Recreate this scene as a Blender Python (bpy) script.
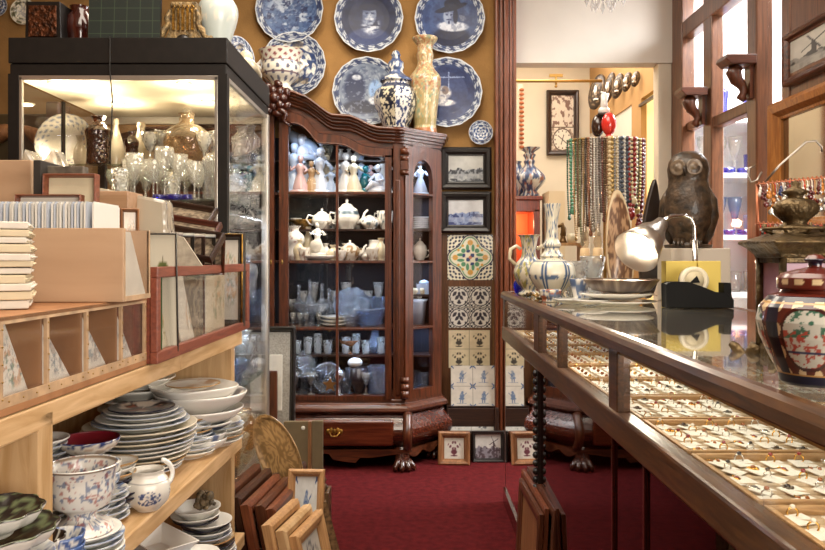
import bpy, bmesh, math, random
import numpy as np
from mathutils import Vector, Matrix, Euler

random.seed(7)
C = bpy.context.scene.collection
PI = math.pi
for o in list(bpy.data.objects):
    bpy.data.objects.remove(o)

# ------------------------------------------------------------------ camera, world, lights, exposure
F = 750.0
CX, HY, CH = 412.5, 257.0, 1.2
cam_d = bpy.data.cameras.new('camera')
cam = bpy.data.objects.new('camera', cam_d)
C.objects.link(cam)
cam.location = (0, 0, CH)
cam.rotation_euler = (PI / 2, 0, 0)
cam_d.sensor_width = 36
cam_d.lens = F / 825 * 36
cam_d.shift_y = -(275 - HY) / 825
cam_d.clip_start = 0.02
bpy.context.scene.camera = cam

sc = bpy.context.scene
sc.view_settings.view_transform = 'Standard'
sc.view_settings.look = 'None'
sc.view_settings.gamma = 1
sc.view_settings.use_curve_mapping = False
sc.view_settings.exposure = -0.1
sc.cycles.max_bounces = 8
sc.cycles.transparent_max_bounces = 40
sc.cycles.glossy_bounces = 4
sc.cycles.transmission_bounces = 8
sc.cycles.diffuse_bounces = 4
sc.cycles.sample_clamp_indirect = 4
sc.cycles.use_denoising = True
sc.cycles.caustics_reflective = False
sc.cycles.caustics_refractive = False

w = bpy.data.worlds.new('world')
sc.world = w
w.use_nodes = True
w.node_tree.nodes['Background'].inputs[0].default_value = (1.0, 0.86, 0.68, 1)
w.node_tree.nodes['Background'].inputs[1].default_value = 0.5


def area(name, loc, rot, size, power, color=(1, 1, 1), sy=None, spread=None):
    d = bpy.data.lights.new(name, 'AREA')
    d.energy = power
    d.color = color
    d.size = size
    if sy:
        d.shape = 'RECTANGLE'
        d.size_y = sy
    if spread:
        d.spread = spread
    o = bpy.data.objects.new(name, d)
    o.location = loc
    o.rotation_euler = rot
    C.objects.link(o)
    return o


def lamp(name, loc, power, color=(1, 1, 1), r=0.02, kind='POINT', rot=(0, 0, 0), spot=1.5):
    d = bpy.data.lights.new(name, kind)
    d.energy = power
    d.color = color
    d.shadow_soft_size = r
    if kind == 'SPOT':
        d.spot_size = spot
        d.spot_blend = 0.6
    o = bpy.data.objects.new(name, d)
    o.location = loc
    o.rotation_euler = rot
    C.objects.link(o)
    return o


WARM = (1.0, 0.78, 0.52)
area('ceiling_fill_light', (0.0, 1.3, 3.1), (0, 0, 0), 1.6, 85, (1, 0.9, 0.76), 2.0)  # unseen fill lights added at ceiling height, here and below
area('ceiling_fill_light', (-0.3, 3.4, 3.1), (0, 0, 0), 1.0, 34, (1, 0.88, 0.72), 0.8)
area('front_fill_light', (1.9, -1.6, 1.5), (math.radians(87), 0, math.radians(33)), 2.2, 150, (1, 0.92, 0.82), 1.6)  # unseen fill added behind the camera, lights the left side from the front
area('side_room_daylight', (2.9, 3.9, 3.0), (0, 0, 0), 1.6, 520, (0.96, 0.97, 1.0), 2.0)
area('back_room_light', (1.0, 5.5, 3.1), (0, 0, 0), 1.4, 50, (1, 0.9, 0.78))
lamp('picture_spot', (0.1, 3.0, 3.1), 30, (1, 0.9, 0.74), 0.06, 'SPOT', (math.radians(38), 0, 0.0), 1.5)
lamp('picture_spot', (-0.75, 3.2, 3.05), 26, (1, 0.9, 0.74), 0.06, 'SPOT', (math.radians(42), 0, 0.0), 1.3)


# ------------------------------------------------------------------ helpers
def X(px, Y):
    return (px - CX) / F * Y


def Z(py, Y):
    return CH - (py - HY) / F * Y


def tag(o, label=None, cat=None, group=None, kind=None):
    if label:
        o['label'] = label
    if cat:
        o['category'] = cat
    if group:
        o['group'] = group
    if kind:
        o['kind'] = kind
    return o


def thing(name, label, cat, loc=(0, 0, 0), rot=(0, 0, 0), group=None):
    o = bpy.data.objects.new(name, None)
    C.objects.link(o)
    o.location = loc
    o.rotation_euler = rot if not isinstance(rot, (int, float)) else (0, 0, rot)
    o.empty_display_size = 0.02
    return tag(o, label, cat, group)


def dup(root, loc=None, rot=None, label=None, group=None, scale=None):
    r = root.copy()
    C.objects.link(r)
    if loc is not None:
        r.location = loc
    if rot is not None:
        r.rotation_euler = rot if not isinstance(rot, (int, float)) else (0, 0, rot)
    if scale is not None:
        r.scale = (scale,) * 3 if isinstance(scale, (int, float)) else scale
    if label:
        r['label'] = label
    if group:
        r['group'] = group
    for ch in list(root.children):
        c = ch.copy()
        C.objects.link(c)
        c.parent = r
        for g in list(ch.children):
            d = g.copy()
            C.objects.link(d)
            d.parent = c
    return r


class MB:
    def __init__(s):
        s.V = []; s.Fc = []; s.MI = []; s.S = []; s.C = []; s.hc = False

    def add(s, V, Fs, mi=0, sm=False, col=None, M=None):
        n = len(s.V)
        if M is not None:
            V = [M @ Vector(v) for v in V]
        s.V += [tuple(v) for v in V]
        s.Fc += [tuple(i + n for i in f) for f in Fs]
        s.MI += [mi] * len(Fs)
        s.S += [sm] * len(Fs)
        if col is not None:
            s.hc = True
            s.C += [tuple(c) for c in col]
        else:
            s.C += [(1, 1, 1)] * len(V)
        return s

    def box(s, c, d, mi=0, R=None, M=None):
        x, y, z = d[0] / 2, d[1] / 2, d[2] / 2
        V = [Vector((a * x, b * y, e * z)) for a in (-1, 1) for b in (-1, 1) for e in (-1, 1)]
        if R is not None:
            m = Euler(R).to_matrix()
            V = [m @ v for v in V]
        V = [v + Vector(c) for v in V]
        return s.add(V, [(0, 1, 3, 2), (4, 6, 7, 5), (0, 4, 5, 1), (2, 3, 7, 6), (0, 2, 6, 4), (1, 5, 7, 3)], mi, False, None, M)

    def b2(s, x0, x1, y0, y1, z0, z1, mi=0):
        return s.box(((x0 + x1) / 2, (y0 + y1) / 2, (z0 + z1) / 2), (abs(x1 - x0), abs(y1 - y0), abs(z1 - z0)), mi)

    def prism(s, poly, a0, a1, axis='y', mi=0, M=None, sm=False):
        n = len(poly)
        f = {'y': lambda p, a: (p[0], a, p[1]), 'z': lambda p, a: (p[0], p[1], a), 'x': lambda p, a: (a, p[0], p[1])}[axis]
        V = [f(p, a0) for p in poly] + [f(p, a1) for p in poly]
        Fs = [tuple(range(n))[::-1], tuple(range(n, 2 * n))]
        s.add(V, Fs + [(i, (i + 1) % n, n + (i + 1) % n, n + i) for i in range(n)], mi, sm, None, M)
        return s

    def strip(s, top, bot, y0, y1, mi=0, sm=False):
        n = len(top)
        V = []
        for (a, b) in zip(top, bot):
            V += [(a[0], y0, a[1]), (b[0], y0, b[1]), (a[0], y1, a[1]), (b[0], y1, b[1])]
        Fs = []
        for i in range(n - 1):
            p, q = 4 * i, 4 * i + 4
            Fs += [(p, p + 1, q + 1, q), (p + 2, q + 2, q + 3, p + 3), (p, q, q + 2, p + 2), (p + 1, p + 3, q + 3, q + 1)]
        Fs += [(0, 2, 3, 1), (4 * n - 4, 4 * n - 3, 4 * n - 1, 4 * n - 2)]
        return s.add(V, Fs, mi, sm)

    def lathe(s, prof, n=24, c=(0, 0, 0), mi=0, colf=None, sx=1, sy=1, fl=None, res=1, M=None, sm=True, ph=PI / 2, crv=False):
        if colf and n < 64:
            n = 64
        P = []
        if crv:
            n0 = len(prof)
            tg = []
            for i in range(n0):
                a_, b_ = prof[max(0, i - 1)], prof[min(n0 - 1, i + 1)]
                tg.append(((b_[0] - a_[0]) * .42, (b_[1] - a_[1]) * .42))
            for i in range(n0 - 1):
                p0, p1 = prof[i], prof[i + 1]
                L0 = math.hypot(p1[0] - p0[0], p1[1] - p0[1])

                def cl(t_):
                    l_ = math.hypot(*t_)
                    k_ = min(1, 1.2 * L0 / l_) if l_ > 1e-9 else 1
                    return (t_[0] * k_, t_[1] * k_)
                m0, m1 = cl(tg[i]), cl(tg[i + 1])
                for k in range(max(res, 3)):
                    t = k / max(res, 3)
                    h = (2 * t ** 3 - 3 * t * t + 1, t ** 3 - 2 * t * t + t, -2 * t ** 3 + 3 * t * t, t ** 3 - t * t)
                    P.append((max(1e-4, h[0] * p0[0] + h[1] * m0[0] + h[2] * p1[0] + h[3] * m1[0]), h[0] * p0[1] + h[1] * m0[1] + h[2] * p1[1] + h[3] * m1[1]))
        for i in range(0 if not crv else 10 ** 6, len(prof) - 1):
            for k in range(res):
                t = k / res
                P.append((prof[i][0] * (1 - t) + prof[i + 1][0] * t, prof[i][1] * (1 - t) + prof[i + 1][1] * t))
        P.append(prof[-1])
        m = len(P)
        R = np.array([p[0] for p in P]); Zz = np.array([p[1] for p in P])
        T = np.arange(n) / n * 2 * PI + ph
        r = np.repeat(R, n); z = np.repeat(Zz, n); th = np.tile(T, m); t = np.repeat(np.linspace(0, 1, m), n)
        rr = r * (fl(th, z, r) if fl else 1)
        V = np.stack([rr * np.cos(th) * sx + c[0], rr * np.sin(th) * sy + c[1], z + c[2]], 1)
        col = None
        if colf:
            col = lin(colf(th, t, r, z))
        Fs = []
        for i in range(m - 1):
            for j in range(n):
                k = (j + 1) % n
                Fs.append((i * n + j, i * n + k, (i + 1) * n + k, (i + 1) * n + j))
        return s.add(V.tolist(), Fs, mi, sm, None if col is None else col.tolist(), M)

    def ball(s, c, r, n=12, mi=0, M=None, R=None, colf=None):
        if isinstance(r, (int, float)):
            r = (r, r, r)
        k = max(5, n // 2 + 1)
        prof = [(max(1e-4, math.sin(PI * i / (k - 1))), -math.cos(PI * i / (k - 1))) for i in range(k)]
        m = Matrix.Translation(c) @ (Euler(R).to_matrix().to_4x4() if R else Matrix()) @ Matrix.Diagonal((r[0], r[1], r[2], 1))
        if M is not None:
            m = M @ m
        return s.lathe(prof, n, mi=mi, M=m, colf=colf)

    def tube(s, pts, r, n=8, mi=0, closed=False, M=None, flat=1.0):
        pts = [Vector(p) for p in pts]
        m = len(pts)
        rs = r if isinstance(r, (list, tuple)) else [r] * m
        V = []
        up = Vector((0, 0, 1))
        prev = None
        for i, p in enumerate(pts):
            a = pts[(i - 1) % m] if (closed or i > 0) else p
            b = pts[(i + 1) % m] if (closed or i < m - 1) else p
            t = (b - a).normalized() if (b - a).length > 1e-9 else Vector((0, 0, 1))
            if prev is None:
                u = t.cross(up)
                if u.length < 0.1:
                    u = t.cross(Vector((1, 0, 0)))
                u.normalize()
            else:
                u = (prev - t * prev.dot(t))
                if u.length < 1e-6:
                    u = t.cross(up)
                u.normalize()
            prev = u
            v = t.cross(u)
            for j in range(n):
                an = 2 * PI * j / n
                V.append(p + u * (rs[i] * math.cos(an)) + v * (rs[i] * flat * math.sin(an)))
        Fs = []
        for i in range(m if closed else m - 1):
            k = (i + 1) % m
            for j in range(n):
                l = (j + 1) % n
                Fs.append((i * n + j, i * n + l, k * n + l, k * n + j))
        if not closed:
            Fs += [tuple(range(n))[::-1], tuple((m - 1) * n + j for j in range(n))]
        return s.add(V, Fs, mi, True, None, M)

    def grid(s, w, h, nx, ny, paint, M=None, mi=0, zf=None, x0=None, z0=0.0, y=0.0):
        """painted sheet in the XZ plane facing -Y, x centred, bottom at z0"""
        u, v = np.meshgrid(np.linspace(0, 1, nx + 1), np.linspace(0, 1, ny + 1))
        u = u.ravel(); v = v.ravel()
        xx = (u - 0.5) * w
        yy = np.full_like(xx, y) if zf is None else y + zf(u, v)
        V = np.stack([xx, yy, z0 + v * h], 1)
        Fs = [(j * (nx + 1) + i, j * (nx + 1) + i + 1, (j + 1) * (nx + 1) + i + 1, (j + 1) * (nx + 1) + i) for j in range(ny) for i in range(nx)]
        return s.add(V.tolist(), Fs, mi, True, lin(paint(u, v)).tolist(), M)

    def build(s, name, mats, parent=None, loc=None, rot=None, bevel=0, seg=2, sub=0, col=None, angle=40):
        me = bpy.data.meshes.new(name)
        me.from_pydata(s.V, [], s.Fc)
        if not isinstance(mats, (list, tuple)):
            mats = [mats]
        for m in mats:
            me.materials.append(m)
        me.polygons.foreach_set('material_index', s.MI)
        me.polygons.foreach_set('use_smooth', s.S)
        if s.hc:
            a = me.color_attributes.new('Col', 'FLOAT_COLOR', 'POINT')
            arr = np.ones((len(s.V), 4), dtype=np.float32)
            arr[:, :3] = np.array(s.C, dtype=np.float32)
            a.data.foreach_set('color', arr.ravel())
        bm = bmesh.new(); bm.from_mesh(me)
        bmesh.ops.recalc_face_normals(bm, faces=bm.faces)
        bm.to_mesh(me); bm.free()
        me.update()
        o = bpy.data.objects.new(name, me)
        C.objects.link(o)
        if parent is not None:
            o.parent = parent
        if loc is not None:
            o.location = loc
        if rot is not None:
            o.rotation_euler = rot if not isinstance(rot, (int, float)) else (0, 0, rot)
        if bevel:
            b = o.modifiers.new('b', 'BEVEL')
            b.width = bevel; b.segments = seg; b.limit_method = 'ANGLE'; b.angle_limit = math.radians(angle)
        if sub:
            m = o.modifiers.new('s', 'SUBSURF'); m.levels = sub; m.render_levels = sub
        return o


# ------------------------------------------------------------------ painting toolkit (vectorised)
def lin(c):
    c = np.clip(np.asarray(c, float), 0, 1)
    return np.where(c <= 0.04045, c / 12.92, ((c + 0.055) / 1.055) ** 2.4)


def hx(h):
    return np.array([int(h[i:i + 2], 16) / 255 for i in (0, 2, 4)])


def hsh(ix, iy, s=0):
    n = np.sin(ix * 127.1 + iy * 311.7 + s * 74.7) * 43758.5453
    return n - np.floor(n)


def vn(x, y, s=0):
    ix = np.floor(x); iy = np.floor(y); fx = x - ix; fy = y - iy
    fx = fx * fx * (3 - 2 * fx); fy = fy * fy * (3 - 2 * fy)
    return (hsh(ix, iy, s) * (1 - fx) + hsh(ix + 1, iy, s) * fx) * (1 - fy) + (hsh(ix, iy + 1, s) * (1 - fx) + hsh(ix + 1, iy + 1, s) * fx) * fy


def fbm(x, y, s=0, o=3):
    a = 0; t = 0
    for k in range(o):
        a = a + vn(x * 2 ** k, y * 2 ** k, s + k) / 2 ** k
        t += 1 / 2 ** k
    return a / t


def ss(a, b, x):
    t = np.clip((x - a) / (b - a), 0, 1)
    return t * t * (3 - 2 * t)


def mx(a, b, t):
    a = np.asarray(a, float); b = np.asarray(b, float); t = np.asarray(t, float)
    if t.ndim == 1:
        t = t[:, None]
    if a.ndim == 1:
        a = a[None, :]
    if b.ndim == 1:
        b = b[None, :]
    return a * (1 - t) + b * t


def el(x, y, cx, cy, rx, ry, soft=0.15):
    d = np.sqrt(((x - cx) / rx) ** 2 + ((y - cy) / ry) ** 2)
    return 1 - ss(1 - soft, 1 + soft, d)


WHITE = hx('ece7da'); DB = hx('1d2c5c'); MBL = hx('5a72a4'); GRB = hx('97a3b8'); CREAM = hx('e9dcc0')


# ------------------------------------------------------------------ materials
MATS = {}


def _new(name):
    m = bpy.data.materials.new(name)
    m.use_nodes = True
    nt = m.node_tree
    b = nt.nodes['Principled BSDF']
    return m, nt, b


def lc(h):
    return tuple(lin(hx(h) if isinstance(h, str) else h)) + (1,)


def mat(name, h, rough=0.5, metal=0.0, var=0.0, vs=8, bump=0.0, bs=60, coat=0.0, spec=0.5, h2=None, emis=None, es=1.0, sheen=0):
    if name in MATS:
        return MATS[name]
    m, nt, b = _new(name)
    b.inputs['Base Color'].default_value = lc(h)
    b.inputs['Roughness'].default_value = rough
    b.inputs['Metallic'].default_value = metal
    b.inputs['Coat Weight'].default_value = coat
    b.inputs['Coat Roughness'].default_value = 0.08
    b.inputs['Specular IOR Level'].default_value = spec
    if sheen:
        b.inputs['Sheen Weight'].default_value = sheen
    tc = nt.nodes.new('ShaderNodeTexCoord')
    if var or h2:
        n = nt.nodes.new('ShaderNodeTexNoise'); n.inputs['Scale'].default_value = vs; n.inputs['Detail'].default_value = 5
        nt.links.new(tc.outputs['Object'], n.inputs['Vector'])
        r = nt.nodes.new('ShaderNodeValToRGB')
        c1 = hx(h)
        c2 = hx(h2) if h2 else np.clip(c1 * (1 - var), 0, 1)
        r.color_ramp.elements[0].position = 0.35; r.color_ramp.elements[1].position = 0.65
        r.color_ramp.elements[0].color = lc(c2); r.color_ramp.elements[1].color = lc(c1)
        nt.links.new(n.outputs['Fac'], r.inputs['Fac']); nt.links.new(r.outputs['Color'], b.inputs['Base Color'])
    if bump:
        n = nt.nodes.new('ShaderNodeTexNoise'); n.inputs['Scale'].default_value = bs; n.inputs['Detail'].default_value = 3
        nt.links.new(tc.outputs['Object'], n.inputs['Vector'])
        bp = nt.nodes.new('ShaderNodeBump'); bp.inputs['Strength'].default_value = bump; bp.inputs['Distance'].default_value = 0.01
        nt.links.new(n.outputs['Fac'], bp.inputs['Height']); nt.links.new(bp.outputs['Normal'], b.inputs['Normal'])
    if emis:
        b.inputs['Emission Color'].default_value = lc(emis)
        b.inputs['Emission Strength'].default_value = es
    MATS[name] = m
    return m


def wood(name, h1, h2, axis='x', scale=6, rough=0.35, coat=0.2, bump=0.05, stretch=12):
    if name in MATS:
        return MATS[name]
    m, nt, b = _new(name)
    tc = nt.nodes.new('ShaderNodeTexCoord')
    mp = nt.nodes.new('ShaderNodeMapping')
    sc_ = [stretch] * 3
    sc_['xyz'.index(axis)] = 1.0
    mp.inputs['Scale'].default_value = sc_
    n = nt.nodes.new('ShaderNodeTexNoise'); n.inputs['Scale'].default_value = scale; n.inputs['Detail'].default_value = 6; n.inputs['Distortion'].default_value = 1.2
    r = nt.nodes.new('ShaderNodeValToRGB')
    r.color_ramp.elements[0].position = 0.3; r.color_ramp.elements[1].position = 0.7
    r.color_ramp.elements[0].color = lc(h2); r.color_ramp.elements[1].color = lc(h1)
    nt.links.new(tc.outputs['Object'], mp.inputs['Vector']); nt.links.new(mp.outputs['Vector'], n.inputs['Vector'])
    nt.links.new(n.outputs['Fac'], r.inputs['Fac']); nt.links.new(r.outputs['Color'], b.inputs['Base Color'])
    bp = nt.nodes.new('ShaderNodeBump'); bp.inputs['Strength'].default_value = bump * 4; bp.inputs['Distance'].default_value = 0.002
    nt.links.new(n.outputs['Fac'], bp.inputs['Height']); nt.links.new(bp.outputs['Normal'], b.inputs['Normal'])
    b.inputs['Roughness'].default_value = rough
    b.inputs['Coat Weight'].default_value = coat
    b.inputs['Coat Roughness'].default_value = 0.12
    MATS[name] = m
    return m


def painted(name, rough=0.25, coat=0.6, bump=0.0, metal=0):
    if name in MATS:
        return MATS[name]
    m, nt, b = _new(name)
    a = nt.nodes.new('ShaderNodeAttribute'); a.attribute_name = 'Col'
    nt.links.new(a.outputs['Color'], b.inputs['Base Color'])
    b.inputs['Roughness'].default_value = rough
    b.inputs['Metallic'].default_value = metal
    b.inputs['Coat Weight'].default_value = coat
    b.inputs['Coat Roughness'].default_value = 0.05
    MATS[name] = m
    return m


def glass(name, h='ffffff', trans=0.95, refl=1.0, rough=0.02, body=0.0, bodyc='ffffff', ior=1.5, bump=0.0, bs=80):
    """thin walled glass: clear transmission and Fresnel reflection, optional milky body"""
    if name in MATS:
        return MATS[name]
    m, nt, b = _new(name)
    nt.nodes.remove(b)
    out = nt.nodes['Material Output']
    tr = nt.nodes.new('ShaderNodeBsdfTransparent'); tr.inputs[0].default_value = tuple(x * trans for x in lc(h)[:3]) + (1,)
    gl = nt.nodes.new('ShaderNodeBsdfGlossy'); gl.inputs['Roughness'].default_value = rough; gl.inputs[0].default_value = (1, 1, 1, 1)
    fr = nt.nodes.new('ShaderNodeFresnel'); geo = nt.nodes.new('ShaderNodeNewGeometry')
    mr = nt.nodes.new('ShaderNodeMapRange'); mr.inputs['To Min'].default_value = ior; mr.inputs['To Max'].default_value = 1 / ior
    nt.links.new(geo.outputs['Backfacing'], mr.inputs['Value']); nt.links.new(mr.outputs[0], fr.inputs[0])
    ml = nt.nodes.new('ShaderNodeMath'); ml.operation = 'MULTIPLY'; ml.inputs[1].default_value = refl; ml.use_clamp = True
    nt.links.new(fr.outputs[0], ml.inputs[0])
    mxs = nt.nodes.new('ShaderNodeMixShader')
    nt.links.new(ml.outputs[0], mxs.inputs[0])
    last = tr.outputs[0]
    if body:
        df = nt.nodes.new('ShaderNodeBsdfDiffuse'); df.inputs[0].default_value = lc(bodyc)
        tl = nt.nodes.new('ShaderNodeBsdfTranslucent'); tl.inputs[0].default_value = lc(bodyc)
        ad = nt.nodes.new('ShaderNodeMixShader'); ad.inputs[0].default_value = 0.5
        nt.links.new(df.outputs[0], ad.inputs[1]); nt.links.new(tl.outputs[0], ad.inputs[2])
        m2 = nt.nodes.new('ShaderNodeMixShader'); m2.inputs[0].default_value = body
        nt.links.new(tr.outputs[0], m2.inputs[1]); nt.links.new(ad.outputs[0], m2.inputs[2])
        last = m2.outputs[0]
    nt.links.new(last, mxs.inputs[1]); nt.links.new(gl.outputs[0], mxs.inputs[2])
    nt.links.new(mxs.outputs[0], out.inputs['Surface'])
    if bump:
        tc = nt.nodes.new('ShaderNodeTexCoord')
        v = nt.nodes.new('ShaderNodeTexVoronoi'); v.inputs['Scale'].default_value = bs
        nt.links.new(tc.outputs['Object'], v.inputs['Vector'])
        bp = nt.nodes.new('ShaderNodeBump'); bp.inputs['Strength'].default_value = bump; bp.inputs['Distance'].default_value = 0.01
        nt.links.new(v.outputs['Distance'], bp.inputs['Height'])
        nt.links.new(bp.outputs['Normal'], gl.inputs['Normal']); nt.links.new(bp.outputs['Normal'], fr.inputs['Normal'])
    MATS[name] = m
    return m


G_PANE = glass('pane_glass', 'ffffff', 0.985, .8, 0.01)
G_WIN = glass('window_glass', 'ffffff', 0.985, .4, 0.03)
G_THIN = glass('clear_glass', 'f4f8fa', 0.9, 1.6, 0.04, 0.22, 'fff6e6')
G_CUT = glass('cut_glass', 'e8f0f6', 0.85, 2.6, 0.08, 0.3, 'f8f0e2', bump=0.8, bs=90)
G_DIM = glass('dim_cut_glass', 'eef2f6', 0.85, 2.6, 0.06, 0.16, 'dfe6f0', bump=0.9, bs=110)
G_BLUE = glass('blue_glass', '2a3ad0', 0.8, 1.5, 0.04, 0.25, '2233c8')
G_MILK = glass('milky_glass', 'f4e6c8', 0.6, 1.5, 0.05, 0.5, 'f6ead0')
G_BROWN = glass('brown_glass', '7a4420', 0.55, 1.6, 0.05, 0.2, '5a2c10', bump=0.4, bs=60)
MAHOG = wood('mahogany', '68351b', '2c1409', 'x', 5, 0.34, 0.3)
MAHOGV = wood('mahogany_upright', '68351b', '2c1409', 'z', 5, 0.34, 0.3)
WALNUT = wood('walnut', '5c3019', '34180c', 'y', 5, 0.3, 0.4)
DARKW = wood('dark_wood', '3a2216', '22120b', 'x', 6, 0.35, 0.3)
PINE = wood('pine', 'd6b184', 'b48c5a', 'y', 4, 0.55, 0.05, 0.1, 10)
PINEX = wood('pine_cross', 'caa880', 'a98758', 'x', 4, 0.6, 0.0, 0.1, 10)
PINEZ = wood('pine_upright', 'cba87c', 'aa8352', 'z', 4, 0.6, 0.0, 0.1, 10)
PLY = wood('plywood', 'bd9c7c', 'a98768', 'x', 2.5, 0.6, 0.0, 0.04, 3)
REDW = wood('red_wood', '8e4c36', '683224', 'y', 6, 0.45, 0.1)
TEAKY = wood('teak', '9a6a42', '6e4527', 'z', 6, 0.45, 0.1)
OAK = wood('light_oak', 'c79a68', 'a2754a', 'z', 6, 0.5, 0.05)
BLACKW = mat('black_wood', '1a1512', 0.35, coat=0.3)
GILT = mat('gilt', 'b98a3c', 0.32, 0.85, 0.4, 40, 0.3, 120)
CHROME = mat('chrome', 'd8d8d8', 0.12, 1.0)
ALU = mat('aluminium', 'c4beb4', 0.35, 0.9)
IRON = mat('bronze', '6e5a3c', 0.42, 0.75, 0.4, 30, 0.5, 90)
BRASS = mat('brass', 'a8874c', 0.38, 0.9)
COPPER = mat('copper', 'a8684a', 0.45, 0.8)
PORC = mat('white_porcelain', 'ece8e0', 0.18, coat=0.6)
PORCB = mat('cool_porcelain', 'dfe4ee', 0.2, coat=0.5)
CREAMP = mat('cream_porcelain', 'e6d8b8', 0.2, coat=0.6)
PAPER = mat('white_card', 'ddd5c6', 0.75, var=0.06, vs=20)
CARD = mat('cream_card', 'd3c4a4', 0.75, var=0.08, vs=14)
PNT = painted('painted_glaze', .28, .3)
PNTW = painted('painted_wall_plate', .5, .03)
PNTM = painted('painted_matt', 0.7, 0.0)
PNTG = painted('painted_print', 0.35, 0.35)
# ------------------------------------------------------------------ the setting
YW = 4.6           # wall behind the cabinet
XR = 1.65          # glazed partition plane


def struct(name, bm, m, **k):
    o = bm.build(name, m, **k)
    o['kind'] = 'structure'
    return o


CARPET = mat('red_carpet', '621b1d', 0.95, var=0.2, vs=30, bump=0.6, bs=260, spec=0.1)
OCHRE = mat('ochre_wallpaper', 'a67e4c', 0.85, var=0.14, vs=5, bump=0.15, bs=90, spec=0.2)
PLASTER = mat('white_plaster', 'e4ddd2', 0.85, var=0.04, vs=3, spec=0.2)
CREAMW = mat('cream_plaster', 'e6dcc8', 0.85, var=0.05, vs=3, spec=0.2)
TAN = mat('tan_plaster', 'bf9868', 0.85, var=0.06, vs=3, spec=0.2)
WHITEB = mat('white_paint', 'f2f2f0', 0.6)

struct('floor', MB().b2(-3.2, 4.2, -2.4, 7.2, -0.1, 0), CARPET)
struct('floor_side_room', MB().b2(XR + .03, 4.1, 2.3, 5.75, 0, .012), mat('pale_stone_floor', 'd8d4ca', .6))  # unseen floor, put in pale so no red bounces onto the white shelving
struct('ceiling', MB().b2(-3.2, 4.2, -2.4, 7.2, 3.25, 3.35), PLASTER)
XO0, XO1, XO2 = X(516, YW), X(660, YW), 1.60
struct('wall_back', MB().b2(-3.2, X(497, YW), YW, YW + 0.12, 0, 3.25), OCHRE)
struct('wall_header', MB().b2(XO0 - .01, XR, YW + .02, YW + 0.14, Z(62, YW), 3.25), PLASTER)
struct('wall_pillar', MB().b2(XO1, XO2, YW + .03, YW + 0.13, 0, Z(62, YW)), CREAMW, bevel=0.004)
struct('wall_left', MB().b2(-3.2, -3.08, 0.3, YW, 0, 3.25), OCHRE)
# fluted casing between wall and opening
struct('wall_front', MB().b2(-3.2, 4.2, -2.4, -2.3, 0, 3.25), mat('brown_wallpaper', '6e4c30', .85))  # unseen wall, added dark to cut the pale veil on the cabinet glass
struct('wall_left_near', MB().b2(-1.9, -1.8, -2.3, 2.2, 0, 3.25), mat('brown_wallpaper', '6e4c30', .85))
cs = MB()
x0, x1 = X(495, 4.52), X(516, 4.52)
cs.b2(x0, x1, 4.52, YW + 0.14, 0, 3.25)
wd = x1 - x0
for k, (a, b, d) in enumerate([(0.0, .16, .022), (.22, .36, .03), (.40, .62, .036), (.66, .80, .03), (.84, 1.0, .02)]):
    cs.b2(x0 + a * wd, x0 + b * wd, 4.52 - d, 4.525, 0, 3.25)
struct('trim_1', cs, wood('casing_wood', '864a2e', '562b18', 'z', 5, .35, .3), bevel=0.006, seg=3)

# back room
struct('wall_back_room', MB().b2(0.3, 3.0, 6.9, 7.0, 0, 3.25), CREAMW)
struct('wall_back_room_side', MB().b2(XO0 - 0.35, XO0 - 0.22, YW + 0.12, 6.9, 0, 3.25), CREAMW)
# side room beyond the glazed partition
struct('wall_side_room', MB().b2(XR + .05, 4.1, 5.75, 5.85, 0, 3.25), WHITEB)
struct('wall_side_room_right', MB().b2(4.1, 4.2, 2.3, 5.85, 0, 3.25), WHITEB)
XS = XR - .02
sw = MB()
for y0_, y1_, z0_, z1_ in ((4.75, 4.98, 0, 3.25), (4.98, 5.35, 2.33, 3.25), (5.35, 5.58, 0, 3.25), (5.58, 6.9, 2.335, 3.25)):
    sw.b2(XS, XR + .05, y0_, y1_, z0_, z1_)
struct('wall_side_room_left', sw, TAN)
struct('wall_side_room_lower', MB().b2(XS + .01, XR + .05, 5.58, 6.9, 0, 2.335), PLASTER)
struct('doorway_glow', MB().b2(XR + .02, XR + .04, 4.97, 5.36, 0, 2.335), mat('doorway_glow_yellow', 'f3df9c', 0.8, emis='ffe9a4', es=0.6))  # glowing panel added to stand in for the lit opening in this wall
struct('trim_2', MB().b2(XS - .015, XS + .005, 4.97, 5.36, 2.27, 2.29), DARKW)

# glazed partition (plane x = XR)


def yr(px):
    return XR * F / (px - CX)


par = MB()
for a, b, wdx in ((674, 690, .05), (710, 718.5, .04), (757, 767, .05)):
    par.b2(XR - wdx, XR + .03, yr(a), yr(b), 0.0, 3.25)
par.b2(XR - .045, XR + .03, yr(690), yr(757), 2.50, 2.60)
par.b2(XR - .035, XR + .03, yr(718.5), yr(757), Z(128, yr(718)), Z(117, yr(718)))
par.b2(XR - .035, XR + .03, yr(690), yr(795), 0.0, 0.75)
par.b2(XR - .02, XR + .03, yr(690), yr(711), 1.95, 2.0)
par.b2(XR - .035, XR + .03, yr(798), yr(789), 0.75, 3.25)
PARTW = wood('partition_wood', '7a4c2e', '4c2c18', 'z', 5, .35, .3)
o = struct('wall_right_partition', par, PARTW, bevel=0.008, seg=3)
struct('window_2', MB().b2(XR, XR + .006, yr(690), yr(710), .75, 3.2), G_WIN)
struct('window_3', MB().b2(XR, XR + .006, yr(718.5), yr(757), .75, 3.2), G_WIN)
struct('window_4', MB().b2(XR, XR + .006, yr(767), yr(790), .75, 3.2), G_WIN)
pn = MB()
pn.b2(XR - .03, XR + .03, 0.5, yr(796), 0.0, 3.25)
pn.b2(XR - .045, XR - .03, 0.5, yr(800), 1.93, 1.98)
struct('wall_right', pn, PARTW, bevel=0.004)
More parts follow.
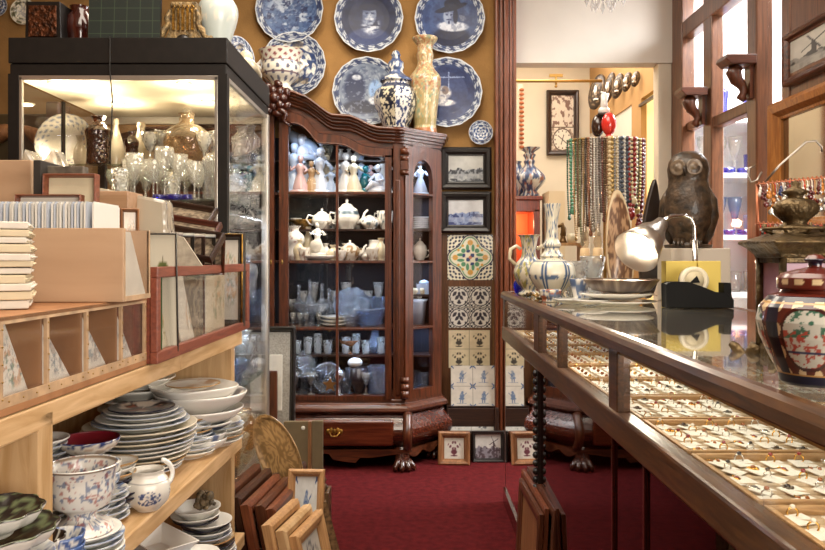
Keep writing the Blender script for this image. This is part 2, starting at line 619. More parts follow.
# ------------------------------------------------------------------ display counter
CT = 1.033        # top of glass
CXL, CXR, CY0, CY1 = 0.444, 1.085, 0.35, 3.68
cnt = thing('display_counter', 'long glass-topped wooden display counter running along the right', 'counter', (0, 0, 0))
RAILW = wood('rail_wood', '64401f', '341e0e', 'y', 6, 0.36, 0.4)
m = MB()
prof = [(0.0, 0), (0.0, .02), (.006, .03), (.016, .034), (.03, .034), (.036, .03), (.036, 0)]
m.prism([(CXL - .012 + a, CT - .034 + b) for a, b in prof], CY0, CY1, 'y')
m.build('front_rail', RAILW, cnt, bevel=.003)
m = MB(); m.b2(CXL, CXR, CY1 - .03, CY1, CT - .034, CT)
m.b2(CXR - .04, CXR, CY0, CY1, CT - .034, CT)
m.build('back_rail', RAILW, cnt, bevel=.004)
MB().b2(CXL + .022, CXR - .03, CY0, CY1 - .02, CT - .008, CT - .001).build('glass_top', glass('counter_glass', 'fafdfb', .98, 1.15, .03, .07, 'd8d4cc'), cnt)
# posts of the front glazing
for px in (505, 536, 557.5, 612.5):
    Y = CXL * F / (px - CX)
    ww = {505: .05, 536: .10, 557.5: .02, 612.5: .07}[px]
    MB().b2(CXL, CXL + .03, Y - ww / 2 if px != 505 else CY1 - .06, Y + ww / 2 if px != 505 else CY1, .86, CT - .034).build('post', RAILW, cnt, bevel=.003)
MB().b2(CXL + .008, CXL + .013, CY0, CY1 - .05, .86, CT - .034).build('upper_front_glass', G_PANE, cnt)
MB().b2(CXL - .006, CXL + .035, CY0, CY1, .80, .862).build('lower_rail', RAILW, cnt, bevel=.006)
MB().b2(CXL + .03, CXR, CY0, CY1, .80, .835).build('deck', wood('deck_wood', '7a4a28', '4b2b17', 'y', 5), cnt)
# staff side and ends
MB().b2(CXR - .02, CXR, CY0, CY1, .03, CT - .034).build('back_panel', wood('back_wood', '6a3a22', '40200f', 'z', 5), cnt)
MB().b2(CXL + .01, CXR - .02, CY1 - .02, CY1, .0, CT - .034).build('end_panel', WALNUT, cnt)
# dark glazed doors below the rail
DKG = glass('dark_door_glass', '6a3020', .5, 1.15, .02, .2, '4a140c', ior=1.5)
MIRG = glass('mirror_door_glass', '402018', .3, 3.2, .01, .1, '2a0c08', ior=1.55)
yd = [CY1 - .03, 2.68, 1.68, 1.45, .9, CY0]
for i in range(len(yd) - 1):
    d = MB().b2(CXL + .008, CXL + .014, yd[i + 1] + .012, yd[i] - .012, .07, .80).build('door_pane', MIRG if i == 0 else DKG, cnt)
m = MB()
for y in yd[2:-1]:
    m.b2(CXL + .002, CXL + .02, y - .006, y + .006, .05, .80)
m.b2(CXL, CXL + .03, CY0, CY1, 0, .07)
m.build('door_frame', wood('door_wood', '4a1c12', '2a0f0a', 'z', 5, .2, .6), cnt)
m = MB()
m.b2(CXL - .002, CXL + .02, 2.645, 2.70, .03, .80)
pts = []
for k in range(26):
    m.ball((CXL - .006, 2.672, .06 + k * .029), (.011, .016, .013), 8)
m.build('carved_stile', BLACKW, cnt)
MB().b2(CXL + .1, CXR - .02, CY0, CY1 - .02, .42, .44).build('inner_shelf', wood('inner_wood', '6b2a1c', '3c150d', 'y', 5), cnt)
MB().b2(CXL + .03, CXR - .02, CY0, CY1 - .02, .05, .07).build('bottom_board', wood('inner_wood', '6b2a1c', '3c150d', 'y', 5), cnt)

# stored glass and porcelain in the lower cupboard, seen through the doors
vp = [(0, 0), (.05, 0), (.055, .01), (.03, .03), (.07, .1), (.08, .16), (.05, .22), (.03, .25), (.045, .29)]
lbs = ['tall pale vase inside the lower counter cupboard, nearest the camera', 'pale bowl-shaped vase behind the dark door glass, middle of three',
       'small pale vase inside the cupboard, furthest from the camera']
for i, (y, z0, s) in enumerate(((1.55, .44, 1.05), (1.95, .07, 1.1), (2.3, .44, .8))):
    o = MB().lathe([(a * s, b * s) for a, b in vp], 24).build('vase', mat('dusky_porcelain', 'c08a7a', .4), loc=(.68, y, z0))
    tag(o, lbs[i], 'vase', 'vases in the counter cupboard')

# jewellery trays
TRAYW = wood('tray_wood', 'c8a273', '9c7646', 'x', 8, .5, .05)
PAD = mat('tray_pad', 'cbb596', 0.9, var=.12, vs=40, bump=.3, bs=200)


def make_tray(w, d):
    t = thing('jewellery_tray', 'x', 'tray')
    m = MB()
    for a in (-1, 1):
        m.b2(a * w / 2, a * (w / 2 - .008), -d / 2, d / 2, 0, .03)
        m.b2(-w / 2 + .008, w / 2 - .008, a * d / 2, a * (d / 2 - .008), 0, .03)
    m.build('tray_frame', TRAYW, t, bevel=.0015)
    m = MB()
    m.b2(-w / 2 + .008, w / 2 - .008, -d / 2 + .008, d / 2 - .008, 0.001, .018)
    for k in range(6):
        y = -d / 2 + .03 + k * (d - .05) / 5.5
        m.tube([(-w / 2 + .01, y, .017), (w / 2 - .01, y, .017)], .006, 8)
    m.build('pad', PAD, t)
    return t


TW, TD = .292, .25
tr0 = make_tray(TW, TD)
TGOLD = [mat('gold', 'd8a850', .22, 1.0), mat('silver', 'cfccc4', .25, 1.0), mat('dark_silver', '6e6659', .4, .9)]
STN = [mat('ruby_stone', '8c1620', .08, coat=1), mat('amber_stone', '9a5212', .1, coat=1), mat('onyx_stone', '15110f', .08, coat=1),
       mat('turquoise_stone', '3b8c8a', .2, coat=.8), mat('pearl_stone', 'ece4d6', .2, coat=.8)]
TAG = mat('price_card', 'f3efe4', .7)


def jewel(kind, met, stone):
    m = MB()
    if kind == 'ring':
        pts = [(.0085 * math.cos(a), 0, .0085 * math.sin(a) + .0085) for a in [i * 2 * PI / 14 for i in range(14)]]
        m.tube(pts, .0016, 6, 0, True)
        m.ball((0, 0, .019), (.005, .004, .004), 8, 1)
    elif kind == 'brooch':
        for k in range(7):
            a = k * 2 * PI / 7
            m.ball((.008 * math.cos(a), .007 * math.sin(a), .004), (.0045, .0045, .003), 6, 0)
        m.ball((0, 0, .006), (.0065, .0055, .005), 8, 1)
    elif kind == 'pendant':
        m.ball((0, 0, .003), (.008, .012, .003), 10, 0); m.ball((0, 0, .005), (.005, .008, .003), 8, 1)
        m.tube([(.004 * math.cos(a), .015 + .004 * math.sin(a), .003) for a in [i * PI / 4 for i in range(8)]], .001, 5, 0, True)
    else:
        for sx in (-1, 1):
            m.ball((sx * .008, 0, .004), .0042, 8, 1); m.tube([(sx * .008, .004, .004), (sx * .009, .012, .006), (sx * .007, .014, .003)], .001, 5, 0)
    for i_, v_ in enumerate(m.V):
        m.V[i_] = (v_[0] * .82, v_[1] * .82, v_[2] * .82)
    root = m.build(kind, [TGOLD[met], STN[stone]])
    c = MB(); c.box((0, 0, 0), (.040, .029, .0012))
    p = c.build('price_tag', TAG, root, loc=(.006, -.009, .0015), rot=(.12, .05, .5))
    return root


KINDS = []
for kind, met, st, nm in (('ring', 0, 0, 'gold ring with red stone'), ('ring', 1, 1, 'silver ring with amber stone'), ('brooch', 0, 1, 'gold brooch with amber stone'),
                          ('ring', 0, 4, 'gold ring with pearl'), ('pendant', 1, 2, 'oval silver pendant with black stone'), ('earrings', 0, 1, 'pair of gold earrings with amber drops'),
                          ('brooch', 2, 2, 'dark silver brooch with black stone'), ('ring', 1, 2, 'silver ring with black stone'), ('pendant', 0, 0, 'oval gold pendant with red stone')):
    KINDS.append([jewel(kind, met, st), nm, kind, False])
ORD = ['first', 'second', 'third', 'fourth', 'fifth', 'sixth', 'seventh', 'eighth', 'ninth', 'tenth', 'eleventh', 'twelfth', 'thirteenth', 'fourteenth', 'fifteenth', 'sixteenth', 'seventeenth', 'eighteenth']
rj = random.Random(5)
first = True
stuff = MB()
ntr = 0
for r in range(10):
    yc = .89 + r * .267
    for cidx, xc in enumerate((.475 + TW / 2, .475 + TW * 1.5 + .006)):
        nm = '%s wooden jewellery tray %s, %s row from the camera' % ('pale', 'along the counter front' if cidx == 0 else 'along the staff side', ORD[r])
        loc = (xc, yc, .835)
        if first:
            tr0.location = loc; tr0['label'] = nm; tr0['group'] = 'jewellery trays inside the counter'; first = False
        else:
            dup(tr0, loc, 0, nm, 'jewellery trays inside the counter')
        side = 'front' if cidx == 0 else 'staff-side'
        for i in range(6):
            for j in range(5):
                x = xc - TW / 2 + .028 + i * .0475
                y = yc - TD / 2 + .03 + j * .0475
                k = rj.randrange(9)
                rz = rj.uniform(-.4, .4)
                jit = (rj.uniform(-.004, .004), rj.uniform(-.004, .004))
                if (r < 5):
                    root, nmj, kd, used = KINDS[k]
                    lb = '%s on white card in %s-row %s tray' % (nmj, ORD[r], side)
                    grp = nmj + 's in the counter trays'
                    L = (x + jit[0], y + jit[1], .856)
                    if not used:
                        root.location = L; root.rotation_euler = (0, 0, rz); tag(root, lb, kd if kd != 'earrings' else 'earrings', grp)
                        KINDS[k][3] = True
                    else:
                        dup(root, L, rz, lb, grp)
                else:
                    M = Matrix.Translation((x, y, .858)) @ Euler((.12, .05, rz + .5)).to_matrix().to_4x4()
                    stuff.box((.004, -.008, 0), (.040, .029, .0012), 1, M=M)
                    stuff.ball((0, 0, .005), (.006, .005, .005), 6, 0 if k % 2 else 2, M=M)
o = stuff.build('jewellery', [TGOLD[0], TAG, STN[1]])
tag(o, 'small gold and stone jewellery on white cards in the far counter trays', 'jewellery', kind='stuff')

for y in (.8, 1.5, 2.2, 2.9, 3.4):
    area('tray_fill_strip', (CXL + .02, y, CT - .038), (0, math.radians(-38), 0), .02, 0.6, (1, .86, .66), .6)  # unseen strips added under the front rail to brighten the trays
MB().b2(CXL + .006, CXL + .012, CY0 + .05, CY1 - .1, CT - .045, CT - .034).build('fill_strip_housing', BRASS, cnt)  # cover for the added fill strips
# ------------------------------------------------------------------ carved display cabinet on the back wall
KY = 4.28
kc = X(277, KY)


def kx(px):
    return X(px, KY) - kc


def kz(py):
    return Z(py, KY)


cab = thing('display_cabinet', 'large carved mahogany display cabinet with arched cornice and glazed doors', 'cabinet', (kc, KY, 0))
HW = kx(404)          # half width of flat front
SX, SY = X(440, 4.5) - kc, .22   # end of canted side
BK = .30
# side door / canted frame direction
cant = Vector((SX - HW, SY, 0)); cl = cant.length; cdir = cant.normalized()
outer = [(277, 86.5), (288, 90.5), (298, 94), (308, 98), (315, 103), (322, 108.5), (328, 113), (333, 115.5), (342, 116), (350, 116.5), (357, 119), (363, 122), (370, 125.5), (378, 128), (391, 128.5), (404, 129)]
ov = [(kx(a), kz(b)) for a, b in outer]


def mir(c):
    return [(-a, b) for a, b in c[::-1] if a > 1e-6] + list(c)


def shift(c, dz):
    return [(a, b - dz) for a, b in c]


full = mir(ov)
fr = MB()
# cornice mouldings following the arch
for (z0, z1, y) in ((0, .018, -.065), (.018, .032, -.055), (.032, .05, -.042), (.05, .066, -.026), (.066, .085, -.016)):
    fr.strip(shift(full, z0), shift(full, z1), y, .03, 0, True)
# crown board down to the door arch
door = [(277, 108), (288, 111), (298, 113.5), (306, 118), (313, 127), (319, 133.5), (330, 134), (343, 135.5), (352, 139.5), (362, 145), (374, 147.5), (391, 148)]
dv = [(kx(a), kz(b)) for a, b in door]


def samp(c, x):
    for i in range(len(c) - 1):
        if c[i][0] <= x <= c[i + 1][0]:
            t = (x - c[i][0]) / max(1e-9, c[i + 1][0] - c[i][0])
            return c[i][1] * (1 - t) + c[i + 1][1] * t
    return c[-1][1] if x > c[-1][0] else c[0][1]


xs = [i * HW / 40 for i in range(41)]
xsf = [-x for x in xs[:0:-1]] + xs
fr.strip([(x, samp(ov, abs(x)) - .08) for x in xsf], [(x, samp(dv, min(abs(x), kx(391)))) for x in xsf], .0, .03)
fr.build('arched_cornice', MAHOG, cab)
# canted cornice
for s in (1, -1):
    m = MB()
    A = Vector((s * HW, 0, 0)); B = Vector((s * SX, SY, 0))
    nrm = Vector((s * cdir.y, -cdir.x, 0))
    top = kz(129)
    for (z0, z1, y) in ((0, .018, .055), (.018, .032, .048), (.032, .05, .035), (.05, .066, .022), (.066, .085, .012), (.085, .175, 0.0)):
        P = [A + Vector((0, -y, 0)) * 1.1, B + nrm * y, B + Vector((s * y, .08, 0)), Vector((s * SX, BK, 0)), Vector((s * (HW - .03), BK, 0))]
        V = [(p.x, p.y) for p in P]
        m.prism(V, top - z1, top - z0, 'z')
    m.build('side_cornice', MAHOG, cab)
# roof deck following the arch, carcass back, posts
m = MB()
m.strip(shift([(x, samp(ov, abs(x))) for x in xsf], .002), shift([(x, samp(ov, abs(x))) for x in xsf], .03), .03, BK)
m.build('roof_board', MAHOG, cab)
ZB = kz(400)
VEL = mat('dark_blue_velvet', '05060c', .95)
MB().b2(-SX + .02, SX - .02, BK - .015, BK, ZB, kz(130)).build('back_board', VEL, cab)
MB().prism([(-HW, 0), (HW, 0), (SX, SY), (SX, BK), (-SX, BK), (-SX, SY)], kz(412), kz(397), 'z').build('floor_board', MAHOG, cab)
for s in (1, -1):
    m = MB()
    # corner pilaster
    m.b2(s * kx(393), s * HW, -.006, .035, kz(400), kz(140))
    m.b2(s * kx(395.5), s * kx(400), -.016, 0, kz(395), kz(180))
    m.build('pilaster', MAHOGV, cab, bevel=.006, seg=3)
    # scroll corbel
    m = MB()
    xm = s * (kx(403) + .01)
    for (py, d, r) in ((152, .034, .02), (159, .027, .017), (166, .022, .014), (173, .026, .016)):
        m.tube([(xm - .024, -d + .01, kz(py)), (xm + .024, -d + .01, kz(py))], r, 12)
    m.b2(xm - .022, xm + .022, -.028, .0, kz(170), kz(150))
    m.build('corbel', MAHOGV, cab)
    m = MB()
    for (py, d, r) in ((380, .02, .018), (387, .03, .022), (394, .035, .025)):
        m.tube([(xm - .022, -d + .012, kz(py)), (xm + .022, -d + .012, kz(py))], r, 12)
    m.build('corbel', MAHOGV, cab)
    # canted side panel with arched pane: local frame along the cant
    ang = math.atan2(cdir.y, cdir.x * s)
    Rm = Matrix.Translation((s * HW, 0, 0)) @ Matrix.Rotation(math.atan2(SY, s * (SX - HW)), 4, 'Z')
    sgn = 1

    def cx_(px):
        return (px - 404) / 36 * cl
    m = MB()
    g0, g1 = cx_(411.5), cx_(431)
    zt = kz(158)
    m2 = MB()
    for (a, b) in ((0, g0), (g1, cl)):
        V = [(a, -.02 * s if s > 0 else -.02, 0)]
        q = [(a, -.012), (b, -.012), (b, .02), (a, .02)]
        if s < 0:
            q = [(x, -y) for x, y in q]
        m.prism(q, kz(400), kz(146), 'z', M=Rm)
    arch = [(g0 + (g1 - g0) * k / 12, kz(178) + (kz(158) - kz(178)) * math.sqrt(max(0, 1 - ((k - 6) / 6) ** 2))) for k in range(13)]
    tp = [(a, kz(144)) for a, _ in arch]
    yy = (-.012, .02) if s > 0 else (.012, -.02)
    m.add(*(lambda T, B: ([(t[0], yy[j], c) for t, b in zip(T, B) for j in (0, 1) for c in (t[1], b[1])],
                          [f for i in range(12) for f in ((4 * i, 4 * i + 1, 4 * i + 5, 4 * i + 4), (4 * i + 2, 4 * i + 6, 4 * i + 7, 4 * i + 3), (4 * i + 1, 4 * i + 3, 4 * i + 7, 4 * i + 5))]))(tp, arch), M=Rm)
    q = [(g0, yy[0]), (g1, yy[0]), (g1, yy[1]), (g0, yy[1])]
    m.prism(q, kz(400), kz(391), 'z', M=Rm)
    for py in (193, 262, 329):
        m.prism(q, kz(py + 1), kz(py - 1), 'z', M=Rm)
    m.build('side_frame', MAHOGV, cab)
    MB().prism([(g0, .004 * (1 if s > 0 else -1)), (g1, .004 * (1 if s > 0 else -1)), (g1, .007 * (1 if s > 0 else -1)), (g0, .007 * (1 if s > 0 else -1))], kz(391), kz(158), 'z', M=Rm).build('side_pane', G_PANE, cab)
    MB().b2(s * SX, s * (SX - .02), SY, BK, kz(412), kz(135)).build('side_board', MAHOGV, cab)

# doors
garch = [(285, 122.5), (292, 124), (299, 125), (306, 129.5), (312, 136.5), (317, 143), (322, 144.5), (330, 144.5), (337, 145), (345, 146), (351, 149), (358, 153.5), (363, 156), (372, 157), (385, 157.5)]
gv = [(kx(a), kz(b)) for a, b in garch]
for s in (1, -1):
    d = MB()
    X0, X1 = kx(279.5), kx(391.5)
    gl, gr = kx(288.5), kx(385)
    n = 30
    xx = [X0 + (X1 - X0) * i / n for i in range(n + 1)]
    T = [(s * x, samp(dv, x) - .004) for x in xx]
    Bm = [(s * x, samp(gv, min(max(x, gl), gr))) for x in xx]
    d.strip(T, Bm, -.014, .016)
    # raised bead along the glass arch
    d.tube([(s * x, -.015, samp(gv, x) + .004) for x in [gl + (gr - gl) * i / n for i in range(n + 1)]], .005, 6)
    z1l = samp(gv, gl); z1r = samp(gv, gr)
    d.b2(s * X0, s * gl, -.014, .016, kz(400), z1l + .01)
    d.b2(s * gr, s * X1, -.014, .016, kz(400), z1r + .01)
    d.b2(s * gl, s * gr, -.014, .016, kz(400), kz(395.5))
    d.b2(s * kx(386.5), s * kx(389.5), -.022, -.012, kz(398), kz(160))
    leaf = d.build('door', MAHOGV, cab)
    mu = MB()
    mu.b2(s * kx(336), s * kx(338.5), -.012, .012, kz(396), kz(145))
    for py in (193, 262, 329):
        mu.b2(s * gl, s * gr, -.011, .012, kz(py + 1.2), kz(py - 1.2))
    mu.build('mullion', MAHOGV, leaf, bevel=.002)
    gp = MB()
    xg = [gl + (gr - gl) * i / n for i in range(n + 1)]
    gp.strip([(s * x, samp(gv, x)) for x in xg], [(s * x, kz(396)) for x in xg], .003, .006)
    gp.build('pane', G_PANE, leaf)
    k = MB(); k.ball((s * kx(282.5), -.018, kz(262)), (.006, .004, .015), 8); k.ball((s * kx(282.5), -.02, kz(262)), .004, 8)
    k.build('keyhole_plate', BRASS, leaf)
# shelves
for py, dx in ((193, 0), (261.5, 0), (328.5, 0)):
    MB().prism([(-HW + .02, .03), (HW - .02, .03), (SX - .03, SY + .02), (SX - .03, BK - .02), (-SX + .03, BK - .02), (-SX + .03, SY + .02)], kz(py) - .006, kz(py) + .006, 'z').build('shelf', MAHOG, cab)
for py in (157, 229, 359):
    MB().b2(-HW + .02, SX - .06, .14 if py != 157 else .17, BK - .02, kz(py) - .005, kz(py) + .005).build('shelf', DARKW, cab)
# crest ornament
m = MB()
zc = kz(101)
for k in range(7):
    a = k * 2 * PI / 7
    m.ball((.045 * math.cos(a), -.075, zc + .045 * math.sin(a)), (.03, .022, .026), 10, R=(0, -a, 0))
    m.ball((.075 * math.cos(a + .4), -.068, zc + .085 * math.sin(a + .4)), (.022, .018, .03), 8, R=(0, -a, 0))
m.ball((0, -.09, zc), (.032, .028, .032), 12)
for s in (-1, 1):
    m.tube([(s * (.02 + .07 * t + .02 * math.sin(6 * t)), -.07, zc - .06 - .09 * t) for t in [i / 8 for i in range(9)]], [.02 - .014 * i / 8 for i in range(9)], 8)
m.build('carved_crest', wood('dark_mahogany', '4a2012', '27100a', 'z', 8, .3, .4), cab)


# base: sweep of profile around the plan
def plan_off(o_):
    # plan polygon offset outwards by o_
    k = math.tan((PI / 2 - 0) / 2) if 0 else .42
    return [(-SX - o_, BK), (-SX - o_, SY - o_ * .4), (-HW - o_ * .45, -o_), (HW + o_ * .45, -o_), (SX + o_, SY - o_ * .4), (SX + o_, BK)]


def plan_sweep(prof, nm, mt, wav=None):
    m = MB()
    n = 6
    V = []; Fs = []
    for (o_, z) in prof:
        V += [(x, y, z) for x, y in plan_off(o_)]
    for i in range(len(prof) - 1):
        for j in range(n):
            k = (j + 1) % n
            Fs.append((i * n + j, i * n + k, (i + 1) * n + k, (i + 1) * n + j))
    Fs.append(tuple(range(n))); Fs.append(tuple((len(prof) - 1) * n + j for j in range(n)))
    m.add(V, Fs)
    return m.build(nm, mt, cab, bevel=.002)


plan_sweep([(.004, kz(399)), (.01, kz(400)), (.012, kz(403)), (.03, kz(405)), (.042, kz(407)), (.046, kz(410)), (.034, kz(412)), (.02, kz(413))], 'waist_moulding', MAHOG)
zt, zb = kz(413), kz(447)
plan_sweep([(.012 + .062 * math.sin(PI * (i / 12) ** 1.15), zt + (zb - zt) * i / 12) for i in range(13)], 'bombe_base', wood('burr_walnut', '5e2a17', '30120a', 'x', 7, .22, .6))
m = MB()
for s in (-1, 1):
    m.b2(s * kx(281), s * kx(394), -.085, -.05, kz(443), kz(417))
m.build('drawer', wood('drawer_veneer', '6b301a', '3a160c', 'x', 4, .22, .6), cab, bevel=.02, seg=4)
dr = cab.children[-1]
for s in (-1, 1):
    for px in (336, 0)[:1]:
        h = MB()
        x = s * kx(px)
        for k in (-2, -1, 0, 1, 2):
            h.ball((x + k * .018, -.088, kz(428) + .006 * (k % 2)), (.012, .003, .016), 8)
        h.tube([(x - .03, -.093, kz(428)), (x - .015, -.105, kz(432)), (x + .015, -.105, kz(432)), (x + .03, -.093, kz(428))], .0035, 6)
        h.build('drawer_pull', GILT, dr)
# corner scroll, apron, feet
for s in (-1, 1):
    m = MB()
    pts = [(s * (HW + .02), -.03 - .07 * math.sin(PI * (i / 12) ** 1.1), zt + (zb - zt) * i / 12) for i in range(13)]
    m.tube(pts, [.026] * 13, 10)
    m.build('corner_scroll', MAHOGV, cab)
ap = []
m = MB()
for i in range(61):
    t = -1 + i / 30
    a = abs(t)
    ap.append((t * (HW + .03), zb - .022 - .03 * (math.cos(a * PI * 3) * .5 + .5) * (1 - a * .3) - (.03 if .42 < a < .62 else 0)))
m.strip([(x, zb) for x, _ in ap], ap, -.06, -.035)
for s in (-1, 1):
    P0 = Vector((s * (HW + .02), -.045, 0)); P1 = Vector((s * (SX + .03), SY - .01, 0))
    V = []
    Fs = []
    for i in range(17):
        t = i / 16
        p = P0.lerp(P1, t)
        zz = zb - .02 - .035 * abs(math.sin(t * PI * 2.5))
        V += [(p.x, p.y, zb), (p.x, p.y, zz), (p.x - s * .02, p.y + .03, zb), (p.x - s * .02, p.y + .03, zz)]
    for i in range(16):
        p, q = 4 * i, 4 * i + 4
        Fs += [(p, p + 1, q + 1, q), (p + 2, q + 2, q + 3, p + 3), (p + 1, p + 3, q + 3, q + 1)]
    m.add(V, Fs)
m.build('apron', MAHOG, cab)
for s in (-1, 1):
    for (fx, fy, ry) in ((HW - .01, -.03, 0.25), (SX - .02, SY + .02, 0)):
        m = MB()
        fx *= s
        m.tube([(fx, fy + .02, zb), (fx, fy + .012, .09), (fx, fy, .06), (fx, fy - .01, .035)], [.05, .04, .045, .038], 12)
        for k in range(4):
            a = (-.75 + .5 * k) + ry * s
            dx, dy = math.sin(a), -math.cos(a)
            m.tube([(fx + dx * .012, fy + dy * .012, .058), (fx + dx * .05, fy + dy * .05, .046), (fx + dx * .078, fy + dy * .078, .022), (fx + dx * .088, fy + dy * .088, .006)], [.022, .02, .017, .008], 10)
        m.build('claw_foot', wood('foot_wood', '4c2416', '281009', 'z', 8, .25, .5), cab)

# cool lamps inside the cabinet: small strips shining down and back
for (px, py, yy, pw, cc, w_) in ((365, 150, .06, .55, (.66, .8, 1), .2), (305, 132, .06, .5, (.66, .8, 1), .2), (338, 195, .06, 2.0, (1, .9, .76), .45), (360, 264, .06, 1.6, (.6, .76, 1), .4), (300, 264, .06, .8, (.9, .92, 1), .2),
                              (365, 331, .06, 1.5, (.5, .68, 1), .3), (305, 331, .06, .7, (.7, .82, 1), .2), (424, 196, .2, .45, (.55, .72, 1), .08), (424, 264, .2, .45, (.55, .72, 1), .08), (424, 331, .2, .7, (.4, .58, 1), .08), (424, 160, .2, .4, (.7, .8, 1), .08)):
    area('cabinet_lamp', (kc + kx(px), KY + yy, kz(py) - .01), (math.radians(8), 0, 0), w_, pw, cc, .02)
# ------------------------------------------------------------------ painted designs
def b_scroll(rho, th, n=14, s=1):
    """blue scroll border on a pale ground"""
    a = np.sin(th * n + 3 * np.sin(rho * 26)) * np.cos(rho * 52 + th * 2) + 1.3 * (fbm(th * n * 1.1 + 40, rho * 26, s, 2) - .5)
    c = mx(hx('b9bfc4'), hx('2e3d66'), ss(-.4, -.05, a))
    c = mx(c, hx('1c2646'), ss(.35, .7, a) * .85)
    ring = ss(.955, .98, rho) + (1 - ss(.0, .02, np.abs(rho - .735)))
    return mx(c, hx('c9ced2'), np.clip(ring, 0, 1))


def deco(rho, th, inner, edge=.74, n=14, s=1):
    o = b_scroll(rho, th, n, s)
    return mx(inner, o, ss(edge - .015, edge + .015, rho))


def plate_pic(kind):
    def f(x, y):
        rho = np.sqrt(x * x + y * y); th = np.arctan2(y, x) + PI
        nz = fbm(x * 6 + 9, y * 6 + 3, kind, 4)
        if kind == 0:      # flowers / foliage in pale blue on mid blue
            base = mx(hx('2c4270'), hx('5c769e'), nz)
            t = ss(.5, .62, fbm(x * 5, y * 7, 5, 4)) * el(x, y, 0, 0, .62, .7, .3)
            c = mx(base, hx('c4d0de'), t * .8)
            c = mx(c, hx('16204a'), ss(.62, .72, fbm(x * 8 + 4, y * 8, 8)) * .8)
            return deco(rho, th, c, .8, 12, 2)
        if kind == 1:      # bearded man, generic
            c = mx(hx('10152e'), hx('222e56'), nz)
            c = mx(c, hx('2c3a66'), el(x, y, 0, -.62, .62, .36, .15))
            c = mx(c, hx('8391ad'), el(x, y, .02, .12, .2, .29, .12) * (.8 + .2 * nz))
            c = mx(c, hx('c9d0dc'), el(x, y, .05, -.18, .26, .27, .3) * ss(.25, .6, fbm(x * 5, y * 16, 5)))
            c = mx(c, hx('5d6b8c'), el(x, y, -.12, .1, .07, .26, .6) * .8)
            c = mx(c, hx('c9d0dc'), el(x, y, .02, .0, .13, .04, .4))
            c = mx(c, hx('222c54'), np.clip(el(x, y, -.06, .17, .045, .022) + el(x, y, .1, .17, .045, .022) + el(x, y, .03, -.06, .06, .014), 0, 1))
            c = mx(c, hx('aab4c6'), el(x, y, .02, .1, .03, .09, .4))
            c = mx(c, hx('151b3a'), np.clip(el(x, y, 0, .34, .3, .1, .12) + el(x, y, .03, .44, .24, .14, .1), 0, 1))
            return deco(rho, th, c, .8, 16, 3)
        if kind == 2:      # man in wide hat with white collar, generic
            c = mx(hx('1c2850'), hx('46608e'), nz)
            c = mx(c, hx('121834'), el(x, y, .05, -.6, .56, .4, .15))
            c = mx(c, hx('d5dae2'), el(x * .9 + y * .3, y, .02, -.2, .4, .15, .15) * (.8 + .2 * nz))
            c = mx(c, hx('93a0ba'), el(x, y, -.02, .1, .16, .24, .12))
            c = mx(c, hx('5d6b8c'), el(x, y, .09, .08, .06, .2, .6) * .8)
            c = mx(c, hx('27325a'), np.clip(el(x, y, -.08, .14, .035, .02) + el(x, y, .05, .14, .035, .02) + el(x, y, -.02, .0, .08, .016) + el(x, y, -.02, -.08, .03, .05), 0, 1))
            c = mx(c, hx('11162f'), np.clip(el(x, y - x * .25, .04, .32, .46, .09, .1) + el(x, y, .08, .44, .24, .17, .1) + el(x, y, .17, .1, .07, .22, .2), 0, 1))
            return deco(rho, th, c, .8, 18, 4)
        if kind == 3:      # dense scroll ornament
            a = np.sin(th * 6 + rho * 9) * np.sin(rho * 22)
            c = mx(hx('dcdcd6'), hx('2b3f6c'), ss(-.15, .2, a + (nz - .5)))
            c = mx(c, hx('9a7a4a'), ss(.62, .7, fbm(x * 4 + 7, y * 4, 9)) * .5)
            return deco(rho, th, c, .74, 20, 5)
        if kind == 4:      # interior scene with seated figure
            c = mx(hx('56647e'), hx('96a0ac'), nz)
            c = mx(c, hx('1a2446'), el(x, y, -.35, .1, .3, .5, .2) * .9)
            c = mx(c, hx('101630'), el(x, y, -.1, -.45, .6, .2, .2))
            c = mx(c, hx('8fb0dc'), el(x, y, .25, .05, .2, .3, .2))
            c = mx(c, hx('dfe4ea'), el(x, y, .28, -.25, .24, .14, .2))
            c = mx(c, hx('c8cfd8'), el(x, y, -.3, .42, .14, .08, .2))
            return deco(rho, th, c, .82, 16, 6)
        if kind == 5:      # figure in a dark room
            c = mx(hx('161e42'), hx('3a4c7c'), nz)
            c = mx(c, hx('d8d4d0'), el(x, y, -.12, .0, .24, .2, .2))
            c = mx(c, hx('e6e4e2'), el(x, y, -.1, -.28, .34, .1, .2))
            c = mx(c, hx('7a6a64'), el(x, y, -.05, .08, .1, .12, .2))
            c = mx(c, hx('8c9cc0'), (np.abs(y - .45) < .015) * (np.abs(x) < .5) * 1.0)
            c = mx(c, hx('8c9cc0'), (np.abs(x - .05) < .015) * (y > .15) * (y < .6) * 1.0)
            return deco(rho, th, c, .8, 18, 7)
        if kind == 6:      # small medallion
            a = np.sin(th * 5) * np.sin(rho * 20)
            c = mx(hx('dce0e0'), hx('3a5486'), ss(-.1, .2, a))
            return deco(rho, th, c, .7, 10, 8)
        if kind == 7:      # brown green foliage on white
            c = mx(hx('e8e0cc'), hx('6c6a4c'), ss(.5, .7, vn(th * 6, rho * 7, 3)) * ss(.45, .6, rho))
            return mx(c, hx('e6ddc8'), ss(.93, .97, rho))
        c = mx(hx('ece6da'), hx('34508c'), ss(.5, .6, fbm(x * 6, y * 6, kind)))
        return deco(rho, th, c, .75, 12, kind)
    return f


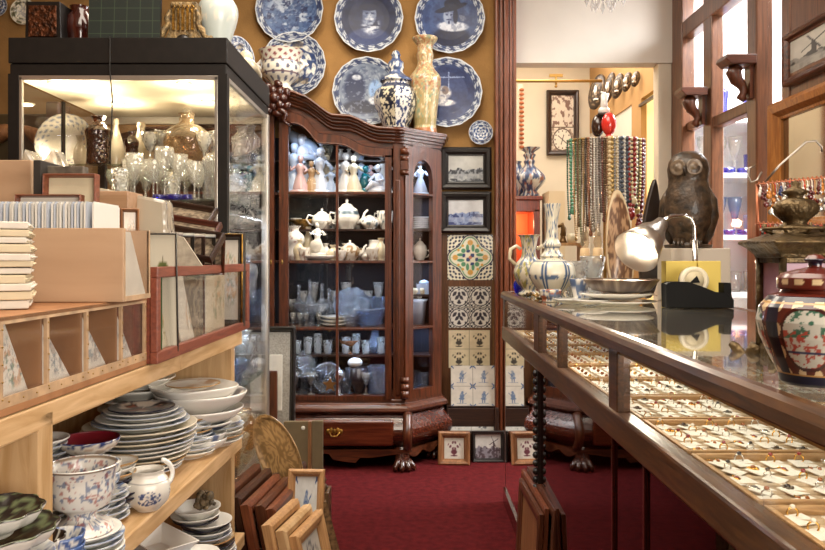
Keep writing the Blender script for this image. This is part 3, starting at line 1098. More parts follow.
def wall_plate(r, kind, label, loc, rot=(0, 0, 0), group=None, deep=.10):
    """round plate with its face towards -Y"""
    f = plate_pic(kind)

    def colf(th, t, rr, z):
        fx, fy = rr / r * np.cos(th), rr / r * np.sin(th)
        c = f(fx, fy)
        inn = (rr / r < .74) * 1.0
        c = mx(c, hx('16204a'), ss(.5, .64, fbm(fx * 13 + 7, fy * 13, kind + 2, 3)) * .3 * inn)
        return mx(c, hx('c8d0dc'), ss(.62, .7, fbm(fx * 11 + 3, fy * 15, kind + 9, 3)) * (.35 if kind in (0, 3, 4) else 0) * inn)
    m = MB()
    pr = [(1e-4, -.001), (r * .15, -.0005), (r * .3, .001), (r * .45, .004), (r * .6, .009), (r * .66, .0125), (r * .8, r * deep), (r * .985, r * deep * 1.5), (r, r * deep * 1.5)]
    M = Matrix.Rotation(PI / 2, 4, 'X')
    big = r > .1
    wob = (lambda th, z, rr: 1 + .012 * np.cos(th * 16) * (rr > r * .9)) if big else None
    m.lathe(pr, 170 if big else 64, colf=colf, res=8 if big else 4, M=M, fl=wob)
    m.lathe([(r, r * deep * 1.5), (r * .97, r * deep * 1.5 - .006), (r * .7, -.004), (r * .6, -.012), (1e-4, -.012)], 48, colf=lambda th, t, rr, z: np.tile(hx('dcdcd8'), (len(th), 1)), M=M)
    o = m.build('decorative_plate', PNTW, loc=loc, rot=rot)
    return tag(o, label, 'plate', group)


def frame(parent, w, h, fw, dep, mt, pic=None, picmat=PNTG, mat2=None, nx=60, ny=44, name='frame'):
    """front faces -Y, bottom edge at z=0"""
    pr = [(0, dep), (0, 0), (fw * .25, -dep * .25), (fw * .6, -dep * .1), (fw * .85, dep * .35), (fw, dep * .4), (fw, dep)]
    V = []; Fs = []
    for (a, y) in pr:
        V += [(-w / 2 + a, y, a), (w / 2 - a, y, a), (w / 2 - a, y, h - a), (-w / 2 + a, y, h - a)]
    n = len(pr)
    for i in range(n):
        k = (i + 1) % n
        for j in range(4):
            l = (j + 1) % 4
            Fs.append((i * 4 + j, i * 4 + l, k * 4 + l, k * 4 + j))
    m = MB(); m.add(V, Fs)
    m.build(name, mt, parent, bevel=.0015)
    iw, ih = w - 2 * fw, h - 2 * fw
    p = MB()
    if pic is not None:
        p.grid(iw + .004, ih + .004, nx, ny, pic, z0=fw - .002, y=dep * .6)
        p.hc = True
    p.b2(-w / 2 + fw * .5, w / 2 - fw * .5, dep * .65, dep * .95, fw * .5, h - fw * .5)
    p.build('picture', picmat if pic is not None else mat2, parent)


def windmill(seedv, sky='d8d8d2', ink='2a3038', mid='6d7684', water=True, mill=True, style=0):
    def f(u, v):
        nz = fbm(u * 8, v * 6, seedv, 4)
        c = mx(hx(sky), np.clip(hx(sky) * .86, 0, 1), nz)
        hz = .38 + .05 * vn(u * 7, u * 0, seedv)
        tre = hz + .14 * vn(u * 14, u * 0 + 3, seedv) * ss(.0, .3, np.abs(u - .5) + .1)
        c = mx(c, hx(mid), (v < tre) * (.6 + .4 * nz))
        c = mx(c, hx(ink), (v < tre) * ss(.45, .6, fbm(u * 18, v * 12, seedv + 3)))
        c = mx(c, mx(hx(sky), hx(mid), nz), (v < hz * .75) * (.75 if water else .1))
        c = mx(c, hx(ink), (v < hz * .3) * ss(.4, .6, fbm(u * 10, v * 10, seedv + 1)))
        if mill:
            x0 = mill if mill is not True else .72
            body = (np.abs(u - x0) < .045 - (v - .4) * .06) * (v > .35) * (v < .72)
            c = mx(c, hx(ink), body * 1.0)
            for a in (.5, 2.07, 3.64, 5.2):
                dx, dy = u - x0, (v - .68) * .75
                al = dx * math.cos(a) + dy * math.sin(a); ac = -dx * math.sin(a) + dy * math.cos(a)
                c = mx(c, hx(ink), ((al > 0) * (al < .2) * (np.abs(ac) < .012)) * 1.0)
        return c
    return f


def delft4(u, v, nx=2, ny=2, kind='vase', bg='ddd6c4', ink='2e3346', seedv=0):
    """nx by ny tin-glazed tiles"""
    iu = np.floor(u * nx * .9999); iv = np.floor(v * ny * .9999)
    x = (u * nx - iu) * 2 - 1; y = (v * ny - iv) * 2 - 1
    rho = np.sqrt(x * x + y * y); th = np.arctan2(y, x)
    c = mx(hx(bg), np.clip(hx(bg) * .9, 0, 1), fbm(u * 12, v * 12, seedv))
    ax = np.abs(x); ay = np.abs(y)
    if kind == 'ring':
        p = (np.abs(rho - .86) < .05) * 1.0
        p = np.maximum(p, (rho > .95) * (np.sin(x * 17) * np.sin(y * 17) > -.1))
        p = np.maximum(p, (rho < .8) * ss(.15, .3, np.sin(ax * 9 + y * 3) * np.cos(y * 7.5 + ax * 2) + .1) * .9)
        p = np.maximum(p, el(ax, y, .0, -.55, .2, .13)); p = np.maximum(p, el(ax, y, 0, .3, .12, .2))
        c = mx(c, hx(ink), p)
    elif kind == 'vase':
        p = el(ax, y, 0, -.35, .3, .22) + el(ax, y, 0, -.7, .34, .07) + (ax < .06) * (y < -.3) * (y > -.75)
        p = p + ss(.1, .3, np.sin(ax * 13) * np.cos(y * 11 + ax * 4)) * el(ax, y, .0, .25, .62, .42, .15) * .9
        c = mx(c, hx(ink), np.clip(p, 0, 1) * .9)
    elif kind == 'figure':
        p = el(x, y, .05, .42, .11, .12) + el(x, y, 0, .08, .2, .28) + el(x, y, -.02, -.2, .26, .12)
        p = p + ((np.abs(x - .09 - y * .05) < .05) + (np.abs(x + .1) < .05)) * (y < -.2) * (y > -.62) + (y < -.6) * (y > -.68) * (ax < .45)
        p = p + ((np.abs((y - .1) - (x - .15) * .9) < .05) * (x > .1) * (x < .45))
        p = np.clip(p, 0, 1) * (.55 + .45 * (fbm(u * 30, v * 30, 2) > .45))
        cr = ss(.78, .9, ax + ay * 0) * ss(.78, .9, ay) + (np.abs(ax - ay) < .06) * (ax > .74)
        c = mx(c, hx(ink), np.clip(p * .75 + cr * .95, 0, 1))
    elif kind == 'lady':
        p = ss(.5, .58, fbm(u * 22, v * 22, seedv)) * el(x, y, 0, 0, .8, .85, .1)
        c = mx(c, hx(ink), p * .8)
    g = np.minimum(1 - ax, 1 - ay)
    return mx(c, hx('8d8675'), 1 - ss(.0, .045, g))


def green_flower(u, v):
    x = u * 2 - 1; y = v * 2 - 1
    ax = np.maximum(np.abs(x), np.abs(y)); ay = np.minimum(np.abs(x), np.abs(y))
    rho = np.sqrt(x * x + y * y)
    d = ax + ay * .55 - .0
    cr = hx('e2dcc4')
    c = mx(hx('16203c'), cr, ss(-.1, .1, np.sin((ax + ay) * 22) * np.sin((ax - ay) * 18) + .2))
    q = .96 - .22 * np.cos(4 * np.arctan2(y, x)) * -1
    lim = .86 + .14 * np.cos(4 * np.arctan2(y, x))
    ins = rho < lim
    c = mx(c, cr, ins * 1.0)
    c = mx(c, hx('1c2a44'), (np.abs(rho - lim) < .03) * 1.0)
    c = mx(c, hx('6f9a78'), (np.abs(rho - lim + .1) < .035) * 1.0)
    c = mx(c, hx('d09a3e'), np.clip(el(ax, ay, .66, 0, .12, .12), 0, 1))
    c = mx(c, hx('4f8a64'), np.clip(el(ax, ay, .42, .12, .16, .07) + el(ax, ay, .3, .3, .1, .1), 0, 1))
    c = mx(c, hx('d09a3e'), np.clip(el(ax, ay, .52, .33, .06, .06), 0, 1))
    st = (np.sin(x * 16) * np.sin(y * 16) > .25) * (rho < .35)
    c = mx(c, hx('26386a'), st * 1.0)
    c = mx(c, hx('b9603a'), el(x, y, 0, 0, .07, .07))
    g = np.minimum(np.abs(x), np.abs(y))
    c = mx(c, np.clip(hx('a8a088'), 0, 1), (g < .006) * .6)
    return c


# ------------------------------------------------------------------ things on the back wall
YP = YW - .045



def wp(px, py, rpx, kind, label):
    return wall_plate(rpx / F * YP, kind, label, (X(px, YP), YP, Z(py, YP)), group='blue and white plates on the ochre wall')


wp(290, 10, 33.5, 0, 'blue wall plate with pale leafy picture, above the scroll-patterned plate')
wp(369, 19, 34, 1, 'blue wall plate picturing a bearded man')
wp(449.6, 19.6, 34.6, 2, 'blue wall plate picturing a man in a wide hat and white collar')
wp(294, 65, 32, 3, 'wall plate covered in blue scroll ornament behind the two-handled bowl')
wp(367, 92, 34, 4, 'grey-blue wall plate with seated figure scene behind the lidded jar')
wp(447, 93, 34.5, 5, 'dark blue wall plate with pale figure behind the tall vase')
wp(480.7, 132.6, 12, 6, 'small round blue and white plate above the framed pictures')
wp(24, 12, 13, 7, 'small leafy-rimmed plate on the wall above the left end of the glass case')
wp(-3, 6, 11, 3, 'small blue patterned plate cut by the left edge of the picture')


def pic_on_wall(px0, px1, py0, py1, mt, pic, label, fw, Y=YW - .035, dep=.03, cat='picture', name='framed_picture', group=None, **k):
    t = thing(name, label, cat, (X((px0 + px1) / 2, Y), Y, Z(py1, Y)), group=group)
    frame(t, X(px1, Y) - X(px0, Y), Z(py0, Y) - Z(py1, Y), fw, dep, mt, pic, **k)
    return t


pic_on_wall(440.5, 491.5, 147, 189.5, BLACKW, windmill(3, 'c9c9c3', '2c2f36', '7d8288', True, False), 'black-framed pale winter landscape, upper of two', .05)
pic_on_wall(440.5, 491.5, 191.5, 233, BLACKW, windmill(9, 'cfd0d2', '1f2f66', '6a7fae', True, False), 'black-framed blue river landscape, lower of two', .05)


def tile_panel(px0, px1, py0, py1, Y, fn, label, th=.012, tilt=0, nx=64, ny=64, name='tile_panel', group='tile panels beside the cabinet'):
    w_ = X(px1, Y) - X(px0, Y); h_ = Z(py0, Y) - Z(py1, Y)
    m = MB(); m.grid(w_, h_, nx, ny, fn)
    m.add([(-w_ / 2, 0, 0), (w_ / 2, 0, 0), (w_ / 2, 0, h_), (-w_ / 2, 0, h_), (-w_ / 2, th, 0), (w_ / 2, th, 0), (w_ / 2, th, h_), (-w_ / 2, th, h_)],
          [(4, 7, 6, 5), (0, 4, 5, 1), (3, 2, 6, 7), (0, 3, 7, 4), (1, 5, 6, 2)], 0, False, [hx('8a7c66')] * 8)
    o = m.build(name, PNT, loc=(X((px0 + px1) / 2, Y), Y, Z(py1, Y)), rot=(tilt, 0, 0))
    return tag(o, label, 'tile panel', group)


YT = YW - .014
tile_panel(447.5, 493, 235, 280, YT, green_flower, 'square tile panel with green and yellow flower star', nx=96, ny=96)
tile_panel(448.5, 491, 286.5, 328, YT, lambda u, v: delft4(u, v, 2, 2, 'ring', 'dcd8cc', '26222c', 1), 'four dark tiles with round ornament in a square', nx=80, ny=80)
tile_panel(448.5, 490, 330, 368, YT, lambda u, v: delft4(u, v, 2, 2, 'vase', 'ddceaa', '363330', 2), 'four cream tiles painted with flower vases')
YT2 = YW - .09
tile_panel(451, 495, 366, 407, YT2, lambda u, v: delft4(u, v, 2, 2, 'figure', 'ddd5c6', '46618a', 3), 'four pale tiles with small blue figures, standing above the framed pair', tilt=-.12, nx=80, ny=80)
# board carrying them
bd = MB().b2(X(441, YW - .03), X(493, YW - .03), YW - .012, YW - .0, Z(458, YW), Z(234, YW)).build('backing_board', wood('board_wood', '6c4526', '42270f', 'z', 5, .5, .1))
tag(bd, 'brown wooden backing board behind the tile panels', 'board')
# ledge behind and framed tiles standing on the floor
YF = YW - .17
stp = MB(); stp.b2(X(447, YF), X(534, YF), YF - .0, YW - .02, 0.0, Z(434, YF)); stp.b2(X(447, YF), X(500, YF), YF + .05, YW - .02, 0, Z(408, YF + .05))
tag(stp.build('low_step', wood('step_wood', '3f2516', '22130b', 'x', 5, .5, .1), bevel=.003), 'dark low wooden step that the framed tiles stand on', 'step')


def floor_frame(px0, px1, py0, py1, Y, mt, fn, label, fw, tilt=-.15, rz=0, dep=.025, nx=44, ny=44, z=None, **k):
    t = thing('framed_tile', label, 'framed tile', (X((px0 + px1) / 2, Y), Y, Z(py1, Y) if z is None else z), (tilt, 0, rz), group='framed tiles')
    frame(t, X(px1, Y) - X(px0, Y), Z(py0, Y) - Z(py1, Y), fw, dep, mt, fn, nx=nx, ny=ny, picmat=PNT, **k)
    return t


floor_frame(447, 496, 407, 433.5, YF + .03, DARKW, lambda u, v: delft4(u, v, 2, 1, 'lady', 'd6d2c8', '4a4a50', 5), 'dark frame holding two grey figure tiles side by side', .012, z=Z(434, YF), nx=80)
floor_frame(438, 470, 434, 467, 4.32, TEAKY, lambda u, v: delft4(u, v, 1, 1, 'vase', 'ddd8cc', '5a2230', 6), 'brown wooden frame with purple flower basket tile on the carpet', .036, rz=-.06, z=.0)
floor_frame(443, 470, 431, 461, 4.40, WALNUT, None, 'plain brown wooden frame leaning behind the flower basket tile', .03, mat2=DARKW, z=.0)
floor_frame(472, 505, 432, 463, 4.38, BLACKW, windmill(12, 'dcd8d0', '4a3c40', '77707a', False, True), 'dark-framed tile with church and houses on the carpet', .022, z=.0)
# thin rod and hook bits beside door casing
cd = MB()
for k, (px, n) in enumerate(((518.5, 14),)):
    Y = 5.6
    cd.b2(X(518.5, Y) - .003, X(518.5, Y) + .03, Y, Y + .004, Z(150, Y), Z(82.5, Y))
    for i in range(n):
        cd.ball((X(521.5, Y), Y - .008, Z(90 + i * 4.4, Y)), (.02, .008, .013), 8, 1)
o = cd.build('bell_pull', [mat('linen', 'e6dac4', .9), mat('red_embroidery', 'a8623c', .8)])
tag(o, 'narrow embroidered bell pull hanging beyond the door casing', 'bell pull')


# ------------------------------------------------------------------ on top of the cabinet
def paint_blue(n=8, dens=.5, bg='e2dfd4', ink='283a66', s=1, gold=None, zf=1.0):
    def f(th, t, r, z):
        R = float(np.max(r)); sz = R / (n * .6)
        a = fbm(th * R / sz + 11, z / sz, s, 2)
        c = mx(hx(bg), hx(ink), ss(dens * .72 + .08, dens * .72 + .16, a) * .85)
        if gold:
            c = mx(c, hx(gold), ss(.6, .66, fbm(th * R / sz + 5, z / sz, s + 3, 2)))
        return c
    return f


def zcab(px):
    return samp(ov, abs(kx(px))) - .002


# two-handled bowl
Yb = KY + .10


def bowlcol(th, t, r, z):
    c = mx(hx('e0dbcc'), hx('7c3236'), ss(.35, .5, np.sin(th * 12) * np.sin(z * 150 + .5) + .3 * (fbm(th * 9, z * 80, 2) - .5)) * (z > .17) * .9)
    c = mx(c, hx('3b3f5a'), ss(.25, .45, np.cos(th * 12) * np.cos(z * 95) + .5 * (fbm(th * 9, z * 90, 4) - .5)) * (z < .17) * (z > .05) * .8)
    return mx(c, hx('5a4048'), ((np.abs(z - .17) < .004) + (np.abs(z - .1) < .003)) * .8)


bw = thing('two_handled_bowl', 'footed two-handled bowl painted in dark red and blue on the cabinet crest', 'bowl', (X(281, Yb), Yb, zcab(281)))
m = MB(); m.lathe([(.0001, 0), (.07, 0), (.075, .01), (.055, .035), (.06, .05), (.10, .09), (.112, .13), (.108, .17), (.125, .225), (.13, .235), (.12, .235), (.1, .17), (.09, .1), (.0001, .06)], 120, colf=bowlcol, res=9, crv=True)
m.build('bowl', PNT, bw)
for s in (-1, 1):
    MB().tube([(s * (.105 + .05 * math.sin(PI * i / 8)), 0, .12 + .08 * i / 8 + .02 * math.sin(PI * i / 4)) for i in range(9)], .009, 8).build('handle', PORC, bw)

# octagonal lidded jar
Yj = KY + .12


def jarcol(th, t, r, z):
    seg = np.floor(th / (2 * PI) * 8)
    alt = np.mod(seg, 2)
    a = fbm(th * 10, z * 75, 3, 2) + .12 * np.sin(th * 24) * np.sin(z * 120)
    c1 = mx(hx('e6e2d6'), hx('2a3a66'), ss(.55, .6, a))
    c2 = mx(hx('1c2030'), hx('cfc4a8'), ss(.5, .56, fbm(th * 9, z * 70, 16, 2) + .1 * np.sin(th * 32) * np.sin(z * 190)))
    c = mx(c1, c2, alt * (z > .03) * (z < .25))
    c = mx(c, hx('232a44'), (np.abs(z - .265) < .012) * .8)
    return c


jr = thing('lidded_jar', 'octagonal blue and white lidded jar on the cabinet top', 'jar', (X(396, Yj), Yj, zcab(396)))
oct_ = lambda th, z, r: 1 / np.cos((th % (PI / 4)) - PI / 8) * np.cos(PI / 8)
m = MB(); m.lathe([(.0001, 0), (.064, 0), (.066, .012), (.09, .07), (.122, .15), (.13, .2), (.118, .245), (.088, .27), (.082, .285), (.085, .3)], 160, colf=jarcol, res=14, fl=oct_, crv=True)
m.build('body', PNT, jr)
m = MB(); m.lathe([(.092, .297), (.094, .31), (.07, .325), (.045, .345), (.04, .36), (.047, .375), (.045, .41), (.03, .425), (.022, .44), (.028, .455), (.018, .475), (.0001, .485)], 48, colf=paint_blue(6, .45, s=5), res=4)
m.build('lid', PNT, jr)
# tall floral vase
Yv = KY + .16


def satcol(th, t, r, z):
    c = mx(hx('cbb990'), hx('a58a5a'), fbm(th * 4, z * 14, 3))
    p = ss(.52, .6, fbm(th * 8, z * 75, 8))
    c = mx(c, hx('a86848'), p * (z > .25) * .75)
    c = mx(c, hx('7f9a82'), ss(.62, .7, fbm(th * 8 + 4, z * 70, 12)) * .8)
    c = mx(c, hx('e3d3ae'), ss(.64, .72, fbm(th * 9 + 4, z * 80, 15)))
    c = mx(c, hx('a3562e'), (z < .035) * .7)
    c = mx(c, hx('8d7f4e'), ((z > .05) * (z < .1)) * .6)
    return c


m = MB(); m.lathe([(.0001, 0), (.068, 0), (.07, .02), (.066, .06), (.08, .2), (.094, .3), (.09, .345), (.06, .385), (.045, .42), (.05, .47), (.044, .5), (.048, .53), (.072, .56), (.074, .575), (.06, .575)], 110, colf=satcol, res=12, crv=True)
tag(m.build('floral_vase', PNT, loc=(X(425, Yv), Yv, kz(130) - .003)), 'tall slender vase with orange and green flowers beside the lidded jar', 'vase')


# ------------------------------------------------------------------ porcelain kinds reused in the cabinet
def figurine(h, mt, seed=0, col=None):
    r = random.Random(seed)
    m = MB()
    m.lathe([(.0001, 0), (.3 * h, 0), (.3 * h, .05 * h), (.24 * h, .08 * h)], 16)
    lean = r.uniform(-.08, .08)
    m.lathe([(.22 * h, .06 * h), (.2 * h, .2 * h), (.12 * h, .42 * h), (.075 * h, .52 * h), (.11 * h, .62 * h), (.12 * h, .7 * h), (.09 * h, .76 * h), (.035 * h, .8 * h), (.035 * h, .83 * h)], 16, fl=lambda th, z, rr: 1 + .1 * np.cos(th * 6 + z * 30), c=(lean * h * .3, 0, 0))
    m.ball((lean * h * .4, -.01 * h, .89 * h), (.07 * h, .075 * h, .09 * h), 12)
    m.ball((lean * h * .4, .02 * h, .94 * h), (.085 * h, .085 * h, .07 * h), 10)
    for s in (-1, 1):
        a = r.uniform(.2, 1)
        m.tube([(s * .11 * h, 0, .71 * h), (s * (.2 + .05 * a) * h, -.03 * h, .6 * h), (s * (.1 + .12 * a) * h, -.12 * h, (.5 + .2 * a) * h)], [.04 * h, .033 * h, .022 * h], 8)
    return m


def seated(h, seed=0):
    m = MB()
    m.lathe([(.0001, 0), (.42 * h, 0), (.4 * h, .12 * h), (.2 * h, .25 * h)], 16, sy=.7)
    m.tube([(.0, .05 * h, .2 * h), (.02 * h, .03 * h, .45 * h), (0, 0, .7 * h)], [.2 * h, .15 * h, .11 * h], 12)
    m.ball((0, -.03 * h, .86 * h), (.11 * h, .12 * h, .14 * h), 12)
    m.tube([(0, -.02 * h, .28 * h), (-.2 * h, -.2 * h, .34 * h), (-.38 * h, -.26 * h, .12 * h)], [.13 * h, .1 * h, .06 * h], 10)
    m.tube([(.1 * h, 0, .64 * h), (.2 * h, -.1 * h, .45 * h), (-.05 * h, -.26 * h, .42 * h)], [.06 * h, .05 * h, .04 * h], 8)
    m.tube([(-.1 * h, 0, .64 * h), (-.24 * h, -.08 * h, .5 * h), (-.3 * h, -.22 * h, .4 * h)], [.06 * h, .05 * h, .04 * h], 8)
    return m


def teapot(r, label, loc, mt=PORC, rz=0, colf=None, group=None, tall=1.0):
    t = thing('teapot', label, 'teapot', loc, rz, group)
    body = [(.0001, 0), (.55 * r, 0), (.58 * r, .08 * r), (.9 * r, .5 * r * tall), (r, .85 * r * tall), (.85 * r, 1.3 * r * tall), (.5 * r, 1.5 * r * tall)]
    MB().lathe(body, 24, colf=colf, res=3 if colf else 1).build('body', PNT if colf else mt, t)
    MB().lathe([(.55 * r, 1.48 * r * tall), (.4 * r, 1.65 * r * tall), (.1 * r, 1.75 * r * tall), (.12 * r, 1.85 * r * tall), (.13 * r, 1.95 * r * tall), (.0001, 2.0 * r * tall)], 20).build('lid', mt, t)
    MB().tube([(.85 * r, 0, .5 * r), (1.25 * r, 0, .8 * r), (1.4 * r, 0, 1.3 * r), (1.65 * r, 0, 1.55 * r)], [.2 * r, .14 * r, .1 * r, .09 * r], 8).build('spout', mt, t)
    MB().tube([(-.85 * r, 0, 1.25 * r), (-1.3 * r, 0, 1.35 * r), (-1.5 * r, 0, .95 * r), (-1.2 * r, 0, .5 * r), (-.85 * r, 0, .4 * r)], .08 * r, 8).build('handle', mt, t)
    return t


def cup(r, h, label, loc, colf=None, mt=PORC, rz=0, name='cup', cat='cup', group=None, saucer=False):
    t = thing(name, label, cat, loc, rz, group)
    m = MB().lathe([(.0001, 0), (.5 * r, 0), (.52 * r, .06 * h), (.85 * r, .4 * h), (r, h), (.95 * r, h), (.78 * r, .4 * h), (.0001, .12 * h)], 24, colf=colf, res=3 if colf else 1)
    m.build('bowl', PNT if colf else mt, t)
    MB().tube([(.88 * r, 0, .85 * h), (1.3 * r, 0, .9 * h), (1.45 * r, 0, .6 * h), (1.2 * r, 0, .3 * h), (.8 * r, 0, .3 * h)], .08 * r, 8).build('handle', mt, t)
    return t


def solid(name, prof, label, cat, loc, mt=PORC, n=24, colf=None, res=3, fl=None, group=None, rz=0, sx=1, sy=1, crv=None):
    if crv is None:
        crv = any(k in name for k in ('vase', 'bowl', 'jug', 'bottle', 'beaker'))
    o = MB().lathe(prof, n, colf=colf, res=res if colf else 1, fl=fl, sx=sx, sy=sy, crv=crv).build(name, PNT if colf else mt, loc=loc, rot=rz)
    return tag(o, label, cat, group)


def sc_(prof, s, sz=None):
    return [(a * s, b * (sz or s)) for a, b in prof]


YC = KY + .14
YC2 = KY + .22


def at(px, Y, z):
    return (X(px, Y), Y, z)


z1 = kz(193) + .006; z1b = kz(157) + .005; z2 = kz(261.5) + .006; z2b = kz(229) + .005; z3 = kz(328.5) + .006; z4 = kz(397) + .001; z4b = kz(359) + .005
PINKP = mat('pink_porcelain', 'd9b4b0', .25, coat=.5); BLP = mat('pale_blue_porcelain', 'b9cbe4', .25, coat=.5); TEALP = mat('teal_glaze', '12656c', .2, coat=.6)
TANP = mat('tan_porcelain', 'b99468', .3, coat=.4); SILV = mat('silver_plate', 'cfd3da', .2, .9)
for i, (px, h, mt, Y, lb) in enumerate(((293, .30, BLP, YC, 'pale blue standing figurine at the left end of the top cabinet shelf'),
                                         (303, .36, PORCB, YC2 - .04, 'tall white lady figurine on the top cabinet shelf'),
                                         (299.5, .22, PINKP, YC - .05, 'pink-skirted figurine in front of the tall white lady'),
                                         (312, .19, TANP, YC - .03, 'small tan musician figurine between the two white ladies'),
                                         (320.5, .27, PORCB, YC, 'white figurine with raised arms left of the door mullion'),
                                         (331, .16, BLP, YC - .02, 'small blue-grey figurine just left of the mullion'),
                                         (345, .24, PORC, YC - .02, 'white dancing figurine right of the mullion'),
                                         (354, .22, CREAMP, YC - .04, 'cream figurine in wide dress, second right of the mullion'))):
    tag(figurine(h, mt, i).build('figurine', mt, loc=at(px, Y, z1)), lb, 'figurine', 'porcelain figurines in the cabinet')
tag(seated(.17, 1).build('figurine', PORCB, loc=at(378, YC - .03, z1)), 'white kneeling figurine at the right end of the top shelf', 'figurine', 'porcelain figurines in the cabinet')
tag(seated(.17, 2).build('figurine', TEALP, loc=at(365, YC, z1), rot=2.6), 'teal glazed seated figurine beside the white kneeling one', 'figurine', 'porcelain figurines in the cabinet')
tag(seated(.12, 2).build('figurine', PORCB, loc=at(321, YC2, z1b)), 'white seated figurine on the small upper shelf', 'figurine', 'porcelain figurines in the cabinet')
m = MB(); m.tube([(-.09, 0, .16), (-.04, 0, .12), (.03, 0, .07), (.09, 0, .03)], [.03, .045, .05, .025], 12); m.ball((-.11, 0, .185), .028, 10); m.lathe([(.0001, 0), (.1, 0), (.08, .03)], 16)
tag(m.build('figurine', BLP, loc=at(305, YC2, z1b)), 'pale blue reclining figurine on the small upper shelf', 'figurine', 'porcelain figurines in the cabinet')
VP = [(.0001, 0), (.3, 0), (.32, .05), (.5, .35), (.45, .6), (.2, .8), (.2, .9), (.32, 1), (.25, 1)]
for i, px in enumerate((341, 349, 357)):
    solid('small_vase', sc_(VP, .05, .07), 'tiny white vase on the upper shelf, %s right of the mullion' % ORD[i], 'vase', at(px, YC2, z1b), PORC, 16, group='tiny white vases')
# second row
pb = paint_blue(6, .75, 'e6e0d4', '3d5560', 3)
teapot(.062, 'white teapot with flared spout on the second row, left pane', at(322, YC2 - .04, z2b), PORC, .3, paint_blue(6, .78, 'e8e4da', '7a6a5c', 4))
teapot(.075, 'large white teapot with dark banding right of the mullion', at(347, YC2 - .04, z2b), PORC, 0, lambda th, t, r, z: mx(hx('e6e2d8'), hx('3c4e58'), ((np.abs(z - .085) < .006) + (np.abs(z - .1) < .004)) * 1.0), tall=1.2)
solid('sugar_bowl', sc_([(.0001, 0), (.5, 0), (.52, .1), (.95, .5), (.95, .9), (.7, 1.2), (.5, 1.3), (.2, 1.45), (.0001, 1.5)], .058), 'white lidded sugar bowl with blue sprigs beside the large teapot', 'bowl', at(370, YC2 - .04, z2b), colf=pb)
cup(.05, .11, 'white jug at the right edge of the second row', at(385, YC2 - .02, z2b), pb, name='jug', cat='jug', rz=2.8)
solid('tall_vase', sc_([(.0001, 0), (.5, 0), (.6, .05), (.9, .5), (.75, 1.0), (.8, 1.4), (1, 1.8), (.85, 2.3), (.5, 2.6), (.45, 2.9), (.65, 3.1), (.55, 3.1)], .065), 'tall white vase with pink sprays at the left of the second row', 'vase', at(294, YC, z2), colf=paint_blue(5, .82, 'e6e2dc', '9c7068', 6))
cup(.045, .075, 'white cream jug in front on the second shelf, left pane', at(303.5, YC - .04, z2), paint_blue(5, .8, 'e8e2d6', '806050', 7))
solid('vinegar_bottle', sc_(VP, .07, .2), 'white bulbous bottle behind the cream jug', 'bottle', at(308, YC2, z2), CREAMP, 20)
cl_ = thing('porcelain_clock', 'white porcelain clock figure group in the second row', 'clock', at(318, YC, z2 + .03))
m = figurine(.2, PORC, 3); m.build('figure_group', PORC, cl_)
m = MB(); m.lathe([(.0001, 0), (.034, 0), (.036, .01), (.03, .016), (.0001, .016)], 20, M=Matrix.Translation((-.005, -.05, .055)) @ Matrix.Rotation(PI / 2, 4, 'X')); m.build('dial', PAPER, cl_)
tag(MB().lathe([(.0001, 0), (.07, 0), (.11, .02), (.115, .03), (.0001, .024)], 32).build('serving_plate', PORC, loc=at(321, YC, z2)), 'white flat plate under the porcelain clock', 'plate')
GTP = paint_blue(6, .6, 'e3ddd0', '8c6a3c', 8)
teapot(.06, 'round teapot with gold and rust pattern in the second row', at(350, YC, z2), PORC, 0, GTP)
solid('sugar_bowl', sc_([(.0001, 0), (.5, 0), (.52, .1), (.95, .5), (.95, .9), (.7, 1.2), (.5, 1.3), (.2, 1.45), (.0001, 1.5)], .05), 'gold patterned sugar bowl beside the round teapot', 'bowl', at(361, YC2, z2), colf=GTP)
solid('milk_jug', sc_([(.0001, 0), (.5, 0), (.6, .1), (.4, .4), (.85, 1.1), (.7, 1.7), (.75, 2.0), (.65, 2.0)], .06), 'white jug with narrow foot at right of the second row', 'jug', at(376, YC2 - .02, z2), PORC)
cup(.042, .075, 'white mug with gold rim in front at right of the second row', at(373, YC - .05, z2), paint_blue(5, .8, 'e6e0d6', '9c7850', 9))
cup(.04, .06, 'small white cup beside the gold-patterned teapot', at(340, YC - .05, z2), paint_blue(5, .8, 'e6e0d6', '9c7850', 10), rz=2.5)
tag(MB().lathe([(.0001, 0), (.02, 0), (.04, .02), (.085, .05), (.09, .06), (.06, .045), (.0001, .02)], 20, sy=.6, fl=lambda th, z, r: 1 + .1 * np.cos(th * 7)).build('gilt_reflection_shell', GILT, loc=at(304, YC2, z2b)), 'gilt shell shape imitating a warm glass reflection, upper left of second row', 'dish')  # gilt shape added to imitate the downlights' warm reflection in the pane
# third row, glass
CUTB = glass('cut_glass_blue', 'cfe0f4', .8, 2.6, .08, .2, 'b4cdf0', bump=.8, bs=90)
BOWLF = [(.0001, 0), (.55, 0), (.5, .04), (.12, .12), (.1, .45), (.2, .55), (.7, .75), (1, 1.15), (.97, 1.15), (.66, .8), (.0001, .62)]
flu = lambda th, z, r: 1 + .04 * np.cos(th * 14)
solid('glass_footed_bowl', sc_(BOWLF, .115), 'large cut glass footed bowl in the third row, left pane', 'bowl', at(312, YC, z3), G_DIM, 42, fl=flu)
WG = [(.0001, 0), (.5, 0), (.45, .04), (.08, .12), (.07, .9), (.3, 1.05), (.5, 1.5), (.46, 2.0), (.43, 2.0), (.45, 1.5), (.0001, 1.05)]
for i, px in enumerate((293, 300, 306, 318.5)):
    solid('liqueur_glass', sc_(WG, .035, .04), 'small clear liqueur glass before the footed bowl, %s from left' % ORD[i], 'glass', at(px, YC - .07, z3), G_THIN, 16, group='liqueur glasses')
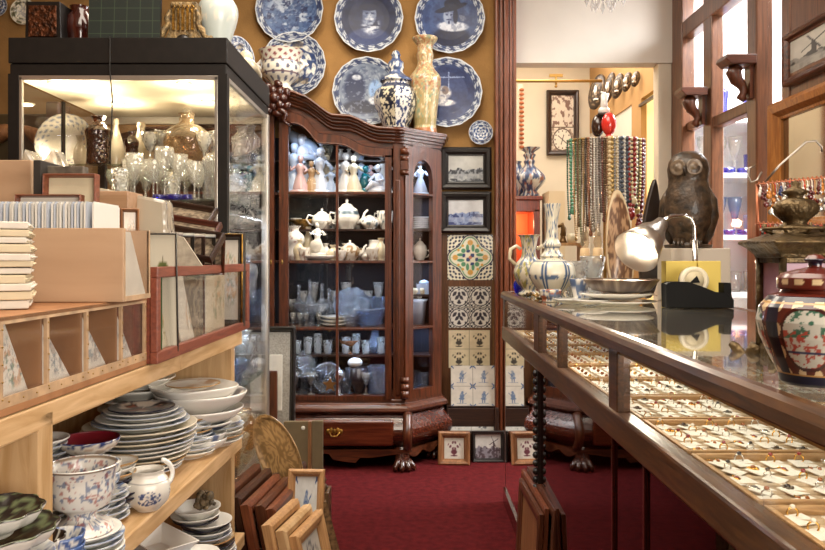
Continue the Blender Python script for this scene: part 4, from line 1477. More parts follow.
for i, (px, h) in enumerate(((299, .24), (310, .27), (322, .25), (329, .22))):
    solid('glass_decanter', sc_([(.0001, 0), (.6, 0), (.65, .1), (.6, .5), (.2, .65), (.18, .8), (.3, .84), (.15, .86), (.25, .95), (.0001, 1)], .055, h), 'clear decanter at the back of the third row, %s from left' % ORD[i], 'decanter', at(px, YC2, z3), G_DIM, 20, group='decanters in the cabinet')
for i, z_ in enumerate((0, .02, .04)):
    solid('porcelain_dish', [(.0001, 0), (.05, 0), (.09, .018), (.086, .018), (.0001, .006)], 'white shallow dish with gold rim, %s of the stack beside the mullion' % ('lowest', 'middle', 'topmost')[i], 'dish', at(335, YC - .04, z3 + z_ + .001), PORC, 28, group='shallow dishes')
o = MB().lathe([(.0001, 0), (.07, .0), (.105, .02), (.11, .022), (.1, .012), (.07, -.008), (.0001, -.008)], 40, M=Matrix.Translation((0, 0, .11)) @ Matrix.Rotation(PI / 2 - .2, 4, 'X'), fl=flu).build('glass_plate', CUTB, loc=at(352, YC2, z3))
tag(o, 'round cut glass plate standing upright in the third row', 'plate')
solid('crystal_vase', sc_([(.0001, 0), (.5, 0), (.55, .1), (.5, .5), (.75, 2.4), (1, 3.0), (.95, 3.0), (.4, .5), (.0001, .3)], .055), 'tall flared crystal vase at right of the third row', 'vase', at(378, YC2 - .02, z3), CUTB, 28, fl=flu)
solid('crystal_bowl', sc_([(.0001, 0), (.5, 0), (.55, .1), (1, .9), (.95, .95), (.5, .2), (.0001, .12)], .11), 'crystal bowl with cut pattern right of the mullion, third row', 'bowl', at(369, YC - .04, z3), CUTB, 42, fl=flu)
solid('crystal_bowl', sc_([(.0001, 0), (.5, 0), (.55, .1), (1, .9), (.95, .95), (.5, .2), (.0001, .12)], .07), 'small crystal bowl beside the shallow dishes', 'bowl', at(350, YC - .06, z3), G_DIM, 32, fl=flu)
# fourth row
solid('glass_cake_stand', sc_([(.0001, 0), (.5, 0), (.15, .12), (.1, .6), (.2, .7), (1, .8), (1, .88), (.0001, .8)], .115, .13), 'clear glass cake stand in the lowest row, left pane', 'cake stand', at(303, YC, z4 + .0), G_DIM, 36, fl=flu)
solid('glass_dome', sc_([(.95, 0), (.9, .6), (.6, 1.0), (.1, 1.15), (.12, 1.3), (.0001, 1.36)], .09, .1), 'glass dome with round knob over the cake stand', 'dome', at(303, YC, z4 + .115), G_DIM, 28)
o = MB().lathe([(.0001, 0), (.05, .0), (.085, .02), (.09, .022), (.08, .012), (.05, -.008), (.0001, -.008)], 32, M=Matrix.Translation((0, 0, .09)) @ Matrix.Rotation(PI / 2 - .2, 4, 'X')).build('glass_plate', G_DIM, loc=at(328, YC - .03, z4))
tag(o, 'round glass plate standing before the mullion in the lowest row', 'plate')
st = [(math.cos(PI / 2 + i * PI / 5) * (.045 if i % 2 == 0 else .02), math.sin(PI / 2 + i * PI / 5) * (.045 if i % 2 == 0 else .02) + .06) for i in range(10)]
tag(MB().prism(st, -.006, .006, 'y').build('star_ornament', mat('amber_brass', 'c08a50', .3, .8), loc=at(330, YC - .09, z4 - .0)), 'small brass star ornament before the round glass plate', 'ornament')
for i, (px, h) in enumerate(((293, .2), (316, .21))):
    solid('glass_decanter', sc_([(.0001, 0), (.6, 0), (.65, .1), (.6, .5), (.2, .65), (.18, .8), (.3, .84), (.15, .86), (.25, .95), (.0001, 1)], .05, h), 'clear decanter in the lowest row, %s of the cake stand' % ('left' if i == 0 else 'right'), 'decanter', at(px, YC2, z4), G_DIM, 20, group='decanters in the cabinet')
solid('bowl', sc_(BOWLF, .07), 'brown lustre footed bowl on the inner shelf of the lowest row', 'bowl', at(350, YC2, z4b), mat('lustre', '8a5a3c', .2, .3), 28)
solid('crystal_vase', sc_([(.0001, 0), (.6, 0), (.9, .6), (1, 1.2), (.6, 2.0), (.5, 2.6), (.7, 3.0), (.6, 3.0), (.4, 2.2), (.0001, .3)], .05), 'pale blue crystal vase on the inner shelf at right', 'vase', at(375, YC2, z4b), CUTB, 28, fl=flu)
solid('glass_tumbler', sc_([(.0001, 0), (.8, 0), (1, 2.4), (.95, 2.4), (.7, .2), (.0001, .2)], .045), 'ribbed glass tumbler right of the mullion, lowest row', 'glass', at(344, YC, z4), G_DIM, 28, fl=flu)
cup(.055, .15, 'dark tankard with pale lid in the lowest row', at(359, YC - .02, z4), None, mat('dark_stoneware', '2a1f22', .3, coat=.4), rz=3, name='tankard', cat='tankard')
tag(MB().ball((0, 0, 0), (.045, .045, .03), 14).build('powder_box', PORC, loc=at(355, YC - .03, z4 + .18)), 'round white lid resting on the dark tankard', 'lid')
solid('glass_jug', sc_([(.0001, 0), (.9, 0), (1, .2), (1, 2.6), (1.08, 2.9), (1.0, 2.9), (.9, .3), (.0001, .2)], .055), 'tall pale blue glass jug at the right of the lowest row', 'jug', at(377, YC - .02, z4), CUTB, 28, fl=flu)
solid('silver_goblet', sc_(WG, .06, .07), 'small silver goblet on the lowest shelf beside the mullion', 'goblet', at(339, YC - .06, z4), SILV, 18)
# side bay
YS = KY + .24
tag(figurine(.2, BLP, 31).build('figurine', BLP, loc=at(421, YS, z1)), 'blue and white figurine behind the arched side pane', 'figurine', 'porcelain figurines in the cabinet')
for i in range(6):
    solid('small_plate', [(.0001, 0), (.035, 0), (.06, .01), (.058, .012), (.0001, .004)], 'white plate in the stack behind the side pane, %s from the top' % ORD[5 - i], 'plate', at(422, YS, z2b + .001 + i * .0125), PORCB, 24, group='plates in the side bay')
teapot(.045, 'white coffee pot behind the side pane', at(420, YS, z2), PORC, 2.6, None, tall=1.5)
tag(MB().box((0, 0, .03), (.09, .06, .06)).ball((0, 0, .065), (.035, .025, .02), 10).build('lidded_box', BLP, loc=at(424, YS, kz(296))), 'pale box with domed lid behind the side pane', 'box')
MBs = MB().b2(X(410, YS) - kc, SX - .03, .2, BK - .02, kz(298.5), kz(296.2)).build('shelf', DARKW, cab)
m = MB().lathe([(.0001, 0), (.04, 0), (.05, .13), (.06, .15), (.055, .15), (.0001, .1)], 24)
pt = thing('flower_pot', 'small blue pot of cream flowers behind the side pane', 'flower pot', at(418, YS - .02, z3))
m.build('pot', BLP, pt)
m = MB()
rf = random.Random(3)
for i in range(12):
    m.ball((rf.uniform(-.04, .04), rf.uniform(-.03, .03), .165 + rf.uniform(0, .04)), .018, 8)
m.build('flowers', CREAMP, pt)
solid('crystal_candlestick', sc_([(.0001, 0), (.9, 0), (.8, .2), (.3, .5), (.5, 1), (.3, 1.5), (.5, 2.1), (.3, 2.7), (.6, 3.2), (.4, 3.4)], .035), 'blue crystal candlestick at left behind the side pane', 'candlestick', at(415, YS, z4), CUTB, 20)
solid('crystal_vase', sc_([(.0001, 0), (.7, 0), (.8, .8), (1, 2), (.9, 2), (.6, .6), (.0001, .3)], .055), 'blue crystal vase at the bottom behind the side pane', 'vase', at(424, YS, z4), CUTB, 24, fl=flu)
solid('crystal_vase', sc_([(.0001, 0), (.7, 0), (.8, .8), (1, 1.4), (.9, 1.4), (.6, .6), (.0001, .3)], .05), 'short blue crystal bowl above the lowest side pane objects', 'bowl', at(424, YS, z4 + .14), CUTB, 24, fl=flu)

# fuller rows: more pieces standing behind and between the large ones
rq = random.Random(21)
TUM = [(.0001, 0), (.8, 0), (.82, .06), (1, 1), (.95, 1), (.76, .1), (.0001, .08)]
CUPP = [(.0001, 0), (.5, 0), (.55, .08), (.85, .4), (1, 1), (.95, 1), (.8, .45), (.0001, .2)]
for i, (px, s_, h_) in enumerate(((296, .035, .07), (331, .04, .06), (340, .035, .07), (358, .036, .05), (379, .035, .07))):
    solid('tea_cup', sc_(CUPP, s_, h_), 'white cup at the back of the raised second row, %s from left' % ORD[i], 'cup', at(px, KY + .255, z2b), PORC, colf=paint_blue(5, .78, 'e2ddd2', ('6c5a4a', '3d5560')[i % 2], 20 + i), group='cups at the back of the second row')
for i, (px, s_, h_) in enumerate(((299, .035, .12), (326, .03, .1), (333, .035, .09), (345, .03, .10), (381, .034, .13), (366, .034, .06))):
    solid('small_jug', sc_(VP, s_ * 2, h_), 'small cream vase standing low in the second row, %s from left' % ORD[i], 'vase', at(px, KY + .10 + .07 * (i % 2), z2), [CREAMP, PORC][i % 2], 24, group='small vases in the second row')
for i in range(9):
    px = 292 + i * 10.8
    solid('crystal_goblet', sc_([(.0001, 0), (.9, 0), (.8, .03), (.12, .07), (.1, .4), (.4, .46), (.8, .75), (1, 1), (.94, 1), (.7, .75), (.0001, .47)], .034, .15 + .05 * (i % 3)), 'crystal goblet at the back of the third row, %s from left' % ORD[i], 'goblet', at(px, KY + .265, z3), G_CUT, 22, group='goblets at the back of the third row')
for i, px in enumerate((297, 308, 318, 328, 346, 356, 366, 381)):
    solid('cut_tumbler', sc_(TUM, .03, .08 + .02 * (i % 3)), 'cut tumbler on the inner shelf of the lowest row, %s from left' % ORD[i], 'glass', at(px, KY + .20, z4b), G_CUT, 20, group='tumblers on the inner shelf')
for i, px in enumerate((295, 306, 311, 321, 340, 350, 366, 383)):
    solid('crystal_goblet', sc_([(.0001, 0), (.9, 0), (.8, .03), (.12, .07), (.1, .4), (.4, .46), (.8, .75), (1, 1), (.94, 1), (.7, .75), (.0001, .47)], .03, .13 + .02 * (i % 2)), 'crystal goblet on the floor of the cabinet, %s from left' % ORD[i], 'goblet', at(px, KY + .08 + .03 * (i % 2), z4), [G_CUT, CUTB][i % 2], 20, group='goblets on the cabinet floor')
for i, (px, h, mt, Y) in enumerate(((308, .2, PORC, YC2), (327, .24, CREAMP, YC2), (340, .2, PORCB, YC2), (362, .24, BLP, YC2), (371, .18, PINKP, YC2), (383, .26, PORC, YC2))):
    tag(figurine(h, mt, 40 + i).build('figurine', mt, loc=at(px, Y, z1)), 'smaller figurine at the back of the top cabinet shelf, %s from left' % ORD[i], 'figurine', 'porcelain figurines in the cabinet')
# ------------------------------------------------------------------ wooden shelf unit on the left
SX0, SY0, SX1, SY1 = -.605, 0.95, -.552, 2.41       # front edge line of the shelves


def sxl(y):
    return SX0 + (SX1 - SX0) * (y - 1.10) / (SY1 - 1.10)


un = thing('shelf_unit', 'raw pine shelf unit on the left carrying print cases above and crockery below', 'shelves')
DP = .62


def board(z0, z1, ya, yb, inset=0, mt=PINE, name='shelf_board', dp=DP):
    return MB().prism([(sxl(ya) - inset, ya), (sxl(yb) - inset, yb), (sxl(yb) - dp, yb), (sxl(ya) - dp, ya)], z0, z1, 'z').build(name, mt, un, bevel=.004)


board(.918, .962, .6, 1.86, 0, PINE, 'top_beam', .05)
board(.918, .962, 1.862, 2.43, 0, PINE, 'top_beam', .05)
board(.945, .963, .6, 2.40, .05, PINE, 'top_board', DP)
board(.582, .625, .6, 2.43, 0, PINE, 'shelf_board')
board(.255, .298, .6, 2.46, -.0, PINE, 'shelf_board')
for (ya, yb, ins_) in ((1.205, 1.25, 0), (2.36, 2.395, .015)):
    for z0, z1 in ((.625, .945), (.298, .582), (0, .255)):
        MB().prism([(sxl(ya) - ins_, ya), (sxl(yb) - ins_, yb), (sxl(yb) - DP, yb), (sxl(ya) - DP, ya)], z0, z1, 'z').build('upright', PINEZ, un, bevel=.002)
MB().prism([(sxl(.6) - DP, .6), (sxl(2.39) - DP, 2.39), (sxl(2.39) - DP - .01, 2.39), (sxl(.6) - DP - .01, .6)], 0.02, .945, 'z').build('back_panel', PINEZ, un)

# ---- crockery kinds
PLR = [('blue-rimmed white', 'e6e3da', '34508c', .5), ('plain cream', 'e4d8c0', 'e4d8c0', .9), ('white', 'ebe8e0', 'dcd8cf', .9), ('gold-edged white', 'e8e4da', 'a8824c', .6),
       ('dark blue and rust patterned', '3a3034', '1c2036', .3), ('blue flowered', 'dfe0dc', '3d5a92', .42)]


def plate_mesh(kind, r, h, fl=None, n=56):
    nm, bg, ink, den = PLR[kind]

    def colf(th, t, rr, z):
        q = rr / r
        x, y = rr * np.cos(th) / .02, rr * np.sin(th) / .02
        c = np.tile(hx(bg), (len(th), 1))
        if kind == 4:
            c = mx(hx('2a2224'), hx('cfc0ae'), ss(.5, .58, fbm(x * .7, y * .7, 4)))
            c = mx(c, hx('8a4024'), ss(.6, .66, fbm(x * .8 + 9, y * .8, 6)))
            c = mx(c, hx('1a1c30'), (q > .86) * .9)
            c = mx(c, hx('b5aa9a'), (z < h * .6) * (q > .62) * .7 * (t < .45))
        elif kind in (0, 5):
            p = ss(den * .5 + .27, den * .5 + .33, fbm(th * 9, q * 16, kind, 2)) * (q > .6)
            c = mx(c, hx(ink), p * (t > .66) * .7)
            c = mx(c, hx(ink), (q > .985) * (t > .55) * (t < .68) * .35)
        elif kind == 3:
            c = mx(c, hx(ink), (q > .965) * 1.0)
            c = mx(c, hx('b58a60'), ss(.62, .7, fbm(x * .6, y * .6, 8)) * .7 * (t > .45))
        return c
    m = MB()
    m.lathe([(1e-4, .003), (.5 * r, .003), (.52 * r, 0), (.56 * r, 0), (.6 * r, .005), (.8 * r, h * .55), (r, h), (r * 1.0, h + .0028), (r * .975, h + .003), (.7 * r, h * .45 + .004), (.6 * r, .0085), (1e-4, .0075)], n, colf=colf, res=2, fl=fl)
    return m


SCAL = lambda th, z, r: 1 + .035 * np.cos(th * 12) * (r > .05)
PK = {}


def plate_obj(kind, r, h, lob=False):
    key = (kind, round(r, 3), round(h, 3), lob)
    if key not in PK:
        PK[key] = plate_mesh(kind, r, h, SCAL if lob else None).build('plate', PNT)
        return PK[key], True
    return PK[key], False


rp = random.Random(11)


def nth(i, n):
    if n == 1:
        return 'only'
    if i == n - 1:
        return 'topmost'
    if i == 0:
        return 'lowest'
    return '%s from bottom' % ORD[i]


def stack(x, y, z, items, where, group, jit=.004):
    """items: (kind, radius, rim height, gap[, lobed])"""
    n = len(items)
    cnt_ = {}
    for i, it in enumerate(items):
        k, r, h, gap = it[:4]
        lob = len(it) > 4
        o, new = plate_obj(k, r, h, lob)
        L = (x + rp.uniform(-jit, jit), y + rp.uniform(-jit, jit), z)
        lb = '%s plate, %s of %s' % (PLR[k][0], nth(i, n), where)
        if new:
            o.location = L; o.rotation_euler = (0, 0, rp.uniform(0, 3)); tag(o, lb, 'plate', group)
        else:
            dup(o, L, rp.uniform(0, 3), lb, group)
        z += gap
    return z


def sx(px, Y):
    return X(px, Y)


# big stack A behind the jug
zA = stack(X(141, 2.0), 2.0, .6255, [(0, .105, .018, .011), (2, .11, .018, .011), (3, .12, .02, .013), (1, .125, .02, .013), (2, .135, .02, .011), (2, .138, .02, .011), (0, .142, .022, .012),
                                    (1, .145, .022, .013), (0, .148, .022, .012), (1, .145, .022, .013), (5, .125, .02, .012), (2, .115, .018, .012), (0, .105, .016, .011), (2, .095, .014, .01)],
           'the tallest stack', 'plates in the tallest stack')
stack(X(143, 1.98), 1.98, zA, [(4, .084, .014, .01)], 'the tallest stack, lying on top', 'dark plate')
# stack A2: smaller plates right behind
stack(X(186, 2.13), 2.16, .6255, [(2, .075, .02, .013), (0, .075, .02, .013), (2, .07, .02, .012), (5, .07, .02, .012), (0, .065, .018, .012), (3, .07, .018, .012), (0, .062, .018, .012), (5, .06, .018, .012), (3, .06, .015, .01)],
      'the narrow stack beside the big bowls', 'plates in the narrow stack')
# front bowls B1
BOWLP = lambda r, h: [(1e-4, .004), (.4 * r, .004), (.42 * r, 0), (.46 * r, 0), (.5 * r, .006), (.85 * r, h * .55), (r, h), (r * .985, h + .004), (.96 * r, h), (.8 * r, h * .55 + .004), (.5 * r, .012), (1e-4, .01)]


def bowl(x, y, z, r, h, label, colf=None, mt=PORC, lob=None, group=None, sy=1, n=48):
    return solid('bowl', BOWLP(r, h), label, 'bowl', (x, y, z), mt, n, colf=colf, res=3, fl=lob, group=group, sy=sy)


bowl(X(203, 2.22), 2.2, .6255, .075, .042, 'white shallow bowl at the shelf edge, lower of the nested pair', mt=PORC)
bowl(X(203, 2.22), 2.2, .642, .073, .042, 'white shallow bowl at the shelf edge, upper of the nested pair', paint_blue(6, .8, 'e8e4dc', '51618a', 3))
m = MB()
sq = []
for i in range(33):
    for j in range(33):
        u, v = i / 16 - 1, j / 16 - 1
        sq.append((u * .062, v * .062, .03 * (max(abs(u), abs(v)) ** 2) + .012 * (abs(u * v)) ** 2))
cols = [lin(mx(hx('e4e2dc'), hx('26345c'), np.array([float(hsh(np.float64(i // 4), np.float64(j // 4), 3) > .45 and max(abs(i - 16), abs(j - 16)) < 15)]))[0]) for i in range(33) for j in range(33)]
m.add(sq, [(i * 33 + j, i * 33 + j + 1, (i + 1) * 33 + j + 1, (i + 1) * 33 + j) for i in range(32) for j in range(32)], 0, True, cols)
o = m.build('square_dish', PNT, loc=(X(203, 2.2), 2.2, .69), rot=(.1, .05, .6)); s_ = o.modifiers.new('t', 'SOLIDIFY'); s_.thickness = .004
tag(o, 'square dark blue patterned dish with turned-up corners on the nested bowls', 'dish')
# stack B of big bowls behind
stack(X(216, 2.29), 2.3, .6255, [(2, .08, .02, .014), (3, .08, .02, .014), (2, .082, .02, .014), (0, .08, .02, .014), (2, .075, .02, .014)], 'the stack under the big oval bowls', 'plates under the big bowls')
zb_ = .7
bowl(X(197, 2.2), 2.24, zb_, .125, .05, 'wide white bowl, lowest of three big bowls at the shelf end', mt=PORC)
bowl(X(197, 2.2), 2.24, zb_ + .035, .135, .06, 'wide white bowl, middle of three big bowls at the shelf end', paint_blue(5, .85, 'ebe7e0', '4a4a50', 3))
bowl(X(192, 2.2), 2.22, zb_ + .066, .125, .052, 'wide white bowl with wavy rim, topmost of three big bowls', mt=PORC, lob=lambda th, z, r: 1 + .05 * np.cos(th * 4) * (r > .07))
stack(X(192, 2.2), 2.21, zb_ + .115, [(3, .078, .012, .01)], 'the plate lying in the big wavy bowl', 'patterned plate')
# further stack at back
stack(X(134, 2.25), 2.27, .6255, [(2, .11, .03, .03)] * 7 + [(2, .1, .02, .014)] * 3, 'the back stack under the beam', 'plates in the back stack')
# cups tower behind the small bowl, D
zD = stack(X(108, 1.66), 1.7, .6255, [(0, .05, .012, .009)] * 2 + [(4, .065, .02, .012)] * 2 + [(2, .055, .02, .013), (4, .05, .02, .012), (3, .05, .02, .015), (2, .048, .018, .012), (3, .05, .018, .012)],
           'the mixed stack beside the jug', 'saucers left of the jug')
for i in range(2):
    solid('cup', sc_([(.0001, 0), (.5, 0), (.9, .5), (1, 1), (.95, 1), (.8, .5), (.0001, .15)], .042), 'small white cup nested in the column under the rust-red bowl, %s' % ('lower' if i == 0 else 'upper'), 'cup', (X(97, 1.6), 1.62, .6255 + .07 + i * .022), colf=paint_blue(5, .75, 'e6e2d8', '48608c', 4 + i))
stack(X(97, 1.6), 1.62, .6255, [(0, .055, .015, .014)] * 5, 'the small stack under the nested cups', 'saucers under the nested cups')


def redin(th, t, r, z):
    c = mx(hx('e4ddd0'), hx('6a1420'), (t > .62) * 1.0)
    c = mx(c, hx('2a3c70'), (t > .5) * (t < .66) * ss(.4, .6, vn(th * 8, t * 30, 3)))
    return mx(c, hx('a8805c'), (t < .5) * ss(.6, .7, vn(th * 5, z * 120, 3)) * .5)


stack(X(84, 1.58), 1.58, .6255 + .0, [(0, .05, .015, .016)] * 9, 'the stack carrying the rust-red bowl', 'saucers under the rust-red bowl')
bowl(X(89, 1.6), 1.6, .775, .063, .036, 'shallow bowl with rust-red inside and blue rim', redin)
# foreground compote on plates, C
YCc = 1.40
stack(X(86, YCc), YCc, .6255, [(0, .068, .014, .0105), (5, .068, .014, .0105), (2, .068, .014, .0105), (0, .068, .014, .0105), (5, .068, .014, .0105), (2, .066, .014, .0105)], 'the near stack under the footed bowl', 'plates under the footed bowl')


def compc(th, t, r, z):
    c = np.tile(hx('dedad2'), (len(th), 1))
    p = ss(.62, .67, fbm(th * 8 + 2, z * 140, 4, 2)) * ((z < .04) + (z > .065) * 1.0)
    c = mx(c, hx('46587e'), np.clip(p, 0, 1) * .6)
    c = mx(c, hx('8c3028'), ss(.67, .71, fbm(th * 8, z * 140, 9, 2)) * .5)
    return mx(c, hx('77604a'), (np.abs(z - .122) < .002) * .8)


cm = MB().lathe([(.0001, .004), (.052, 0), (.056, .002), (.05, .014), (.03, .024), (.026, .032), (.034, .042), (.05, .052), (.057, .075), (.058, .1), (.062, .118), (.066, .124), (.062, .125), (.054, .1), (.05, .07), (.0001, .055)], 140, colf=compc, res=8, crv=True)
tag(cm.build('footed_bowl', PNT, loc=(X(82, YCc), YCc, .6895)), 'large white footed bowl with flower sprays in the left foreground', 'bowl')
# F stack behind upright
stack(X(40, 1.56), 1.56, .6255, [(0, .058, .016, .014)] * 11 + [(5, .055, .016, .013), (0, .055, .016, .013), (2, .055, .016, .013)], 'the stack just behind the near upright', 'plates behind the near upright')
# dark lobed cup and cups row
for i in range(4):
    solid('cup', sc_([(.0001, 0), (.5, 0), (.9, .5), (1, 1), (.95, 1), (.8, .5), (.0001, .15)], .038), 'small cup with blue scale pattern beside the near upright, %s of four nested' % nth(i, 4), 'cup', (X(62, 1.31), 1.31, .6255 + i * .018), colf=paint_blue(9, .5, 'e6e2d8', '2c4a8a', 4), group='nested scale-pattern cups')
stack(X(50, 1.3) - .012, 1.285, .6255, [(2, .028, .02, .02)] * 3, 'the little column under the lobed dark dish', 'little dishes')
bowl(X(52, 1.3) - .008, 1.285, .688, .034, .03, 'small lobed dish with dark brown cells and white edge', lambda th, t, r, z: mx(hx('3a2a20'), hx('e6e0d2'), ss(.4, .5, np.abs(np.sin(th * 4))) * 0 + (np.abs(np.cos(th * 4)) < .25) * 1.0 + (t > .5) * (t < .56) * 1.0), lob=lambda th, z, r: 1 + .1 * np.abs(np.cos(th * 4)), n=64)
# G near-left bowls
XG, YG = X(-6, 1.07), 1.07
stack(XG, YG, .6255, [(2, .07, .03, .016), (2, .072, .03, .018), (3, .074, .03, .018), (2, .075, .03, .018), (3, .074, .03, .02), (2, .076, .032, .022), (5, .078, .032, .024)], 'the near-left stack below the dark scalloped bowls', 'plates in the near-left stack')


def darkin(th, t, r, z):
    c = mx(hx('dcd8ce'), hx('2c2420'), (t > .55) * 1.0)
    return mx(c, hx('7c8a62'), (t > .6) * ss(.5, .6, fbm(th * 4, t * 20, 3)) * .8)


bowl(XG + .002, YG, .775, .082, .036, 'scalloped bowl with dark inside, lower of two in the near-left stack', darkin, lob=SCAL, n=72)
bowl(XG - .01, YG, .803, .074, .034, 'scalloped bowl with dark green inside, upper of two in the near-left stack', darkin, lob=SCAL, n=72)

# cream jug
jg = thing('cream_jug', 'small white milk jug with blue flower sprigs at the shelf edge', 'jug', (X(148, 1.71), 1.71, .6255), 0)


def jugc(th, t, r, z):
    x = np.mod(th - 4.9 + PI, 2 * PI) - PI
    c = np.tile(hx('e2dcd0'), (len(th), 1))
    c = mx(c, hx('3c4c78'), (((x - .2) ** 2 * 3 + ((z - .035) / .016) ** 2) < 1) * ss(.45, .6, vn(th * 14, z * 320, 5)))
    c = mx(c, hx('3c4c78'), (((x - 1.7) ** 2 * 6 + ((z - .045) / .014) ** 2) < 1) * ss(.45, .6, vn(th * 14, z * 320, 7)))
    return mx(c, hx('5a5a60'), (np.abs(z - .068) < .0012) * .5)


MB().lathe([(.0001, .002), (.024, 0), (.027, .003), (.043, .02), (.049, .042), (.046, .064), (.036, .078), (.034, .084), (.037, .091), (.034, .09), (.031, .08), (.04, .05), (.0001, .01)], 120, colf=jugc, res=8, crv=True,
           fl=lambda th, z, r: 1 + .02 * np.cos(th * 8) * (z > .01) + .28 * np.exp(-((np.mod(th - 2.9, 2 * PI) - PI) ** 2) * 3) * 0 + .3 * ss(.07, .09, z) * np.exp(-((np.mod(th + PI - PI, 2 * PI) - PI) ** 2) * 4)).build('body', PNT, jg)
MB().tube([(.022 + .016 * math.sin(a) + .01 * a / 3, .024 + .014 * math.sin(a), .106 - .02 * (1 - math.cos(a)) - .006 * a) for a in [i * 3.0 / 10 for i in range(11)]], [.006] * 6 + [.0055] * 5, 10).build('handle', PORC, jg)

# bottom shelf
stack(X(204, 2.2), 2.22, .2985, [(5, .085, .02, .012), (0, .085, .02, .012), (2, .085, .02, .014), (4, .085, .02, .014), (3, .08, .02, .014), (0, .075, .02, .013), (2, .07, .02, .013), (4, .07, .018, .012), (2, .072, .018, .012)],
      'the bottom-shelf stack', 'plates on the bottom shelf')
stack(X(196, 2.2), 2.2, .2985 + .116, [(4, .066, .018, .012), (2, .07, .02, .012), (2, .07, .028, .01)], 'the lobed plates topping the bottom-shelf stack', 'lobed plates')
m = MB()
for i in range(40):
    m.ball((rp.uniform(-.022, .022), rp.uniform(-.022, .022), .012 + rp.uniform(0, .04)), rp.uniform(.006, .012), 6)
tag(m.build('flower_ornament', mat('gilded_clay', '8e7a5c', .6, var=.5, vs=60), loc=(X(205, 2.2), 2.2, .455)), 'encrusted brownish flower ornament on the bottom-shelf stack', 'ornament')
for i, (dx, dz, r_) in enumerate(((0, 0, .1), (.006, .045, .095), (0, .09, .105), (-.008, .13, .1))):
    m = MB()
    a, b = r_ * .62, r_
    P0 = [(-a * .6, -b * .6, .0), (a * .6, -b * .6, 0), (a * .6, b * .6, 0), (-a * .6, b * .6, 0), (-a, -b, .045), (a, -b, .045), (a, b, .045), (-a, b, .045), (-a * .93, -b * .93, .045), (a * .93, -b * .93, .045), (a * .93, b * .93, .045), (-a * .93, b * .93, .045),
          (-a * .55, -b * .55, .006), (a * .55, -b * .55, .006), (a * .55, b * .55, .006), (-a * .55, b * .55, .006)]
    Fs = [(3, 2, 1, 0)] + [(o_ + j, o_ + (j + 1) % 4, o_ + 4 + (j + 1) % 4, o_ + 4 + j) for o_ in (0, 4, 8) for j in range(4)] + [(12, 13, 14, 15)]
    m.add(P0, Fs)
    tag(m.build('square_bowl', PORC if i % 2 else PORCB, loc=(X(162, 1.95) + dx, 1.95, .2985 + dz), rot=.5 + .1 * i, bevel=.002), 'rectangular white bowl on the bottom shelf, %s of four' % nth(i, 4), 'bowl', 'rectangular white bowls')
stack(X(196, 1.98), 2.0, .2985, [(2, .06, .02, .013)] * 8, 'the low stack behind the square bowls', 'plates between the bowls')

# ------------------------------------------------------------------ cases on top of the unit
PLEX = glass('case_glass', 'ffffff', .98, .6, .05, .02, 'e8e0d0')
BRN = wood('brown_board', 'a8754a', '8a5a34', 'z', 3, .65, 0, .04, 3)
TZ = .9635


def print_paint(seedv, bg='e6ddcf', ink='8c8478', inks=('c89a70', '6f7c5c')):
    def f(u, v):
        c = mx(hx(bg), np.clip(hx(bg) * .93, 0, 1), fbm(u * 5, v * 5, seedv))
        g = el(u, v, .62, .5, .34, .34, .2)
        p = ss(.56, .62, fbm(u * 12, v * 12, seedv, 4)) * g
        c = mx(c, hx(inks[0]), p * .65)
        c = mx(c, hx(inks[1]), ss(.6, .66, fbm(u * 14 + 5, v * 14, seedv + 2, 4)) * g * .6)
        li = np.abs(np.sin(fbm(u * 5, v * 5, seedv + 7) * 40))
        return mx(c, hx(ink), (li < .18) * g * .6)
    return f


def card(xf, inset, ytl, ytr, ybl, ybr, z0, z1, paint, label, group, name='print', th=.004, n=44):
    """flat print standing just behind a pane, its right edge slanting; faces +X"""
    m = MB(); V = []; U = []; W = []
    for j in range(n + 1):
        for i in range(n + 1):
            u, v = i / n, j / n
            y = (ybl + (ybr - ybl) * u) * (1 - v) + (ytl + (ytr - ytl) * u) * v
            V.append((xf(y, inset), y, z0 + (z1 - z0) * v)); U.append(u); W.append(v)
    Fs = [(j * (n + 1) + i, j * (n + 1) + i + 1, (j + 1) * (n + 1) + i + 1, (j + 1) * (n + 1) + i) for j in range(n) for i in range(n)]
    o0 = V[0]
    V = [(a - o0[0], b_ - o0[1], c - o0[2]) for a, b_, c in V]
    # texture follows the real extent so the design is not squeezed
    H_ = z1 - z0; Lm = max(ybr - ybl, ytr - ytl)
    yy = np.array([p[1] for p in V]); zz_ = np.array([p[2] for p in V])
    m.add(V, Fs, 0, True, lin(paint(yy / Lm, zz_ / H_)).tolist())
    c4 = [V[0], V[n], V[-1], V[n * (n + 1)]]
    m.add(c4 + [(p[0] - th, p[1], p[2]) for p in c4], [(4, 7, 6, 5), (0, 4, 5, 1), (1, 5, 6, 2), (2, 6, 7, 3), (3, 7, 4, 0)], 0, False, [lin(hx('e6ddca'))] * 8)
    return tag(m.build(name, PNTG, loc=o0), label, name, group)


# lower print case
YA, YBc = .62, 1.645
pc = thing('print_case', 'long clear-fronted wooden case of leaning prints on the beam, below the plywood box', 'case')
ZT = 1.112
CD = .40


def fx_(y, ins=.012):
    return sxl(y) - ins


def slab(m, ya, yb, z0, z1, in0, in1):
    m.prism([(fx_(ya, in0), ya), (fx_(yb, in0), yb), (fx_(yb, in1), yb), (fx_(ya, in1), ya)], z0, z1, 'z')


